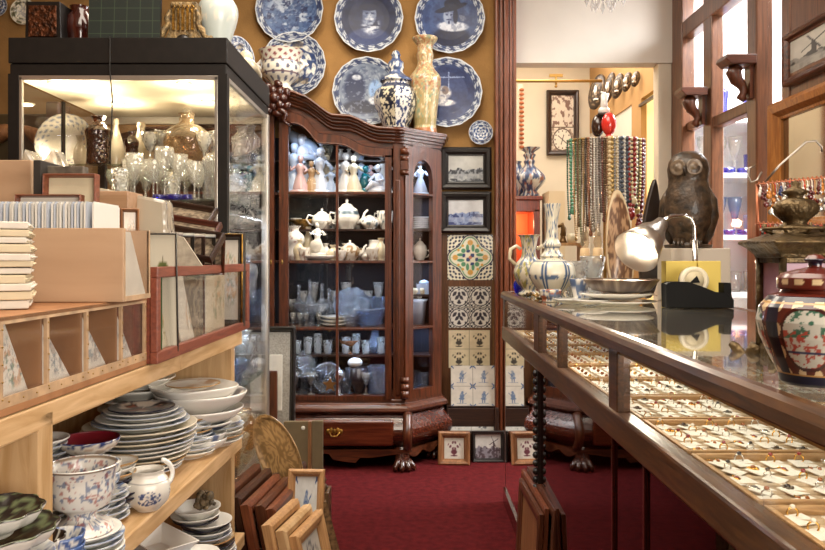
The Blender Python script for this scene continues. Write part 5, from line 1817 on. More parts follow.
m = MB(); slab(m, YA, YBc, TZ, TZ + .012, .0, CD); slab(m, YA, YBc, ZT - .008, ZT, .0, CD)
m.build('case_boards', BRN, pc, bevel=.001)
m = MB(); slab(m, YA, YBc, TZ, ZT, CD - .01, CD); m.build('back_board', BRN, pc)
m = MB(); slab(m, YA, YBc, TZ + .012, TZ + .028, .0, .004); slab(m, YA, YBc, ZT - .012, ZT - .001, 0, .004)
divs = [1.105, 1.235, 1.372, 1.52, 1.64]
for y in divs:
    slab(m, y - .004, y + .004, TZ + .028, ZT - .012, .0005, .006)
m.build('edge_tape', mat('taped_edge', 'c6a27c', .5, var=.2, vs=30), pc)
m = MB()
for y in divs[:-1] + [.96, .80, YA + .01]:
    slab(m, y - .003, y + .003, TZ + .012, ZT - .008, .012, .14)
m.build('divider', BRN, pc)
m = MB(); slab(m, YA, YBc, TZ + .012, ZT - .008, .006, .008); m.build('front_pane', PLEX, pc)
for y, z in [(y, TZ + .025 + k * .026) for y in divs for k in range(5)] + [(YA + .04 + k * .0385, TZ + .02) for k in range(8, 26)]:
    MB().ball((fx_(y, -.001), y, z), .0016, 6).build('pin', BRASS, pc)
ppos = [(1.15, 1.222, 'a flower bouquet', 1), (1.247, 1.362, 'two facing birds', 2), (1.386, 1.508, 'dense line ornament', 3), (1.532, 1.630, 'a faint figure', 4)]
for i, (yt, yb, what, sd) in enumerate(ppos):
    card(fx_, .024, divs[i] + .005, yt, divs[i] + .005, yb, TZ + .013, ZT - .010, print_paint(sd, 'eae2d6', '70707a', ('c08a64', '5c7a66') if i == 0 else ('9a8c84', '6c7c86')),
         'white print showing %s, %s slanting print from the left in the low case' % (what, ORD[i]), 'prints in the low case')
card(fx_, .024, .97, 1.03, .97, 1.092, TZ + .013, ZT - .010, print_paint(9), 'white print at the left end of the low case, cut by the picture edge', 'prints in the low case')

# red wood framed glass case
RY0, RY1 = 1.652, 2.50
rc = thing('framed_glass_case', 'red-brown wooden case with glass front holding leaning prints, at the shelf end', 'case')
RT = 1.178


def fr_(y, ins=0):
    return -.565 + (y - 1.652) * .022 - ins


def slabr(m, ya, yb, z0, z1, in0, in1):
    m.prism([(fr_(ya, in0), ya), (fr_(yb, in0), yb), (fr_(yb, in1), yb), (fr_(ya, in1), ya)], z0, z1, 'z')


m = MB()
slabr(m, RY0, RY1, RT - .024, RT, -.004, .014); slabr(m, RY0, RY1, TZ, TZ + .026, -.004, .014)
slabr(m, RY0, RY0 + .022, TZ + .026, RT - .024, -.0035, .0135); slabr(m, RY1 - .028, RY1, TZ + .026, RT - .024, -.0035, .0135)
m.build('front_frame', REDW, rc, bevel=.002)
m = MB(); slabr(m, RY0 + .012, RY1 - .012, TZ, TZ + .01, .0145, .41); slabr(m, RY0 + .001, RY0 + .012, TZ + .001, RT - .011, .0145, .41); slabr(m, RY1 - .012, RY1 - .001, TZ + .001, RT - .011, .0145, .41); slabr(m, RY0, RY1, TZ, RT - .001, .41, .42)
m.build('case_boards', REDW, rc)
m = MB(); slabr(m, RY0 + .02, RY1 - .025, TZ + .024, RT - .02, .004, .006); m.build('front_pane', PLEX, rc)
MB().b2(fr_(1.70, .006), fr_(1.70, .004), 1.698, 1.702, TZ + .02, RT - .02).build('pane_edge', mat('green_glass_edge', '2f5a34', .2), rc)


def relief(seedv):
    def f(u, v):
        a = fbm(u * 18, v * 18, seedv, 4)
        c = mx(hx('574a3c'), hx('8d7c66'), ss(.4, .6, a))
        g = (np.abs(np.sqrt(((u - .5) / 1.2) ** 2 + (v - .5) ** 2) - .28) < .03)
        return mx(c, hx('a89880'), g * .7)
    return f


rcp = [(.020, 1.676, 1.678, 1.676, 1.800, print_paint(21, 'e0d6bc', '5c6444', ('8c7c4c', '66703c')), 'cream print with green landscape, nearest in the red-brown case'),
       (.027, 1.676, 1.690, 1.70, 1.840, print_paint(22, 'd9c8a4'), 'cream mount just behind the landscape print in the red-brown case'),
       (.040, 1.69, 1.83, 1.80, 1.935, relief(4), 'dark bronze-toned ornamental panel in the red-brown case, nearer of two'),
       (.034, 1.822, 1.925, 1.928, 2.035, print_paint(24, 'eae2d2', '6c7c90'), 'narrow white print between the two bronze-toned panels'),
       (.046, 1.92, 2.145, 2.03, 2.150, relief(6), 'dark bronze-toned ornamental panel in the red-brown case, further of two'),
       (.038, 2.150, 2.345, 2.155, 2.345, print_paint(25, 'dccdb0', 'a8a088'), 'beige portrait print near the far end of the red-brown case')]
for i, (ins, a_, b_, c_, d_, pf, lb) in enumerate(rcp):
    card(fr_, ins, a_, b_, c_, d_, TZ + .011, RT - .012, pf, lb, 'prints in the red-brown case')

# plywood box with glass end and card sleeves
bx_ = thing('card_box', 'open plywood box with clear end, full of white card sleeves', 'box')
BX0, BX1 = X(123, 1.45), X(-60, 1.45)
BZ0, BZ1 = ZT + .001, Z(228, 1.45)
MB().b2(BX1, BX0, 1.45, 1.458, BZ0, BZ1).build('front_board', PLY, bx_, bevel=.001)
m = MB(); m.b2(BX1, BX0, 1.458, 1.60, BZ0, BZ0 + .006); m.b2(BX1, BX0, 1.592, 1.60, BZ0, BZ1); m.b2(BX1, BX1 + .008, 1.458, 1.592, BZ0, BZ1)
m.build('back_and_base', PLY, bx_)
MB().b2(BX0 - .003, BX0, 1.458, 1.592, BZ0 + .006, BZ1).build('clear_end', PLEX, bx_)
m = MB(); m.b2(BX0 - .004, BX0 + .001, 1.4585, 1.5995, BZ0 + .0005, BZ0 + .01); m.b2(BX0 - .004, BX0 + .0005, 1.4585, 1.462, BZ0 + .01, BZ1); m.b2(BX0 - .004, BX0 + .0005, 1.592, 1.5995, BZ0 + .01, BZ1)
m.build('edge_tape', mat('taped_edge', 'c6a27c', .5, var=.2, vs=30), bx_)
SLV = [mat('sleeve_white', 'd9d5cc', .6), mat('sleeve_blue', 'b2b8c2', .6), mat('sleeve_grey', 'c4c0b8', .6)]
slv = []
for k in range(3):
    m = MB(); m.box((0, 0, .0925), (.0034, .128, .185)); m.box((0, 0, .0945), (.0014, .122, .189))
    slv.append(m.build('card_sleeve', SLV[k]))
xx = X(96, 1.49)
i = 0
slen = .0058
N = 52
for i in range(N):
    x = xx - i * slen - (.0 if i < 2 else .0)
    k = [0, 1, 0, 2, 1, 0, 1, 2][i % 8]
    lb = ('white card sleeve at the right end of the packed row' if i == 0 else 'pale card sleeve standing packed in the plywood box')
    L = (x, 1.525, BZ0 + .0065)
    g = 'card sleeves in the plywood box'
    ry = rp.uniform(-.012, .012)
    if i == 0:
        L = (x + .006, 1.525, BZ0 + .0065)
    if slv[k].get('label') is None:
        slv[k].location = L; slv[k].rotation_euler = (0, ry, 0); tag(slv[k], lb, 'card sleeve', g)
    else:
        dup(slv[k], L, (0, ry, 0), lb, g)
# leaning white cards behind clear end
tag(MB().prism([(1.47, 0), (1.585, 0), (1.50, .13), (1.47, .13)], BX0 - .0062, BX0 - .0042, 'x').build('mount_card', PAPER, loc=(0, 0, BZ0 + .007)), 'white slanted mount card behind the clear end of the plywood box', 'card')

# pile of wrapped booklets at the far left
zz = ZT + .001
for i in range(11):
    th = rp.choice((.010, .012, .014))
    m = MB()
    m.box((0, 0, th / 2), (.24, .15, th)); m.box((.002, 0, th * .5), (.243, .148, th * .35))
    o = m.build('booklet', [PAPER, CARD][i % 2], loc=(X(43 - rp.uniform(0, 5), 1.3) - .135, 1.27, zz), rot=(0, rp.uniform(-.006, .006), rp.uniform(-.03, .03) + .43), bevel=.002)
    tag(o, 'pale flat booklet in the pile at the left edge, %s' % nth(i, 11), 'booklet', 'pale booklets piled at the left edge')
    zz += th + .0012

# things behind / on the cases
zt2 = ZT + .002


def flatbox(name, cat, label, px0, px1, py0, py1, Y, dep, mt, rz=0, tilt=0, bevel=.002, z=None, group=None, fn=None):
    w_ = X(px1, Y) - X(px0, Y); h_ = Z(py0, Y) - (Z(py1, Y) if z is None else z)
    m = MB().b2(-w_ / 2, w_ / 2, 0, dep, 0, h_)
    o = m.build(name, mt, loc=(X((px0 + px1) / 2, Y), Y, Z(py1, Y) if z is None else z), rot=(tilt, 0, rz), bevel=bevel)
    return tag(o, label, cat, group)


# back support platform behind the row (deck for the things behind)
tag(MB().b2(-1.30, -.66, 1.63, 1.95, RT + .0, RT + .012).build('plank', PLY), 'plywood plank lying across the back of the cases', 'plank')
PZ = RT + .013
flatbox('wooden_box', 'box', 'plain brown wooden box at the left edge behind the card sleeves', -30, 31, 160, 0, 1.75, .12, PLY, z=PZ)
flatbox('wooden_box', 'box', 'long brown wooden box lying behind the mahogany-framed mount', 70, 128, 191, 0, 1.80, .1, wood('brown_box', 'b08a6a', '94704f', 'x', 3, .6), z=PZ)
flatbox('album', 'album', 'dark album spine standing beside the mahogany-framed mount', 33, 41, 160, 0, 1.66, .12, mat('dark_cloth', '2d261f', .7), z=PZ)
flatbox('album', 'album', 'brown marbled album behind the mahogany-framed mount', 40, 83, 166, 0, 1.69, .03, mat('marbled_board', '6e6253', .6, var=.4, vs=30), z=PZ)


def std_frame(px0, px1, py0, py1, Y, mt, fn, label, fw, tilt=-.1, rz=0, dep=.02, z=None, name='framed_picture', cat='picture', group=None, mat2=None, nx=40, ny=40):
    zb0 = Z(py1, Y) if z is None else z
    t = thing(name, label, cat, (X((px0 + px1) / 2, Y), Y, zb0), (tilt, 0, rz), group)
    frame(t, X(px1, Y) - X(px0, Y), Z(py0, Y) - zb0, fw, dep, mt, fn, mat2=mat2, nx=nx, ny=ny)
    return t


std_frame(41, 95, 173, 0, 1.64, wood('mahog_frame', '8a4e34', '5c2f1c', 'x', 6), None, 'mahogany-framed cream mount standing behind the card sleeves', .008, z=PZ, mat2=CARD, tilt=-.04)
std_frame(14, 80, 194, 0, 1.62, wood('mahog_frame', '8a4e34', '5c2f1c', 'x', 6), print_paint(41), 'low wooden-framed picture peeking over the card sleeves', .006, z=PZ, tilt=-.03)
std_frame(121, 139, 208, 0, 1.70, TEAKY, print_paint(43, 'd8c8b0', '5c4c44'), 'small reddish wooden frame above the clear end of the box', .008, z=PZ, tilt=-.05, rz=.4)
# plastic wrapped pack
WRAP = glass('plastic_wrap', 'f4efe4', .85, 1.4, .12, .45, 'efe6d4', bump=.7, bs=30)
m = MB()
m.prism([(-.17, 0), (.24, 0), (.23, .15), (.02, .19), (-.02, .2), (-.05, .28), (-.09, .23), (-.12, .28), (-.15, .17)], 0, .07, 'y')
o = m.build('wrapped_parcel', WRAP, loc=(X(70, 1.85), 1.86, PZ), rot=(0, 0, 0), bevel=.008)
tag(o, 'crumpled plastic-wrapped parcel in front of the lit glass case', 'parcel')
tag(MB().prism([(-.16, 0), (.12, 0), (.11, .13), (-.14, .16)], .012, .055, 'y').build('parcel_card', CARD, loc=(X(70, 1.85), 1.86, PZ)), 'cream cards inside the plastic-wrapped parcel', 'cards')

# in and on the red-brown case: frames and boxes
DKB = mat('dark_box_cloth', '3e3730', .75, var=.2, vs=20)
zin = TZ + .012
flatbox('storage_box', 'box', 'dark grey-brown storage box standing tilted behind the red-brown case', 133, 163, 200, 0, 2.30, .10, DKB, z=RT - .06, rz=-.25)
tag(MB().b2(-.1, .1, -.06, .06, 0, .03).build('wooden_tray', OAK, loc=(X(148, 2.2), 2.16, RT + .0), rot=.1, bevel=.002), 'light wooden tray on the red-brown case under the dark box', 'tray')
tilted = [(172, 197, 206, 2.25, DARKW, 'black frame tilted on the pile, topmost', .26, .09), (176, 198, 221, 2.12, wood('dark_red_wood', '5c2a1c', '38180f', 'x', 6, .35, .3), 'red-brown frame tilted on the pile, second from top', .24, .085),
          (178, 199, 232, 2.02, DARKW, 'brown frame tilted on the pile, third from top', .22, .08)]
for i, (a, b, py, Y, mt_, lb, wd_, h_) in enumerate(tilted):
    t = thing('framed_picture', lb, 'picture', (X((a + b) / 2, Y) - .02, Y + .02, Z(py, Y) - .06), (-.75, .16, -.15), 'frames tilted on the red-brown case')
    frame(t, .16, .10, .014, .02, mt_, relief(60 + i), nx=30, ny=20)
# row of dark slide frames standing in the case
for i in range(5):
    Y = 1.93 + i * .055
    t = thing('framed_picture', 'dark-edged small frame in the slanting row above the case, %s from the camera' % ORD[i], 'picture', (fr_(Y, .10) + .012 * i, Y, RT - .03), (.42, 0, .32), 'slanting row of small dark frames')
    frame(t, .13, .12, .01, .014, [DARKW, BLACKW, DARKW, BLACKW, WALNUT][i], relief(40 + i), nx=24, ny=24)
m = MB(); m.b2(-.06, .06, -.045, .045, 0, .03)
bk = thing('book', 'thick cream-paged book lying on the red-brown case', 'book', (fr_(2.1, .065), 2.12, RT + .001), .1)
MB().b2(-.058, .056, -.042, .042, .003, .027).build('pages', CARD, bk)
m = MB(); m.b2(-.06, .06, -.045, .045, 0, .003); m.b2(-.06, .06, -.045, .045, .027, .03); m.b2(-.06, -.057, -.045, .045, 0, .03); m.build('cover', mat('brown_leather', '5c4630', .5, var=.3, vs=40), bk)
t = std_frame(205, 244, 233, 0, 2.42, BLACKW, print_paint(51, 'd8d2c4'), 'black and gold frame standing at the far end of the red-brown case', .022, z=zin, tilt=-.02, rz=-.1)
MB().tube([(X(244, 2.42) - X(224.5, 2.42) - .004, -.006, .0), (X(244, 2.42) - X(224.5, 2.42) - .004, -.006, Z(233, 2.42) - zin - .004), (-.05, -.006, Z(233, 2.42) - zin - .004)], .003, 6).build('gilt_edge', GILT, t)


def pear(u, v):
    c = mx(hx('d8d2c0'), hx('c2bca8'), v)
    c = mx(c, hx('5c6432'), el(u, v, .5, .7, .2, .07, .15))
    c = mx(c, hx('3c4420'), el(u, v, .54, .69, .1, .04, .3))
    return mx(c, hx('4a3c24'), (np.abs(u - .5) < .015) * (v > .76) * (v < .81))


std_frame(150, 178, 233, 0, 1.78, BLACKW, pear, 'small black-edged picture of a green fruit in the red-brown case', .004, z=zin, tilt=.10, rz=.15, dep=.008)
m = MB(); m.add([(-.05, 0, 0), (.055, 0, 0), (.01, .0, .07), (-.012, 0, .075), (-.05, 0.0, .045)] + [(-.05, .004, 0), (.055, .004, 0), (.01, .004, .07), (-.012, .004, .075), (-.05, .004, .045)], [(0, 1, 2, 3, 4), (9, 8, 7, 6, 5)] + [(i, (i + 1) % 5, 5 + (i + 1) % 5, 5 + i) for i in range(5)])
tag(m.build('card_wedge', mat('grey_linen_card', 'b6aa96', .8, var=.15, vs=60), loc=(X(178, 1.80), 1.82, RT + .0), rot=(.1, 0, -.1)), 'grey-beige pointed card standing beside the fruit picture', 'card')
# ------------------------------------------------------------------ lit glass case (vitrine) on the left
VX0, VX1, VY0, VY1 = -1.335, -.612, 2.475, 3.21
VT = 1.925
BLK = mat('charcoal_laminate', '1e1a17', .5, var=.15, vs=30, spec=.25)
vt_ = thing('glass_case', 'tall charcoal-topped glass display case with lit cream ceiling, full of glassware', 'cabinet')
fw = .014
m = MB(); m.b2(VX0, VX1, VY0, VY1, VT - .085, VT)
m.b2(VX0 + .004, VX1 - .004, VY0 + .004, VY1 - .004, VT - .125, VT - .087)
m.build('top_box', BLK, vt_, bevel=.003)
for (x, y, w_) in ((VX0, VY0, .035), (VX1 - .03, VY0, .03), (VX0, VY1 - .03, .03)):
    MB().b2(x, x + w_, y, y + .03, .05, VT - .12).build('corner_post', BLK, vt_)
MB().b2(VX1 - .028, VX1, VY1 - .035, VY1, .05, VT - .12).build('corner_post', ALU, vt_, bevel=.002)
m = MB()
for z0, z1 in ((VT - .14, VT - .125), (.10, .115)):
    m.b2(VX0 + .03, VX1 - .03, VY0 + .002, VY0 + .014, z0, z1)
    m.b2(VX1 - .014, VX1 - .002, VY0 + .03, VY1 - .03, z0, z1)
m.b2(VX0 + .035, VX0 + .045, VY0 + .002, VY0 + .014, .11, VT - .13)
m.b2(VX1 - .042, VX1 - .032, VY0 + .002, VY0 + .014, .11, VT - .13)
m.b2(VX1 - .014, VX1 - .002, VY0 + .032, VY0 + .044, .11, VT - .13)
m.b2(VX1 - .014, VX1 - .002, VY1 - .048, VY1 - .035, .11, VT - .13)
m.build('metal_trim', ALU, vt_, bevel=.001)
MB().b2(VX0, VX1, VY0, VY1, .0, .10).build('plinth', BLK, vt_, bevel=.003)
VG = glass('vitrine_glass', 'ffffff', .985, .7, .012)
MB().b2(VX0 + .04, VX1 - .04, VY0 + .006, VY0 + .010, .11, VT - .135).build('front_pane', VG, vt_)
MB().b2(VX1 - .010, VX1 - .006, VY0 + .04, VY1 - .04, .11, VT - .135).build('side_pane', VG, vt_)
MB().b2(VX0 + .006, VX0 + .010, VY0 + .04, VY1 - .04, .11, VT - .135).build('side_pane', VG, vt_)
MB().b2(VX0 + .004, VX0 + .012, 2.84, 2.86, .11, VT - .135).build('side_bar', BLK, vt_)
MB().b2(VX0 + .03, VX1 - .03, VY1 - .02, VY1 - .016, .11, VT - .135).build('back_pane', VG, vt_)
MB().b2(VX0 + .03, VX1 - .03, VY1 - .03, VY1 - .012, VT - .16, VT - .126).build('back_rail', ALU, vt_)
cz = VT - .127
MB().b2(VX0 + .015, VX1 - .015, VY0 + .015, VY1 - .02, cz - .004, cz).build('lamp_ceiling', mat('cream_ceiling_panel', 'f0e2c4', .7), vt_)
SPOTE = mat('lamp_glow', 'fff2d8', .5, emis='fff0d0', es=9)
for (px, py) in ((48, 79), (88, 87), (184, 83), (27, 104), (118, 103), (208, 101)):
    Y = (cz - .005 - CH) * F / (HY - py)
    x = X(px, Y)
    Y = min(max(Y, VY0 + .08), VY1 - .08)
    d = MB().lathe([(.0001, 0), (.022, 0), (.028, .002), (.03, .006)], 20).build('downlight', mat('lamp_ring', 'e8e0cc', .3, .6), vt_, loc=(x, Y, cz - .010))
    MB().lathe([(.0001, -.001), (.021, -.001), (.0215, .001)], 20).build('lamp_lens', SPOTE, d)
    lamp('vitrine_lamp', (x, Y, cz - .02), 6.0, (1, .84, .6), .02, 'SPOT', (0, 0, 0), 2.4)
    area('vitrine_ceiling_fill', (x, Y, cz - .10), (PI, 0, 0), .05, 1.1, (1, .84, .58))  # added unseen light, aimed up to brighten the cream ceiling panel
SH = [1.548, 1.392, 1.02, .72, .42]
for z in SH:
    y0 = VY0 + .33 if z == 1.548 else VY0 + .02
    MB().b2(VX0 + .015, VX1 - .015, y0, VY1 - .03, z - .006, z).build('glass_shelf', glass('shelf_glass', 'f0faf4', .95, 1, .02), vt_)
# cord on the front
tag(MB().tube([(X(110.5, VY0), VY0 - .004, VT + .002), (X(110.5, VY0), VY0 - .006, Z(70, VY0)), (X(113, VY0), VY0 - .005, Z(100, VY0)), (X(112, VY0), VY0 - .005, Z(130, VY0)), (X(110.5, VY0), VY0 - .005, Z(160, VY0))], .0022, 6).build('cable', mat('black_rubber', '17130f', .6)),
    'thin dark cable hanging down the front of the lit glass case', 'cable')
rv = random.Random(4)


def gl(name, prof, s, label, px, Y, z, mt, n=28, h=None, fl=None, group=None):
    return solid(name, sc_(prof, s, h or s), label, name.split('_')[-1], (X(px, Y), Y, z + .0005), mt, n, fl=fl, group=group)


BOT = [(.0001, 0), (.8, 0), (.9, .08), (.9, .5), (1, .62), (1, .72), (.5, .84), (.42, .9), (.6, .98), (.6, 1.0), (.45, 1.0)]
gl('ribbed_bottle', BOT, .048, 'brown ribbed glass bottle, tallest dark object in the lit glass case', 99, 2.86, SH[0], G_BROWN, 32, .188, lambda th, z, r: 1 + .05 * np.cos(th * 12) * (z < .14))
NB = [(.0001, 0), (.9, 0), (1, .05), (1, .38), (.5, .7), (.28, .86), (.35, .93), (.3, 1)]
gl('milky_bottle', NB, .036, 'slender milky bottle right of the brown ribbed bottle', 116, 2.98, SH[0], G_MILK, 24, .20)
gl('milky_bottle', NB, .05, 'wide-based milky carafe bottle between brown bottle and globe decanter', 141, 2.95, SH[0], G_MILK, 28, .18)
gl('brown_flask', BOT, .026, 'small amber flask beside the milky carafe', 132, 2.86, SH[0], G_BROWN, 20, .13)
gd = thing('globe_decanter', 'large clear globe decanter with short neck in the lit glass case', 'decanter', (X(187, 2.9), 2.9, SH[0] + .001))
MB().lathe([(.0001, 0), (.045, 0), (.05, .008), (.085, .04), (.102, .085), (.092, .125), (.055, .155), (.03, .168), (.027, .2), (.032, .205)], 36, fl=lambda th, z, r: 1 + .015 * np.cos(th * 16)).build('body', glass('smoky_glass', 'e6c8a0', .8, 2.2, .05, .2, 'e8cfa8', bump=.6, bs=50), gd)
MB().ball((0, 0, .215), (.018, .018, .014), 12).build('stopper', G_THIN, gd)
for s in (-1, 1):
    MB().tube([(s * .085, 0, .13), (s * .12, 0, .14), (s * .125, 0, .1), (s * .1, 0, .07)], .008, 8).build('handle', G_CUT, gd)
gl('clear_decanter', BOT, .04, 'clear decanter right of the globe decanter', 214, 3.0, SH[0], G_CUT, 24, .15)
o = MB().lathe([(.0001, 0), (.07, 0), (.115, .015), (.12, .016), (.1, .006)], 48, colf=lambda th, t, r, z: mx(hx('ddd2b8'), hx('5a6a88'), ss(.2, .4, np.sin(th * 20) * np.sin(r * 220)) * (r > .075)), res=6, M=Matrix.Translation((0, 0, .12)) @ Matrix.Rotation(PI / 2 - .15, 4, 'X')).build('scroll_plate', PNT, loc=(X(62, 3.05), 3.08, SH[0] + .001))
tag(o, 'pale patterned plate standing at the back left of the lit case', 'plate')
gl('white_vase', VP, .05, 'round white vase left of the brown ribbed bottle', 80, 3.02, SH[0], G_MILK, 24, .14)
# wine glasses on second shelf
WG2 = [(.0001, 0), (.8, 0), (.7, .02), (.1, .06), (.09, .5), (.35, .56), (.85, .72), (1, .88), (.92, 1), (.88, 1), (.95, .88), (.8, .73), (.0001, .58)]
FLT = [(.0001, 0), (.9, 0), (.8, .03), (.12, .07), (.1, .4), (.4, .46), (.8, .75), (1, 1), (.94, 1), (.7, .75), (.0001, .47)]
TMB = [(.0001, 0), (.8, 0), (.82, .06), (1, 1), (.95, 1), (.76, .1), (.0001, .08)]
gi = 0
for (ya, n_, a, b) in ((2.56, 8, 122, 226), (2.70, 9, 118, 228), (2.86, 9, 116, 232)):
    for i in range(n_):
        px = a + (b - a) * i / (n_ - 1) + rv.uniform(-3, 3)
        Y = ya + rv.uniform(-.02, .02)
        if X(px, Y) > VX1 - .07:
            continue
        k = rv.choice((0, 0, 1, 2))
        prof = (WG2, FLT, TMB)[k]
        h = (.165, .15, .11)[k] * rv.uniform(.85, 1.1)
        if Y > VY0 + .3:
            h = min(h, .14)
        s = (.033, .032, .03)[k]
        nm = ('wine_glass', 'flute_glass', 'tumbler_glass')[k]
        row = ('front', 'middle', 'back')[(2.56, 2.70, 2.86).index(ya)]
        gl(nm, prof, s, '%s, %s row of the upper glass shelf, %s from left' % (('clear wine glass', 'clear tall-footed glass', 'clear cut tumbler')[k], row, ORD[i]), px, Y, SH[1], (G_THIN, G_THIN, G_CUT)[k], 22, h, group='clear glasses on the upper shelves of the lit case')
for i, (px, w_) in enumerate(((159, .022), (175, .032), (187, .02))):
    gl('blue_tumbler', [(.0001, 0), (.9, 0), (1, .2), (.95, .9), (.0001, .9)], w_, 'small cobalt blue dish, front of the upper glass shelf, %s from left' % ORD[i], px, 2.53, SH[1], G_BLUE, 20, .02, group='cobalt dishes')
# tumblers on top level too (bright mass)
for i, (px, Y) in enumerate(((150, 2.83), (163, 2.85), (172, 2.98), (204, 2.84), (160, 3.05), (203, 3.08))):
    gl('cut_goblet', FLT, .034, 'cut glass goblet on the top glass shelf, %s from left' % ORD[i], px, Y, SH[0], G_CUT, 22, .12, group='goblets on the top glass shelf')
# side facing column of glassware on all the shelves
kinds = [('crystal_bowl', [(.0001, 0), (.5, 0), (.55, .1), (1, .9), (.95, .95), (.5, .2), (.0001, .12)]), ('glass_decanter', BOT), ('wine_glass', WG2), ('crystal_vase', TMB), ('glass_goblet', FLT)]
cols_ = [CUTB, G_CUT, G_THIN, CUTB, G_CUT]
for li, z in enumerate(SH + [.102]):
    nm_l = ('top', 'second', 'third', 'fourth', 'fifth', 'bottom')[li]
    for i in range(8):
        Y = 2.58 + .078 * i
        if z == 1.548 and Y < 2.9:
            continue
        k = rv.randrange(5)
        hh = {0: .09, 1: .2, 2: .15, 3: .14, 4: .15}[k] * rv.uniform(.8, 1.15)
        if z < 1.4 and z > 1.3:
            hh = min(hh, .14)
        ss_ = {0: .07, 1: .042, 2: .034, 3: .038, 4: .036}[k]
        for j, xoff in enumerate((.065, .20) if li > 1 else (.065,)):
            gl(kinds[k][0], kinds[k][1], ss_ if k or not j else .06, '%s in the lit case, %s shelf, %s%s along right pane' % (kinds[k][0].replace('_', ' '), nm_l, ORD[i], '' if j == 0 else ' in second row'),
               CX + (VX1 - xoff - (.02 if k == 0 else 0)) * F / Y, Y, z, cols_[(k + li + j) % 5] if li < 4 else [G_CUT, glass('amber_glass', 'f0c070', .8, 2.2, .06, .25, 'e8b468', bump=.7, bs=80)][(k + j) % 2], 22, hh, group='glassware along the right side of the lit case')
area('vitrine_strip', (VX1 - .12, 2.86, 1.375), (0, 0, 0), .03, 3.2, (.7, .82, 1), .6)
area('vitrine_strip', (VX1 - .12, 2.86, 1.005), (0, 0, 0), .03, 2.4, (.7, .82, 1), .6)
area('vitrine_strip', (VX1 - .12, 2.86, .705), (0, 0, 0), .03, 2.0, (1, .78, .5), .6)
area('vitrine_strip', (VX1 - .12, 2.86, .405), (0, 0, 0), .03, 1.6, (1, .74, .42), .6)

# things on top of the glass case
TV = VT + .001
cb = thing('iron_casket', 'black iron casket with copper-coloured relief panel on the glass case top, far left', 'casket', (X(50, 2.62), 2.62, TV), 0)
m = MB(); m.prism([(-.075, 0), (.075, 0), (.07, .016), (.062, .02), (.058, .15), (-.058, .15), (-.062, .02), (-.07, .016)], -.05, .05, 'y')
m.build('body', mat('black_iron', '1c1917', .35, .3), cb, bevel=.002)
MB().b2(-.048, .048, -.056, -.05, .028, .135).build('relief_panel', mat('copper_relief', '6a3c22', .4, .7, .6, 60, 1.0, 70), cb, bevel=.002)
rj_ = thing('lacquer_jar', 'dark red-brown glazed jar beside the iron casket', 'jar', (X(80, 2.66), 2.66, TV))
MB().lathe([(.0001, 0), (.03, 0), (.034, .01), (.05, .07), (.045, .12), (.03, .14), (.034, .16)], 24).build('body', mat('oxblood_glaze', '4c1a10', .15, coat=.8, var=.4, vs=20), rj_)
mt_ = thing('cutting_mat', 'dark green grid cutting mat standing upright on the glass case', 'mat', (X(124, 2.53), 2.53, TV), (-.06, 0, 0))


def gridp(u, v):
    c = np.tile(hx('141d15'), (len(u), 1))
    g = (np.abs(np.mod(u * 5.6, 1) - .5) > .478) + (np.abs(np.mod(v * 4.6 + .35, 1) - .5) > .478)
    return mx(c, hx('3c4c34'), (g > 0) * .8)


m = MB(); m.grid(.243, .20, 120, 100, gridp, y=-.001)
m.build('grid_face', PNTM, mt_)
MB().b2(-.1215, .1215, 0, .012, 0, .2).build('board', BLACKW, mt_)
gs = thing('gothic_shrine', 'carved gilded gothic shrine ornament on the glass case top', 'shrine', (X(186, 2.6), 2.6, TV))
GW = mat('aged_gilt_wood', 'a98c5e', .5, .3, .5, 50, .8, 90)
m = MB()
m.prism([(-.085, 0), (.085, 0), (.065, .02), (.05, .05), (.045, .15), (-.045, .15), (-.05, .05), (-.065, .02)], -.03, .03, 'y')
m.build('body', GW, gs, bevel=.004)
m = MB()
for i in range(5):
    x = -.032 + i * .016
    m.b2(x - .004, x + .004, -.038, -.03, .05, .125)
    m.tube([(x - .006, -.036, .125), (x, -.036, .137), (x + .006, -.036, .125)], .0025, 6)
m.build('tracery', GILT, gs)
for s in (-1, 1):
    m = MB()
    m.tube([(s * .045, -.03, .12), (s * .055, -.034, .09), (s * .05, -.034, .07), (s * .066, -.034, .05), (s * .072, -.034, .03), (s * .09, -.034, .018), (s * .098, -.03, .03)], [.006, .01, .008, .012, .009, .012, .006], 8)
    m.build('scroll', GW, gs)
MB().ball((0, -.035, .018), (.024, .01, .018), 10, 0).build('base_opening', BLACKW, gs)
solid('white_vase', [(.0001, 0), (.032, 0), (.034, .008), (.05, .06), (.068, .12), (.07, .16), (.055, .19), (.04, .2)], 'pale celadon vase with raised flowers on the glass case, beside the shrine', 'vase', (X(218, 2.68), 2.68, TV), None, 40, colf=lambda th, t, r, z: mx(hx('c9d2cc'), hx('e8e2d2'), ss(.55, .65, fbm(th * 6, z * 60, 4)) * (z > .1)), res=5)
hn = thing('draped_figure', 'white reclining china figure trailing down at the rear corner of the glass case', 'figure', (X(243, 3.0), 3.0, TV))
m = MB()
m.tube([(-.06, 0, .19), (-.065, -.01, .12), (-.05, -.03, .07), (-.02, -.05, .035), (.03, -.05, .03), (.05, -.02, .025)], [.014, .02, .028, .034, .03, .018], 12)
m.ball((.02, -.04, .062), (.028, .03, .028), 12)
m.tube([(.03, -.04, .05), (.05, .0, .03), (.055, .06, .015), (.05, .1, .012)], [.016, .014, .01, .006], 10)
m.build('body', CREAMP, hn)
wall_plate(.09, 3, 'gilt-edged oval plate leaning behind the celadon vase on the glass case', (X(236, 3.1), 3.12, TV + .1), rot=(0, 0, 1.0))
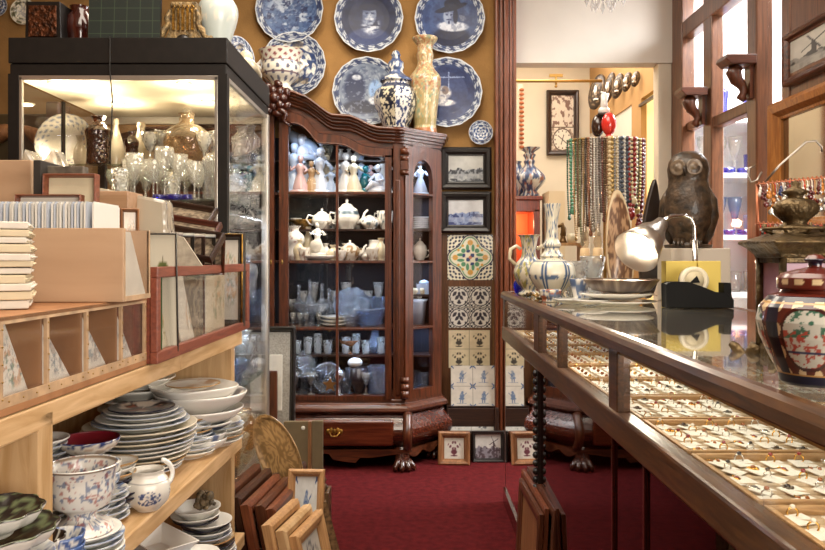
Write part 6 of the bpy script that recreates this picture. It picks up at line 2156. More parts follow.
# dark furniture behind at the far left
wr = thing('wooden_settle', 'dark leather-backed carved wooden chair back seen at the far left', 'chair', (-1.95, 3.4, 0))
m = MB(); m.b2(-.45, .30, 0, .08, 0, 1.85); m.build('back_panel', mat('olive_leather', '4a3a20', .5, var=.3, vs=6), wr, bevel=.01)
m = MB()
for s in (-1, 1):
    m.b2(s * .33 - .03, s * .33 + .03, -.03, .09, 0, 1.9)
m.build('post', WALNUT, wr, bevel=.008)
m = MB(); m.tube([(-.4 + .7 * t, -.02, 1.93 - .25 * t + .06 * math.sin(t * 9)) for t in [i / 16 for i in range(17)]], [.03 + .012 * math.sin(i * 1.3) for i in range(17)], 10)
m.build('carved_rail', TEAKY, wr)
m = MB(); m.b2(-.45, .3, -.5, 0, .40, .46)
for sx_ in (-.42, .27):
    m.b2(sx_ - .03, sx_ + .03, -.48, -.42, 0, .40)
m.build('seat', WALNUT, wr)

# ------------------------------------------------------------------ floor things at left
LIN = mat('grey_linen', 'b9b2a6', .9, var=.15, vs=120)
YL = 3.72
t = thing('large_frame', 'tall black-framed grey linen mount leaning against the big cabinet', 'picture frame', (X(262, YL), YL, 0), (-.08, 0, 0))
frame(t, X(288, YL) - X(225, YL), Z(327, YL), .028, .03, BLACKW, None, mat2=LIN)
t2 = flatbox('mount_card', 'card', 'white mount card in front of the grey linen mount', 250, 282, 355, 0, 3.66, .004, PAPER, z=.45, tilt=-.05)
flatbox('mahogany_post', 'board', 'dark mahogany board standing before the grey linen mount', 268, 277, 371, 0, 3.60, .02, MAHOGV, z=0)
KH = mat('khaki_board', '6e5c40', .8, var=.12, vs=10)
pf = thing('portfolio', 'khaki drawing portfolio with wooden edge standing before the cabinet', 'portfolio', (X(303, 3.55), 3.55, 0), (-.05, 0, .05))
wd_ = X(325, 3.55) - X(286, 3.55)
hh_ = Z(422, 3.55)
MB().b2(-wd_ / 2, wd_ / 2 * .25, -.01, .02, 0, hh_).build('front_board', KH, pf, bevel=.002)
MB().b2(wd_ / 2 * .25, wd_ / 2 * .42, -.014, .022, 0, hh_).build('wood_edge', TEAKY, pf, bevel=.002)
MB().b2(wd_ / 2 * .42, wd_ / 2, -.0, .03, 0, hh_).build('back_board', KH, pf, bevel=.002)
MB().ball((.0, -.012, hh_ - .03), (.01, .004, .01), 10).build('snap_button', PAPER, pf)
# oval tray
YO = 2.93
tag(MB().b2(-.13, .09, -.05, .05, 0, .285).build('low_crate', DARKW, loc=(-.47, YO, 0)), 'dark low crate behind the edge-on frames, carrying the oval tray', 'crate')
ov_ = thing('oval_tray', 'oval carved wooden tray leaning diagonally against the glass case', 'tray', (X(298, YO), YO - .01, .287), (-.1, -.55, -.25))
m = MB()


def traypaint(u, v):
    x = (u - .5) * 2; y = (v - .5) * 2
    r = np.sqrt(x * x + y * y)
    g = np.sin(fbm(x * 2, y * 2, 4) * 50)
    return mx(hx('a8865a'), hx('7c5f3a'), ss(-.2, .4, g))


H2, W2 = .165, .085
pr = [(.0001, 0), (.85, 0), (.93, .012), (1, .014), (1, .008), (.9, -.006), (.0001, -.008)]
M_ = Matrix.Translation((0, 0, H2)) @ Matrix.Diagonal((W2, 1, H2, 1)) @ Matrix.Rotation(PI / 2, 4, 'X')
m.lathe([(a, b) for a, b in pr], 90, colf=lambda th, t, r, z: traypaint(r * np.cos(th) * .5 + .5, r * np.sin(th) * .5 + .5), res=10, M=M_)
m.build('tray', PNTG, ov_)
# stacked frames leaning, like books, against the glass case
FR = [MAHOGV, WALNUT, REDW, DARKW, MAHOGV, REDW]
FR = [wood('frame_wood_%s' % n_, a, b, 'z', 6, .4, .15) for n_, a, b in (('a', '66371f', '3e2012'), ('b', '4c2a1a', '2c170d'), ('c', '83472c', '552b18'), ('d', '40261a', '22130c'))]
fpos = [(-.525, 2.67, .42, .38, 0), (-.488, 2.69, .40, .36, 1), (-.452, 2.66, .385, .36, 2), (-.418, 2.69, .37, .34, 0), (-.385, 2.70, .355, .34, 2), (-.445, 3.04, .36, .3, 3), (-.405, 3.04, .34, .28, 1)]
for i, (x, y, h, L_, k) in enumerate(fpos):
    t = thing('framed_tile', 'reddish frame edge-on in the dark floor stack, %s from left' % ORD[i], 'frame', (x, y, 0.0), (-.2, 0, PI / 2 - .12), 'edge-on frames in the dark floor stack')
    frame(t, L_, h, .05, .026, FR[k], lambda u, v: delft4(u, v, 1, 1, 'vase', 'ddd8cc', '46618a', 6), nx=20, ny=20)
# blue tile frame facing the room
YT_ = 2.72
t = floor_frame(285, 322, 487, 560, YT_, OAK, lambda u, v: np.where((np.abs(u - .5) < 2)[:, None], delft4(u, np.clip(v, 0, 1), 1, 1, 'figure', 'dfe0de', '2e4c86', 3), 0), 'light wooden frame holding a blue ship tile, facing the room', .026, tilt=-.2, rz=-.05, z=Z(545, YT_), nx=50, ny=60)
sb = tag(MB().b2(-.09, .09, -.06, .06, 0, Z(545, YT_) - .001).build('wooden_block', PINEZ, loc=(X(303, YT_), YT_ + .03, 0)), 'wooden block that the blue ship tile frame stands on', 'block')
for i, (x, y, h) in enumerate(((-.335, 2.42, .385), (-.300, 2.44, .36), (-.268, 2.46, .335))):
    t = thing('framed_tile', 'light oak frame seen edge-on before the ship tile, %s from left' % ORD[i], 'frame', (x, y, 0.0), (-.22, 0, PI / 2 - .2), 'edge-on light oak frames')
    frame(t, .26, h, .045, .026, [OAK, PINEZ, OAK][i], lambda u, v: delft4(u, v, 1, 1, 'lady', 'ddd8cc', '30343c', 6), nx=20, ny=20)
# small ceramic and a patterned runner at the edge
cf = thing('carved_figurine', 'small brown carved figurine group behind the ship tile frame', 'figurine', (X(310, 3.0), 3.0, 0))
m = MB()
m.b2(-.08, .08, -.05, .05, 0, .27)
for i in range(9):
    m.ball((rv.uniform(-.06, .06), rv.uniform(-.03, .03), .28 + rv.uniform(0, .05)), rv.uniform(.012, .022), 8)
m.build('figure_group', mat('carved_brown', '7a5a3a', .5, var=.5, vs=40), cf)
tag(MB().prism([(0, 0), (.10, 0), (.02, .30), (.0, .30)], 0, .03, 'y').build('patterned_board', mat('speckled_brown', '8a6a44', .8, h2='4c361f', vs=60), loc=(X(321, 2.75), 2.75, 0), rot=(0, 0, .2)), 'speckled brown board sloping down at the carpet edge', 'board')
# frames leaning by the counter front
for i, (x, y, h, L_) in enumerate(((.424, 2.62, .40, .5), (.406, 2.66, .385, .46), (.388, 2.62, .37, .40))):
    t = thing('framed_tile', 'dark frame leaning flat on the counter front, %s from the counter' % ORD[i], 'frame', (x, y, 0.0), (-.05, 0, -PI / 2 + .02), 'frames leaning on the counter front')
    frame(t, L_, h, .045, .014, FR[(i * 2) % 4], None, mat2=TEAKY)
m = MB(); m.lathe([(.0001, 0), (.04, 0), (.03, .02), (.012, .05), (.02, .1), (.012, .15), (.025, .2), (.008, .25)], 16)
tag(m.build('iron_finial', IRON, loc=(.27, 2.2, .0)), 'small dark metal candlestick at the foot of the counter', 'candlestick')
# ------------------------------------------------------------------ on the counter
ZC = CT + .0005


def ca(px, Y):
    return (X(px, Y), Y, ZC)


# white plates and dark bowl pile
Yp = 2.62
stack(X(618, Yp), Yp, ZC, [(2, .128, .012, .02)], 'the white plates under the lamp', 'white plates under the desk lamp')
o = MB().lathe([(.0001, .0), (.07, 0), (.1, .008), (.128, .018), (.128, .021), (.0001, .006)], 48).build('plate', PORC, loc=(X(616, Yp), Yp, ZC + .021))
tag(o, 'white plate between the lowest plate and the dark bowl under the lamp', 'plate', 'white plates under the desk lamp')
o = MB().lathe([(.0001, .0), (.06, 0), (.1, .01), (.13, .045), (.128, .048), (.1, .016), (.0001, .008)], 48, colf=lambda th, t, r, z: mx(hx('4a3a30'), hx('8a7a68'), ss(.5, .7, fbm(th * 6, r * 60, 3)))).build('bowl', PNT, loc=(X(621, Yp), Yp, ZC + .042))
tag(o, 'dark brown shallow bowl on top of the white plates', 'bowl')
m = MB()
for i in range(7):
    m.box((rv.uniform(-.05, .05), rv.uniform(-.04, .04), .012 + i * .003), (.07, .05, .003), 0, R=(rv.uniform(-.1, .1), rv.uniform(-.1, .1), rv.uniform(0, 3)))
tag(m.build('paper_slips', PAPER, loc=(X(621, Yp), Yp, ZC + .056)), 'white paper slips lying in the dark bowl', 'paper', kind='stuff')
# small saucers in front
for i, (px, Y, r, lb) in enumerate(((573, 2.70, .075, 'shallow white saucer at the far counter edge'), (588, 2.62, .062, 'small white saucer overlapping the shallow one, nearer the dark bowl'))):
    o = MB().lathe([(.0001, .0), (.5 * r, 0), (r, .014), (r, .017), (.5 * r, .006), (.0001, .005)], 40).build('saucer', PORC, loc=(X(px, Y), Y - .04 * i, ZC + .004 * i))
    tag(o, lb, 'saucer')

# desk lamp
dl = thing('desk_lamp', 'chrome desk lamp with bright conical shade bent over the plates', 'lamp', (X(695, 2.66), 2.66, ZC))
MB().lathe([(.0001, 0), (.05, 0), (.05, .012), (.02, .018), (.008, .03)], 28).build('base', CHROME, dl)


def L_(px, py, Y=2.66):
    return (X(px, Y) - X(695, 2.66), Y - 2.66, Z(py, Y) - ZC)


pts = [L_(695, 300), L_(695, 245), L_(694.5, 226), L_(691, 218), L_(684, 215.5), L_(672, 216), L_(664, 220, 2.63)]
MB().tube(pts, [.007, .007, .007, .007, .007, .007, .007], 12).tube([L_(695, 300), L_(695, 240)], .010, 12).build('arm', CHROME, dl)
ax = Vector(L_(636, 252, 2.52)) - Vector(L_(661, 224, 2.62))
q = Vector((0, 0, 1)).rotation_difference(ax.normalized()).to_matrix().to_4x4()
Ms = Matrix.Translation(L_(661, 224, 2.62)) @ q
hl = ax.length
MB().lathe([(.012, -.01), (.024, -.006), (.028, .02), (.034, .04), (.052, .075), (.078, hl), (.080, hl), (.052, .078), (.030, .04)], 36, M=Ms).build('shade', mat('shade_metal', 'b8aea2', .3, .9), dl)
MB().ball((0, 0, hl * .62), (.032, .032, .04), 16, M=Ms).build('bulb', mat('bulb_glow', 'fff4e0', .5, emis='ffefd6', es=60), dl)
bl = Ms @ Vector((0, 0, hl * .95)) + Vector(dl.location)
dirr = ax.normalized()
lamp('desk_lamp_light', tuple(bl), 26, (1, .9, .74), .03, 'SPOT', Vector((0, 0, -1)).rotation_difference(dirr).to_euler(), 2.6)

# tape dispenser
td = thing('tape_dispenser', 'black desk tape dispenser with white roll in front of the yellow blocks', 'tape dispenser', (X(665, 2.47), 2.47, ZC), -.05)


def T_(px, py):
    return ((px - 665) / F * 2.47, (308 - py) / F * 2.47)


MB().prism([T_(664, 308), T_(663.5, 284), T_(668, 282), T_(686, 282), T_(700, 287), T_(712, 292), T_(722, 293), T_(727, 296), T_(729.5, 300), T_(729.5, 308)], -.03, .03, 'y').build('body', mat('black_plastic', '0b0a09', .6, spec=.15), td, bevel=.003)
MB().prism([T_(720, 296), T_(720, 283), T_(727, 283), T_(728, 297)], -.025, .025, 'y').build('cutter_block', mat('black_plastic', '0b0a09', .6, spec=.15), td, bevel=.001)
rc_ = T_(693, 281)
Mr = Matrix.Translation((rc_[0], 0, rc_[1])) @ Matrix.Rotation(PI / 2, 4, 'X')
MB().lathe([(.030, -.012), (.046, -.012), (.046, .012), (.030, .012), (.030, -.012)], 40, M=Mr).build('tape_roll', mat('tape_white', 'e9dfc4', .35), td)
MB().lathe([(.0001, -.014), (.030, -.014), (.030, .014), (.0001, .014)], 32, M=Mr).prism([(rc_[0] - .018, rc_[1] - .008), (rc_[0] + .006, rc_[1] + .016), (rc_[0] + .016, rc_[1] - .006)], -.017, -.014, 'y', 1).build('hub', [mat('hub_cream', 'cfc2a0', .5), mat('black_plastic', '0b0a09', .6, spec=.15)], td)
YEL = mat('yellow_card', 'e8cf6a', .7)
for i, (a, b, lb) in enumerate(((666, 697, 'left pale yellow note block behind the tape dispenser'), (698, 721, 'right pale yellow note block behind the tape dispenser'))):
    Y = 2.56
    tag(MB().b2(X(a, Y), X(b, Y), Y - .0, Y + .05, ZC, Z(261, Y)).build('note_block', YEL, bevel=.002), lb, 'note block')
# acrylic stand and box under the owl
Yo = 2.86
tag(MB().b2(X(664, Yo), X(722, Yo), Yo - .08, Yo + .08, ZC, Z(248, Yo) - .002).build('display_box', mat('pale_grey_box', 'cbbfae', .5), bevel=.004), 'pale box behind the note blocks that the owl stands on', 'box')
# owl
ow = thing('owl_statue', 'dark carved wooden owl statue standing behind the desk lamp', 'statue', (X(688, Yo), Yo, Z(248, Yo)), -.4)
OWL = mat('dark_carved_wood', '57432f', .42, coat=.2, var=.6, vs=35, bump=.35, bs=70)
s_ = .31 / .31
m = MB()
m.lathe([(.0001, 0), (.085, 0), (.088, .012), (.05, .016), (.058, .04), (.082, .09), (.09, .14), (.086, .19), (.074, .235), (.07, .255), (.074, .275), (.076, .30), (.07, .33), (.052, .355), (.03, .366), (.0001, .368)], 60, sy=.85, res=3,
        fl=lambda th, z, r: 1 + .03 * np.maximum(0, np.sin(th * 16 + (z * 90).astype(int) * PI)) * (np.mod(z * 90, 1)) * (z > .04) * (z < .26))
m.build('body', OWL, ow)
m = MB()
for s in (-1, 1):
    pts = [(s * .060, -.0, .235), (s * .074, .005, .18), (s * .076, .012, .12), (s * .066, .03, .05), (s * .05, .045, .0)]
    m.tube(pts, [.012, .03, .034, .024, .008], 14)
m.build('wing', OWL, ow)
m = MB()
for s in (-1, 1):
    Me = Matrix.Translation((s * .029 - .004, -.058, .302)) @ Matrix.Rotation(PI / 2 + .0, 4, 'X') @ Matrix.Rotation(s * .35, 4, 'Y')
    m.lathe([(.0001, .006), (.009, .007), (.010, .002), (.022, .0), (.028, .005), (.031, .0), (.028, -.012)], 28, M=Me)
m.build('face_disc', mat('owl_face', '8a7660', .35, coat=.3, var=.3, vs=60), ow)
m = MB(); m.tube([(-.008, -.062, .305), (-.008, -.078, .292), (-.008, -.070, .268)], [.008, .008, .002], 8); m.build('beak', mat('owl_beak', '2a1f18', .3), ow)
m = MB()
for s in (-1, 1):
    for k in range(3):
        m.tube([(s * .03 + (k - 1) * .012, -.05, .03), (s * .03 + (k - 1) * .014, -.078, .018), (s * .03 + (k - 1) * .014, -.086, .010)], [.008, .007, .003], 8)
m.build('claws', OWL, ow)
# long dark pointed shield and patterned oval
Yk = 2.95
m = MB()
m.prism([(math.sin(a) * .055 * (1 if math.cos(a) > 0 else 1), .15 - .15 * math.cos(a) * (1)) for a in [0, .5, .9, 1.3, 1.7, 2.2, 2.7, PI, 3.6, 4.1, 4.6, 5.0, 5.4, 5.8]], -.01, .012, 'y')
hsz = Z(176, Yk) - ZC
m = MB(); pl = []
for i in range(24):
    a = 2 * PI * i / 24
    pl.append((.052 * math.sin(a) * (1 - .35 * max(0, -math.cos(a)) ** 2 * 0), hsz * .5 - hsz * .5 * math.cos(a)))
pl = [(x * (1 - .55 * (z / hsz) ** 2), z) for x, z in pl]
m.prism(pl, -.012, .012, 'y')
tag(m.build('carved_horn', mat('dark_horn', '2e2118', .3, coat=.5, var=.3, vs=14), loc=(X(649, Yk), Yk + .02, ZC), rot=(-.08, .1, .15), bevel=.006), 'tall dark pointed wooden piece standing left of the owl', 'carving')
Yk2 = 2.88
hs2 = Z(188, Yk2) - ZC


def orn(u, v):
    x = u * 2 - 1; y = v * 2 - 1
    a = fbm(u * 14, v * 20, 4)
    c = mx(hx('b99470'), hx('6a4a34'), ss(.4, .55, a))
    return mx(c, hx('d8c4a0'), (x * x + y * y > .82) * 1.0)


ot = thing('oval_fan', 'oval pale-rimmed ornamented panel standing before the necklaces', 'ornament', (X(622, Yk2), Yk2, ZC), (-.12, 0, .1))
m = MB()
g = 40
pts = []; Fs = []; U = []; Vv = []
for j in range(g + 1):
    for i in range(g + 1):
        u = i / g; v = j / g
        x = u * 2 - 1; y = v * 2 - 1
        xx = x * math.sqrt(max(0, 1 - y * y / 2)); yy = y * math.sqrt(max(0, 1 - x * x / 2))
        pts.append((xx * .055 * (1 - .12 * yy), -.004 - .01 * (1 - xx * xx - yy * yy), hs2 / 2 + yy * hs2 / 2)); U.append(xx * .5 + .5); Vv.append(yy * .5 + .5)
Fs = [(j * (g + 1) + i, j * (g + 1) + i + 1, (j + 1) * (g + 1) + i + 1, (j + 1) * (g + 1) + i) for j in range(g) for i in range(g)]
m.add(pts, Fs, 0, True, lin(orn(np.array(U), np.array(Vv))).tolist())
m.build('face', PNTG, ot)
m = MB(); m.prism([(.056 * math.sin(2 * PI * i / 28) * (1 + .12 * math.cos(2 * PI * i / 28)), hs2 / 2 - (hs2 / 2 + .002) * math.cos(2 * PI * i / 28)) for i in range(28)], -.002, .008, 'y')
m.build('back', OAK, ot)

# tall blue and white bottle vase (near)
def delftv(th, t, r, z):
    x = np.mod(th * 6 / (2 * PI) * 1.0, 1)
    c = mx(hx('e9e2cc'), hx('3f5c84'), ((np.abs(x - .08) < .035) + (np.abs(x - .92) < .035)) * (z > .02) * (z < .15) * 1.0)
    c = mx(c, hx('3f5c84'), ss(.55, .62, fbm(th * 7, z * 60, 3)) * ((z < .03) + (z > .155) * 1.0 + (np.abs(z - .09) < .01)) * .85)
    return mx(c, hx('33507c'), ((np.abs(z - .15) < .002) + (np.abs(z - .205) < .002)) * .9)


Yn = 2.95
lob6 = lambda th, z, r: 1 + .045 * np.abs(np.cos(th * 3)) * (z < .15)
solid('bottle_vase', [(.0001, 0), (.045, 0), (.05, .01), (.042, .022), (.07, .06), (.088, .1), (.078, .14), (.045, .158), (.04, .165), (.046, .17), (.034, .185), (.028, .2), (.036, .215), (.024, .24), (.023, .31), (.034, .375), (.03, .375)], 'tall blue and white bottle vase at the far end of the counter', 'vase', (X(552, Yn), Yn, ZC), None, 120, colf=delftv, res=7, fl=lob6)


def polyv(th, t, r, z):
    c = mx(hx('e2d8c0'), hx('4c5f86'), ss(.52, .6, fbm(th * 6, z * 55, 13)) * .8)
    return mx(c, hx('a9a04c'), ss(.6, .66, fbm(th * 5, z * 50, 18)) * .9)


Yn2 = 3.25
v2 = thing('handled_vase', 'cream handled vase with green and blue sprays left of the bottle vase', 'vase', (X(529, Yn2), Yn2, ZC))
MB().lathe([(.0001, 0), (.04, 0), (.045, .01), (.03, .025), (.055, .06), (.066, .1), (.055, .14), (.035, .165), (.03, .2), (.04, .25), (.05, .262), (.045, .262)], 100, colf=polyv, res=6, crv=True).build('body', PNT, v2)
for s in (-1, 1):
    MB().tube([(s * .055, 0, .13), (s * .085, 0, .16), (s * .08, 0, .2), (s * .055, 0, .215), (s * .035, 0, .2)], .008, 10).build('handle', CREAMP, v2)
solid('cobalt_vase', [(.0001, 0), (.02, 0), (.03, .03), (.028, .05), (.02, .06)], 'small cobalt blue glass vase at the far corner of the counter', 'vase', (X(520, 3.4), 3.4, ZC), G_BLUE, 24)
# small patterned cup and box near the rail
solid('footed_dish', [(.0001, 0), (.03, 0), (.028, .01), (.035, .02), (.038, .045), (.035, .045), (.03, .02), (.0001, .015)], 'small patterned square-footed dish before the bottle vase', 'dish', (X(549, 2.83), 2.80, ZC), None, 90, colf=paint_blue(4, .5, 'e6ddc8', '4c5f86', 5, 'a8603c'), res=4, fl=lambda th, z, r: 1 + .08 * np.cos(th * 4))
solid('beaker', [(.0001, 0), (.028, 0), (.026, .006), (.022, .02), (.038, .085), (.036, .085), (.0001, .03)], 'blue and white beaker between the bottle vase and the plates', 'cup', (X(577, 2.82), 2.78, ZC), None, 80, colf=paint_blue(3, .5, 'ece8e0', '3c5480', 9), res=5)
solid('crystal_vase', [(.0001, 0), (.035, 0), (.045, .03), (.048, .07), (.03, .11), (.05, .15), (.045, .15)], 'round cut crystal vase behind the beaker', 'vase', (X(577, 2.98), 2.98, ZC), G_CUT, 36, fl=flu)
solid('crystal_vase', [(.0001, 0), (.035, 0), (.04, .03), (.03, .07), (.045, .13), (.05, .17), (.045, .17)], 'tall cut crystal vase left of the dark bowl', 'vase', (X(594, 3.0), 3.02, ZC), G_CUT, 36, fl=flu)
# candle lamps
for i, (px, Y) in enumerate(((585, 3.12), (598, 3.05))):
    cl__ = thing('candle_lamp', 'cream candle-shaped lamp with clear pointed bulb, %s of two behind the crystal vases' % ('left' if i == 0 else 'right'), 'lamp', (X(px, Y), Y, ZC))
    MB().lathe([(.0001, 0), (.035, 0), (.02, .012), (.01, .03), (.012, .1), (.028, .14), (.03, .145)], 20).build('stand', G_CUT, cl__)
    MB().lathe([(.016, .14), (.022, .16), (.02, .20), (.014, .205)], 20).build('candle', mat('candle_cream', 'e8c89a', .5), cl__)
    MB().lathe([(.012, .2), (.02, .225), (.014, .26), (.004, .30), (.0001, .305)], 18).build('bulb', glass('bulb_glass', 'fff4e0', .9, 2, .03, .15, 'fff0d8'), cl__)
# chess-like knight and small dark figure
m = MB(); m.lathe([(.0001, 0), (.02, 0), (.014, .01), (.01, .03), (.014, .04)], 16); m.tube([(0, 0, .03), (.004, 0, .06), (-.004, 0, .08), (-.022, 0, .07)], [.012, .013, .012, .006], 10)
Y3_ = 3.3
sh3 = thing('small_shelf', 'narrow wooden stand behind the bottle vase holding little figures', 'stand', (X(567, Y3_), Y3_, ZC))
MB().b2(-.06, .06, -.03, .03, Z(243, Y3_) - ZC - .012, Z(243, Y3_) - ZC).b2(-.06, -.05, -.03, .03, 0, Z(243, Y3_) - ZC - .012).b2(.05, .06, -.03, .03, 0, Z(243, Y3_) - ZC - .012).build('frame', OAK, sh3)
tag(m.build('knight_figure', mat('gilt_dark', '6a4e2c', .3, .6), loc=(X(563, Y3_), Y3_, Z(243, Y3_) + .001)), 'small bronze animal figure on the narrow stand', 'figure')
tag(MB().lathe([(.0001, 0), (.02, 0), (.024, .03), (.015, .04)], 18).build('ivory_box', CREAMP, loc=(X(572, Y3_), Y3_ - .005, Z(243, Y3_) + .001)), 'tiny cream box on the narrow stand', 'box')

# necklace rack and necklaces
YN = 3.22
nr = thing('necklace_rack', 'tall metal rack with a round top from which the necklaces hang', 'rack', (X(605, YN), YN, ZC))
zt_ = Z(141, YN) - ZC
MB().tube([(0, 0, 0), (0, 0, zt_)], .008, 10).lathe([(.0001, 0), (.08, 0), (.08, .01), (.01, .02)], 24).build('pole', BRASS, nr)
RR = .155
MB().tube([(RR * math.cos(a), RR * .6 * math.sin(a), zt_) for a in [i * PI / 16 for i in range(32)]], .005, 8, closed=True).tube([(-RR, 0, zt_), (RR, 0, zt_)], .004, 8).tube([(0, -RR * .6, zt_), (0, RR * .6, zt_)], .004, 8).build('ring', BRASS, nr)
tag(MB().ball((0, 0, .06), (.032, .03, .05), 16).lathe([(.0001, 0), (.02, 0), (.01, .015)], 16).build('red_egg', mat('red_lacquer', 'd8342a', .2, coat=.8), loc=(X(607, YN), YN - .03, ZC + zt_ + .008)), 'shiny red egg-shaped ornament on top of the necklace rack', 'ornament')
tag(MB().ball((0, 0, .06), (.028, .028, .05), 16).lathe([(.0001, 0), (.02, 0), (.01, .015)], 16).build('dark_egg', mat('dark_lacquer', '38241a', .2, coat=.8), loc=(X(599, YN), YN + .02, ZC + zt_ + .008)), 'dark brown egg-shaped ornament on top of the necklace rack', 'ornament')
bd_ = thing('bird_figure', 'small white bird-like figure perched above the two egg ornaments', 'figure', (X(604, YN), YN, ZC + zt_ + .10))
MB().ball((0, 0, .03), (.026, .02, .02), 12).tube([(0, 0, .03), (.0, 0, .07), (.004, 0, .10)], [.018, .014, .018], 10).tube([(.004, 0, .1), (-.014, 0, .112)], [.01, .003], 8).build('body', PORC, bd_)
MB().tube([(0, 0, -.02), (0, 0, .02)], .006, 8).ball((0, 0, .015), (.03, .02, .012), 10).build('perch', DARKW, bd_)
NC = [('dark green', '2e5a44', .004), ('jade green', '4c8a6a', .0065), ('gold chain', 'a8844c', .0035), ('bronze bead', '6e5434', .0045), ('amber brown', '8a6a3c', .004), ('dark brown', '3c2c22', .004), ('silver mesh', 'b8b0a4', .0055),
      ('white pearl', 'd8d0c4', .004), ('grey pearl', 'a8a096', .004), ('garnet', '6a3c30', .0045), ('bronze chain', '7c6444', .004), ('cream bone', 'cdb890', .008), ('large golden bead', 'c8a868', .0085), ('grey', '8e8e8e', .0045),
      ('blue grey', '5a606c', .006), ('dark slate', '3c4450', .0085), ('black', '22262c', .006), ('bright red', '8c1c16', .009), ('cream shell', 'e0cca0', .008), ('gold and white', 'd4b878', .006), ('dark red', '6c1418', .0085), ('wine red', '7a2028', .0065)]
NC = NC[:4] + [('olive', '5e6440', .0045)] + NC[4:6] + [('copper bead', '8c5a3c', .0045)] + NC[6:9] + [('smoky', '5e5248', .005)] + NC[9:11] + [('tan wood', '9a7a54', .005)] + NC[11:14] + [('pale bone', 'd0c4ac', .005)] + NC[14:16] + [('white shell', 'd8d2c8', .006)] + NC[16:19] + [('bronze green', '5c5c40', .005)] + NC[19:] + [('brown wood', '5c4030', .006)]
n_ = len(NC)
for i, (nm, cc, br) in enumerate(NC):
    t = i / (n_ - 1)
    x = -RR + 2 * RR * t
    y = -RR * .6 * math.sqrt(max(0.02, 1 - (x / RR) ** 2))
    Lh = [.33, .30, .42, .36, .44, .42, .36, .40, .38, .36, .40, .30, .34, .40, .32, .38, .36, .30, .34, .40, .36, .36, .26, .32, .26, .28, .30, .36, .28, .27][i % 30]
    mt_n = mat('bead_' + nm.replace(' ', '_'), cc, .25, .6 if 'chain' in nm or 'bronze' in nm or 'silver' in nm or 'gold' in nm else 0.0, coat=.4)
    m = MB()
    wv = .005 + rv.uniform(0, .003)
    br *= 1.3
    nb = max(8, int(Lh / (br * 1.75)))
    px_ = [(-wv, 0), (wv, 0)]
    for s in (-1, 1):
        for k in range(nb):
            z = -k * Lh / nb
            q_ = k / nb
            m.ball((s * (wv + br * .6) * (1 - q_ ** 4 * .8), s * .004, z), br * .95, 6)
    m.ball((0, 0, -Lh), (br * 1.6, br * 1.3, br * 2), 8)
    m.tube([(-wv, -.004, 0), (-wv * .5, .0, .006), (wv * .5, .0, .006), (wv, .004, 0)], .0012, 5)
    o = m.build('necklace', mt_n, loc=(nr.location.x + x, YN + y, ZC + zt_ - .002))
    tag(o, '%s necklace hanging from the rack, %s of thirty from left' % (nm, (ORD + ['nineteenth', 'twentieth', 'twenty-first', 'twenty-second', 'twenty-third', 'twenty-fourth', 'twenty-fifth', 'twenty-sixth', 'twenty-seventh', 'twenty-eighth', 'twenty-ninth', 'thirtieth'])[i]), 'necklace', 'necklaces on the rack')
# bits on the corner of counter (small brass trinkets)
for i in range(9):
    Y = 3.45 - i * .07
    m = MB()
    for k in range(5):
        m.ball((rv.uniform(-.012, .012), rv.uniform(-.012, .012), .006 + rv.uniform(0, .01)), rv.uniform(.004, .008), 6)
    tag(m.build('trinket', [BRASS, TANP, IRON][i % 3], loc=(.475 + rv.uniform(0, .03), Y, ZC)), 'tiny metal trinket on the counter edge, %s from the far corner' % ORD[i], 'trinket', 'trinkets along the far counter edge')

# bronze lantern-shaped clock and imari jar
Yl = 1.27
lt = thing('bronze_lantern', 'tall bronze lantern with pink panels and onion finial behind the patterned jar', 'lantern', (X(795, Yl), Yl, ZC), .0)
m = MB()
S_ = Yl / F
hb = lambda py: (374 - py) * S_ - (374 - (HY + (CH - ZC) * F / Yl)) * S_ * 1
zz_ = lambda py: Z(py, Yl) - ZC


def sq(m, prof, n=4, mi=0):
    m.lathe(prof, n, ph=PI / 4, sm=False, mi=mi)


m = MB(); sq(m, [(.0001, zz_(184 + 50)), (.05, zz_(233)), (.062, zz_(236)), (.095, zz_(241)), (.098, zz_(243)), (.082, zz_(248)), (.07, zz_(254)), (.066, zz_(258)), (.0001, zz_(258))]); m.build('roof', IRON, lt, bevel=.002)
m = MB(); sq(m, [(.062, zz_(257)), (.062, zz_(262)), (.058, zz_(263))]); sq(m, [(.060, zz_(345)), (.064, zz_(350)), (.066, zz_(358)), (.0001, zz_(358))])
for a in range(4):
    an = PI / 4 + a * PI / 2
    m.tube([(.058 * math.cos(an), .058 * math.sin(an), zz_(352)), (.058 * math.cos(an), .058 * math.sin(an), zz_(258))], .0065, 8)
m.build('body', IRON, lt)
m = MB(); sq(m, [(.0001, zz_(350)), (.052, zz_(350)), (.052, zz_(258)), (.0001, zz_(258))], mi=0); m.build('pink_panel', mat('pink_enamel', 'b08a98', .45, h2='9a7082', vs=20), lt)
m = MB()
for k in range(8):
    m.ball((rv.uniform(-.02, .02), -.0395, zz_(rv.uniform(270, 340))), (.006, .002, .008), 6)
    m.tube([(rv.uniform(-.02, .02), -.039, zz_(340 - k * 8)), (rv.uniform(-.02, .02), -.039, zz_(332 - k * 8))], .0012, 5)
m.build('flower_inlay', mat('dark_inlay', '4a2420', .5), lt)
for a in range(4):
    an = PI / 4 + a * PI / 2
    c_, s__ = math.cos(an), math.sin(an)
    MB().tube([(.05 * c_, .05 * s__, zz_(355)), (.068 * c_, .068 * s__, zz_(352)), (.082 * c_, .082 * s__, zz_(362)), (.10 * c_, .10 * s__, .006), (.108 * c_, .108 * s__, .012)], [.012, .014, .011, .009, .006], 8).build('foot', IRON, lt)
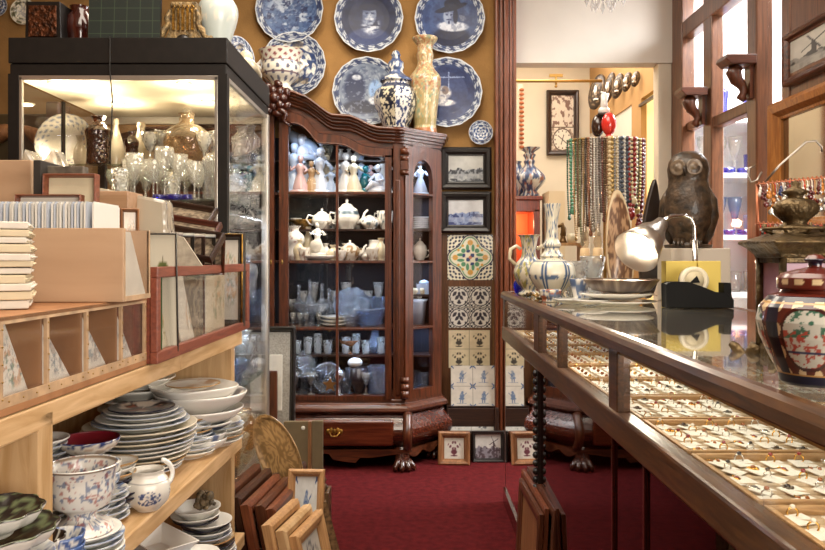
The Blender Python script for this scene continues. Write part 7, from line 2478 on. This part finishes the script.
m = MB(); m.lathe([(.04, zz_(233)), (.03, zz_(228)), (.018, zz_(224)), (.022, zz_(220)), (.034, zz_(214)), (.037, zz_(207)), (.028, zz_(201)), (.012, zz_(198)), (.014, zz_(195)), (.022, zz_(192)), (.012, zz_(189)), (.006, zz_(187)), (.008, zz_(183)), (.0001, zz_(180))], 24,
             fl=lambda th, z, r: 1 + .06 * np.cos(th * 8) * (r > .02))
m.build('onion_finial', IRON, lt)
m = MB()
for a in range(8):
    an = a * PI / 4
    m.tube([(.035 * math.cos(an), .035 * math.sin(an), zz_(235)), (.052 * math.cos(an), .052 * math.sin(an), zz_(229)), (.05 * math.cos(an), .05 * math.sin(an), zz_(224))], .003, 6)
m.tube([(.052 * math.cos(a), .052 * math.sin(a), zz_(229)) for a in [i * PI / 12 for i in range(24)]], .003, 6, closed=True)
m.build('gallery_rail', IRON, lt)

Yi = .99


def imari(th, t, r, z):
    a = np.mod(th + PI / 2 + PI + .0, 2 * PI) - PI     # 0 faces camera
    H = .158
    v = z / H
    c = mx(hx('4a1a12'), hx('6e2a1a'), fbm(th * 8, z * 90, 3))
    c = mx(c, hx('14162c'), ((v < .12) + (v > .86) * (v < .93)) * 1.0)
    # roundels
    uu = np.mod(th * 2.6, 1) - .5
    dots = (uu / .26) ** 2 + ((np.mod(v * 4.2, 1) - .5) / .30) ** 2
    c = mx(c, hx('d6bd92'), (dots < 1) * (v > .12) * (v < .88) * 1.0)
    for k, off in enumerate((-.12, -1.35, 1.15, 2.5)):
        w_ = .42 if k != 1 else .34
        b = (a - off) / w_
        vv = (v - .5) / .30
        inside = (np.abs(b) ** 2.6 + np.abs(vv) ** 2.6 < 1)
        edge = (np.abs(b) ** 2.6 + np.abs(vv) ** 2.6 < 1.35)
        c = mx(c, hx('3c120e'), edge * 1.0)
        p = mx(hx('c2bfb2'), hx('3c6450'), ss(.52, .58, fbm(b * 5 + k, vv * 7, 5)) * (vv > .05))
        p = mx(p, hx('a8483a'), ss(.55, .6, fbm(b * 6 + 9, vv * 8, 8)) * (vv < .3))
        p = mx(p, hx('20284c'), (np.abs(vv + .45) < .05) * .9)
        c = mx(c, p, inside * 1.0)
    band = (np.abs(np.abs(a + .78) - .0) < .14)
    c = mx(c, hx('12142a'), band * (v > .1) * (v < .9) * 1.0)
    c = mx(c, hx('b88c4c'), ((np.abs(v - .12) < .008) + (np.abs(v - .86) < .008)) * 1.0)
    return c


im = thing('imari_jar', 'large lidded jar with red, blue and gold flower panels in the right foreground', 'jar', (X(815, Yi), Yi, ZC), -.5)
im.scale = (1, 1, .79)
ks = Yi / F
im_p = [(.0001, .0), (.040, 0), (.043, .004), (.045, .018), (.056, .045), (.068, .08), (.0715, .105), (.068, .128), (.056, .146), (.042, .152), (.040, .158)]
MB().lathe(im_p, 300, colf=imari, res=18).build('body', PNT, im)


def lidc(th, t, r, z):
    c = mx(hx('5c2016'), hx('d6bd92'), (((np.mod(th * 2.2, 1) - .5) / .3) ** 2 + ((z - .170) / .006) ** 2 < 1) * 1.0)
    return mx(c, hx('14162c'), (t > .6) * (t < .8) * .9)


MB().lathe([(.041, .156), (.046, .158), (.046, .176), (.04, .184), (.022, .190), (.008, .194), (.008, .200), (.014, .206), (.008, .214), (.0001, .216)], 160, colf=lidc, res=6).build('lid', PNT, im)

# earring rack of copper strips above, hanging from a hooked rod
Yr = 1.45
rk = thing('earring_rack', 'copper-railed earring rack on curved wire behind the bronze lantern', 'rack', (X(756, Yr), Yr, ZC))


def R_(px, py, Y=Yr):
    return (X(px, Y) - X(756, Yr), Y - Yr - .0, Z(py, Y) - ZC)


m = MB()
rails = [((756, 185), (880, 172)), ((756, 224), (880, 226)), ((756, 262), (880, 270))]
for (a, b) in rails:
    P0, P1 = Vector(R_(*a)), Vector(R_(*b))
    m.tube([P0, P1], .006, 8, flat=.4)
    for k in range(28):
        p = P0.lerp(P1, (k + .5) / 28)
        m.ball(p + Vector((0, -.004, .003)), (.0025, .001, .0025), 5)
m.build('copper_rail', COPPER, rk)
for px_ in (792, 868):
    MB().tube([(R_(px_, 180)[0], .008, Z(178, Yr) - ZC), (R_(px_, 180)[0], .008, 0)], .004, 8).b2(R_(px_, 180)[0] - .03, R_(px_, 180)[0] + .03, -.03, .04, 0, .006).build('post', IRON, rk)
for px_ in (757.5, 878):
    MB().tube([(R_(px_, 180)[0], 0, Z(262, Yr) - ZC), (R_(px_, 180)[0], 0, Z(185, Yr) - ZC)], .0035, 8).build('side_strip', COPPER, rk)
MB().tube([R_(762, 172), R_(757, 180), R_(751, 182), R_(748, 176), R_(749, 168), R_(755, 166)], .0018, 6).tube([R_(766, 181), R_(780, 165), R_(806, 142), R_(816, 141), R_(822, 147), R_(822, 152)], .0022, 6).build('wire_hook', mat('steel_wire', '8a8278', .3, .9), rk)
EB = [('red', 'c02018'), ('amber', 'b8701c'), ('silver', 'b8b4ac'), ('garnet', '5c1c18'), ('blue', '24305c'), ('pearl', 'e0d8cc'), ('gold', 'c09848'), ('dark', '30261f')]
ei = 0
for ri, (a, b) in enumerate(rails[:2]):
    for k in range(17):
        t = (k + .3) / 17
        px = a[0] + (b[0] - a[0]) * t
        py = a[1] + (b[1] - a[1]) * t
        if px > 835:
            continue
        for j in range(4):
            nm, cc = EB[rv.randrange(8)]
            m = MB(); mt_e = mat('earring_' + nm, cc, .2, .7 if nm in ('silver', 'gold') else 0, coat=.5)
            p = Vector(R_(px + j * 1.8, py, Yr)) + Vector(rk.location)
            L = rv.uniform(.02, .062)
            m.tube([(0, 0, 0), (0, -.004, -.004), (0, -.004, -L * .5)], .0008, 5)
            for q_ in range(3):
                m.ball((0, -.004, -L * (.45 + .25 * q_)), (.003 + .0015 * q_, .003, .004 + .001 * q_), 7)
            tag(m.build('earring', mt_e, loc=(p.x, p.y - .006 - .004 * j, p.z)), '%s drop earring on the %s copper rail behind the lantern' % (nm, 'upper' if ri == 0 else 'lower'), 'earring', '%s earrings on the copper rack' % nm)

# ------------------------------------------------------------------ right wall things
yw = lambda px: XR * F / (px - CX)


def rwall(name, px0, y_len, z0, z1, fw, mt, fn, label, dep=.03, mat2=None):
    """frame on the right wall, facing -X; px0 = its left (far) edge"""
    yf = XR * F / (px0 - CX)
    t = thing(name, label, 'picture', (XR - .03 - dep, yf - y_len / 2, z0), (0, 0, -PI / 2))
    frame(t, y_len, z1 - z0, fw, dep, mt, fn, nx=70, ny=50, mat2=mat2)
    return t


rwall('windmill_picture', 796, .62, Z(87, yw(797)), Z(36, yw(797)), .035, MAHOG, windmill(2, 'd2cdc2', '3c3a38', '7c7a76', True, .34), 'dark-framed windmill picture high on the right wall')
rwall('gilt_mirror', 786, .9, Z(215, yw(790)) - .1, Z(104, yw(790)), .075, wood('honey_wood', 'b97a3a', '8a5222', 'z', 6, .3, .5), None, 'honey-coloured wide wooden mirror frame below the windmill picture', .05, mat('mirror_glass', 'b8b4a8', .06, .95))
# corbel brackets on the partition posts
for i, (px, py, lb) in enumerate(((762, 57, 'carved wooden bracket with small shelf, right of the two on the glazed partition'), (713, 89, 'carved wooden bracket with small shelf, left of the two on the glazed partition'))):
    Y = yw(px)
    b_ = thing('wall_bracket', lb, 'bracket', (XR - .05, Y, Z(py, Y)), 0, 'brackets on the partition')
    MB().prism([(-.145, -.02), (-.12, -.045), (0, -.045), (0, 0), (-.14, 0)], -.06, .06, 'y').build('bracket_shelf', MAHOG, b_, bevel=.004)
    MB().tube([(-.07, 0, -.045), (-.085, 0, -.075), (-.07, 0, -.11), (-.045, 0, -.135), (-.035, 0, -.165), (-.05, 0, -.19), (-.03, 0, -.205)], [.03, .036, .03, .022, .018, .022, .012], 12).ball((-.085, 0, -.08), (.03, .035, .028), 10).b2(-.02, 0, -.03, .03, -.2, -.04).build('carved_scroll', MAHOGV, b_)

# white shelving with glass in the side room
YS0, YS1 = 4.95, 5.35
wsu = thing('white_shelving', 'bright white shelving full of blue and clear glass beyond the glazed partition', 'shelves', (0, 0, 0))
WP = mat('bright_white_paint', 'f6f7f8', .5)
sx0, sx1 = 1.75, 3.3
MB().b2(sx0, sx1, YS1, YS1 + .02, .3, 2.6).build('back_panel', WP, wsu)
m = MB(); m.b2(sx0, sx0 + .03, YS0, YS1, 0, 2.6); m.b2(sx1 - .03, sx1, YS0, YS1, 0, 2.6); m.b2(2.42, 2.44, YS0, YS1, 0, 2.6); m.build('upright', WP, wsu)
for (x_, z_) in ((2.3, 2.75), (2.9, 2.75)):
    area('shelving_fill_light', (x_, 4.55, z_), (math.radians(50), 0, 0), .4, 40, (.97, .98, 1))  # unseen lights added to brighten the white shelving
shz = [Z(y, YS0) for y in (293, 235, 173, 118)]
for z in shz:
    MB().b2(sx0, sx1, YS0, YS1, z - .03, z).build('shelf', WP, wsu)
WB = glass('pale_blue_glass', 'bcd8f8', .85, 1.6, .04, .3, 'c8dcf4')
WT = glass('teal_glass', '60c0c8', .85, 1.6, .04, .4, '70c4d0')
for li, z in enumerate(shz):
    for i in range(12):
        x = 1.98 + i * .105
        if x > 3.2:
            continue
        k = rv.randrange(5)
        mtg = [WB, G_THIN, G_BLUE, WT, G_THIN, G_THIN][rv.randrange(6)]
        nm = {id(WB): 'pale blue', id(G_THIN): 'clear', id(G_BLUE): 'cobalt blue', id(WT): 'teal'}[id(mtg)]
        pr_, s0, h0, kn = [(WG2, .05, .26, 'wine_glass'), (TMB, .045, .14, 'tumbler_glass'), (BOT, .06, .28, 'glass_bottle'), (VP, .14, .24, 'glass_vase'), (FLT, .05, .26, 'glass_goblet')][k]
        gl(kn, pr_, s0, '%s %s on the %s white shelf beyond the partition, %s from left' % (nm, kn.replace('_', ' '), ('lowest', 'third', 'second', 'top')[li], ORD[i]), CX + x * F / 5.1, 5.1, z, mtg, 20, h0, group='glassware on the white shelves')
    if li in (1, 2):
        for i in range(9):
            gl('cobalt_dish', [(.0001, 0), (.9, 0), (1, .3), (1, 1), (.94, 1), (.85, .3), (.0001, .2)], .05, 'cobalt blue dish in the row at the front edge of the %s white shelf' % ('third' if li == 1 else 'second'), CX + (1.98 + i * .115) * F / 4.99, 4.995, z, G_BLUE, 20, .035, group='cobalt dishes on the %s white shelf' % ('third' if li == 1 else 'second'))
mr_ = thing('ornate_mirror', 'pale ornate mirror frame seen through the glazed partition', 'mirror', (XR + .95, 4.55, Z(107, 4.6)), .1)
pw = .42
frame(mr_, .5, 1.0, .1, .04, mat('pale_gilt', 'e0d6c4', .5, .1, .15, 30), None, mat2=mat('pale_mirror', 'dfe4e8', .1, .6))
m = MB()
for s in (-1, 1):
    for k in range(6):
        m.tube([(s * .22, -.02, .85 - .1 * k), (s * .24, -.03, .8 - .1 * k), (s * .2, -.03, .78 - .1 * k)], .008, 6)
m.build('scrollwork', mat('pale_gilt', 'e0d6c4', .5, .1, .15, 30), mr_)
tag(MB().b2(-.3, .3, -.2, .2, 0, Z(107, 4.6)).build('white_plinth', WP, loc=(XR + .95, 4.6, 0)), 'white cabinet that the ornate mirror stands on', 'cabinet')

# ------------------------------------------------------------------ back room things
Yq = 6.85
t = thing('wall_clock', 'long dark-framed tile picture with a round clock dial in the lower part', 'clock', (X(563, Yq), Yq, Z(155, Yq)))


def clockp(u, v):
    y = v * 2.1
    c = mx(hx('d8ccbc'), hx('7a5c50'), ss(.5, .6, fbm(u * 9, v * 16, 4, 4)) * (v > .42))
    r = np.sqrt((u - .5) ** 2 + ((v - .2) * 2.1) ** 2)
    c = mx(c, hx('6e5648'), (v < .42) * (r > .42) * ss(.45, .5, fbm(u * 12, v * 20, 6)) * .7)
    c = mx(c, hx('e2dacb'), (r < .4) * 1.0)
    c = mx(c, hx('5a4438'), (np.abs(r - .41) < .025) * 1.0)
    th = np.arctan2(u - .5, (v - .2) * 2.1)
    c = mx(c, hx('4a3c34'), (r > .3) * (r < .36) * (np.cos(th * 12) > .6) * 1.0)
    hand = ((np.abs((u - .5) * .6 + (v - .2) * 2.1 * .8) < .018) * (r < .26)) + ((np.abs((u - .5) * .95 - (v - .2) * 2.1 * .3) < .018) * (r < .2))
    c = mx(c, hx('2a2420'), np.clip(hand, 0, 1))
    return mx(c, hx('54402f'), (np.abs(v - .42) < .008) * 1.0)


frame(t, X(579, Yq) - X(547, Yq), Z(90, Yq) - Z(155, Yq), .045, .04, DARKW, clockp, nx=60, ny=110)
# brass rail
Yb_ = 5.6
cr = thing('brass_rail', 'brass picture rail with bracket crossing the far room', 'rail', (X(556, Yb_), Yb_, Z(81, Yb_)))
MB().tube([(X(516, Yb_) - X(556, Yb_) - .35, 0, 0), (X(602, Yb_) - X(556, Yb_), 0, 0)], .011, 10).build('rod', BRASS, cr)
MB().b2(-.05, .05, -.01, .01, .03, .05).tube([(0, 0, .05), (0, 0, -.05)], .008, 8).ball((0, 0, -.04), .012, 8).build('bracket', BRASS, cr)
# carved masks
Ym = 5.992
for i, (px, py, w_, h_) in enumerate(((603, 92, 17, 36), (613, 88, 11, 32), (622, 86, 12, 26), (630, 82, 10, 20), (638, 79, 9, 16))):
    m = MB()
    Y_m = (6.35, 6.05, 5.78, 5.56, 5.36)[i]
    a = w_ / 2 / F * Y_m; b = h_ / 2 / F * Y_m
    m.lathe([(1e-4, .035), (.3, .032), (.6, .025), (.9, .012), (1, 0)], 28, M=Matrix.Rotation(.25, 4, 'Y') @ Matrix.Diagonal((a, 1, b, 1)) @ Matrix.Rotation(PI / 2, 4, 'X'),
            colf=lambda th, t, r, z: mx(hx('3c3028'), hx('8a765c'), ss(.3, .6, np.sin(np.sqrt(((np.abs(r * np.cos(th)) - .35) ** 2 + (r * np.sin(th) - .25) ** 2)) * 26) * .5 + .5 * np.cos(r * 18))), res=8)
    m.tube([(0, -.03, b * .3), (0, -.045, 0), (0, -.03, -b * .2)], [.008, .016, .01], 8)
    m.tube([(-a * .3, -.026, -b * .45), (0, -.034, -b * .42), (a * .3, -.026, -b * .45)], .008, 6)
    tag(m.build('carved_mask', PNTG, loc=(XR - .03 - a * .8, Y_m, Z(py, Y_m)), rot=-.6), 'carved oval wooden mask in the row under the header, %s from left' % ORD[i], 'mask', 'carved masks')
# rust cabinet with lit inside, blue vases on it
Yk_ = 5.75
oc = thing('lit_cabinet', 'small red-brown cabinet with glowing orange inside, beyond the casing', 'cabinet', (X(524, Yk_), Yk_, 0))
wd2 = X(543, Yk_) - X(524, Yk_)
ztop = Z(196, Yk_)
m = MB(); m.b2(-.42, wd2, 0, .35, ztop - .03, ztop); m.b2(-.41, wd2 - .02, 0.01, .34, ztop - .12, ztop - .03); m.b2(wd2 - .07, wd2 - .02, 0.01, .34, 0, ztop - .1); m.b2(-.41, wd2 - .03, .31, .34, 0, ztop - .1); m.b2(-.41, -.36, .01, .34, 0, ztop - .1)
m.b2(-.41, wd2 - .02, .01, .34, .0, .08)
m.build('body', wood('rust_wood', '8e3a1c', '5c2210', 'z', 6, .35, .3), oc, bevel=.005)
MB().b2(-.36, wd2 - .07, .29, .308, .08, ztop - .12).build('orange_lining', mat('orange_cloth', 'e0643a', .8), oc)
lamp('cabinet_glow', (X(524, Yk_) - .1, Yk_ + .15, ztop - .2), 6, (1, .55, .3), .03)


def bluev(th, t, r, z):
    c = mx(hx('c8ccd0'), hx('38507c'), ss(.42, .5, fbm(th * 7, z * 26, 3, 2)))
    return mx(c, hx('a05a3c'), ss(.64, .7, fbm(th * 6, z * 30, 9)) * .8)


solid('blue_bottle_vase', [(.0001, 0), (.07, 0), (.075, .02), (.06, .05), (.115, .12), (.12, .16), (.08, .21), (.04, .25), (.045, .28), (.035, .3), (.05, .33), (.035, .35), (.085, .385), (.08, .385)], 'tall blue bottle vase on the red-brown cabinet in the far room', 'vase', (X(532, Yk_), Yk_ + .13, ztop + .001), None, 100, colf=bluev, res=6,
      fl=lambda th, z, r: 1 + .06 * np.cos(th * 8) * (z < .2))
solid('blue_vase', [(.0001, 0), (.05, 0), (.08, .1), (.09, .18), (.05, .26), (.06, .28)], 'blue and white vase half hidden by the door casing', 'vase', (X(517, Yk_), Yk_ + .15, ztop + .001), None, 70, colf=bluev, res=6)
# pale box on a shelf left of the necklaces
tag(MB().b2(X(549, 5.6), X(565, 5.6), 5.6, 5.9, 0, Z(191, 5.6)).build('pale_pillar_box', mat('cream_card_box', 'dccfb4', .8)), 'pale upright cream pedestal left of the necklaces', 'pedestal')
# chandelier
Yh = 3.6
ch = thing('chandelier', 'crystal chandelier drops showing at the top of the picture', 'chandelier', (X(605, Yh), Yh, 0))
m = MB(); m.tube([(0, 0, 3.25), (0, 0, 2.62)], .006, 8); m.lathe([(.0001, 2.62), (.03, 2.6), (.012, 2.56), (.02, 2.53), (.006, 2.5)], 16)
for a in range(6):
    an = a * PI / 3
    m.tube([(0, 0, 2.56), (.05 * math.cos(an), .05 * math.sin(an), 2.50), (.09 * math.cos(an), .09 * math.sin(an), 2.54)], .004, 6)
m.build('arms', CHROME, ch)
for a in range(12):
    an = a * PI / 6
    r_ = .088 if a % 2 == 0 else .045
    z0 = 2.53 if a % 2 == 0 else 2.51
    m = MB()
    for k in range(4):
        m.ball((0, 0, -.02 * k), .008, 6)
    m.lathe([(.0001, -.13), (.011, -.10), (.004, -.07)], 6, sm=False)
    m.build('crystal_drop', glass('crystal', 'fbfbfb', .85, 3, .03, .3, 'f6f2ea'), ch, loc=(r_ * math.cos(an), r_ * math.sin(an), z0))
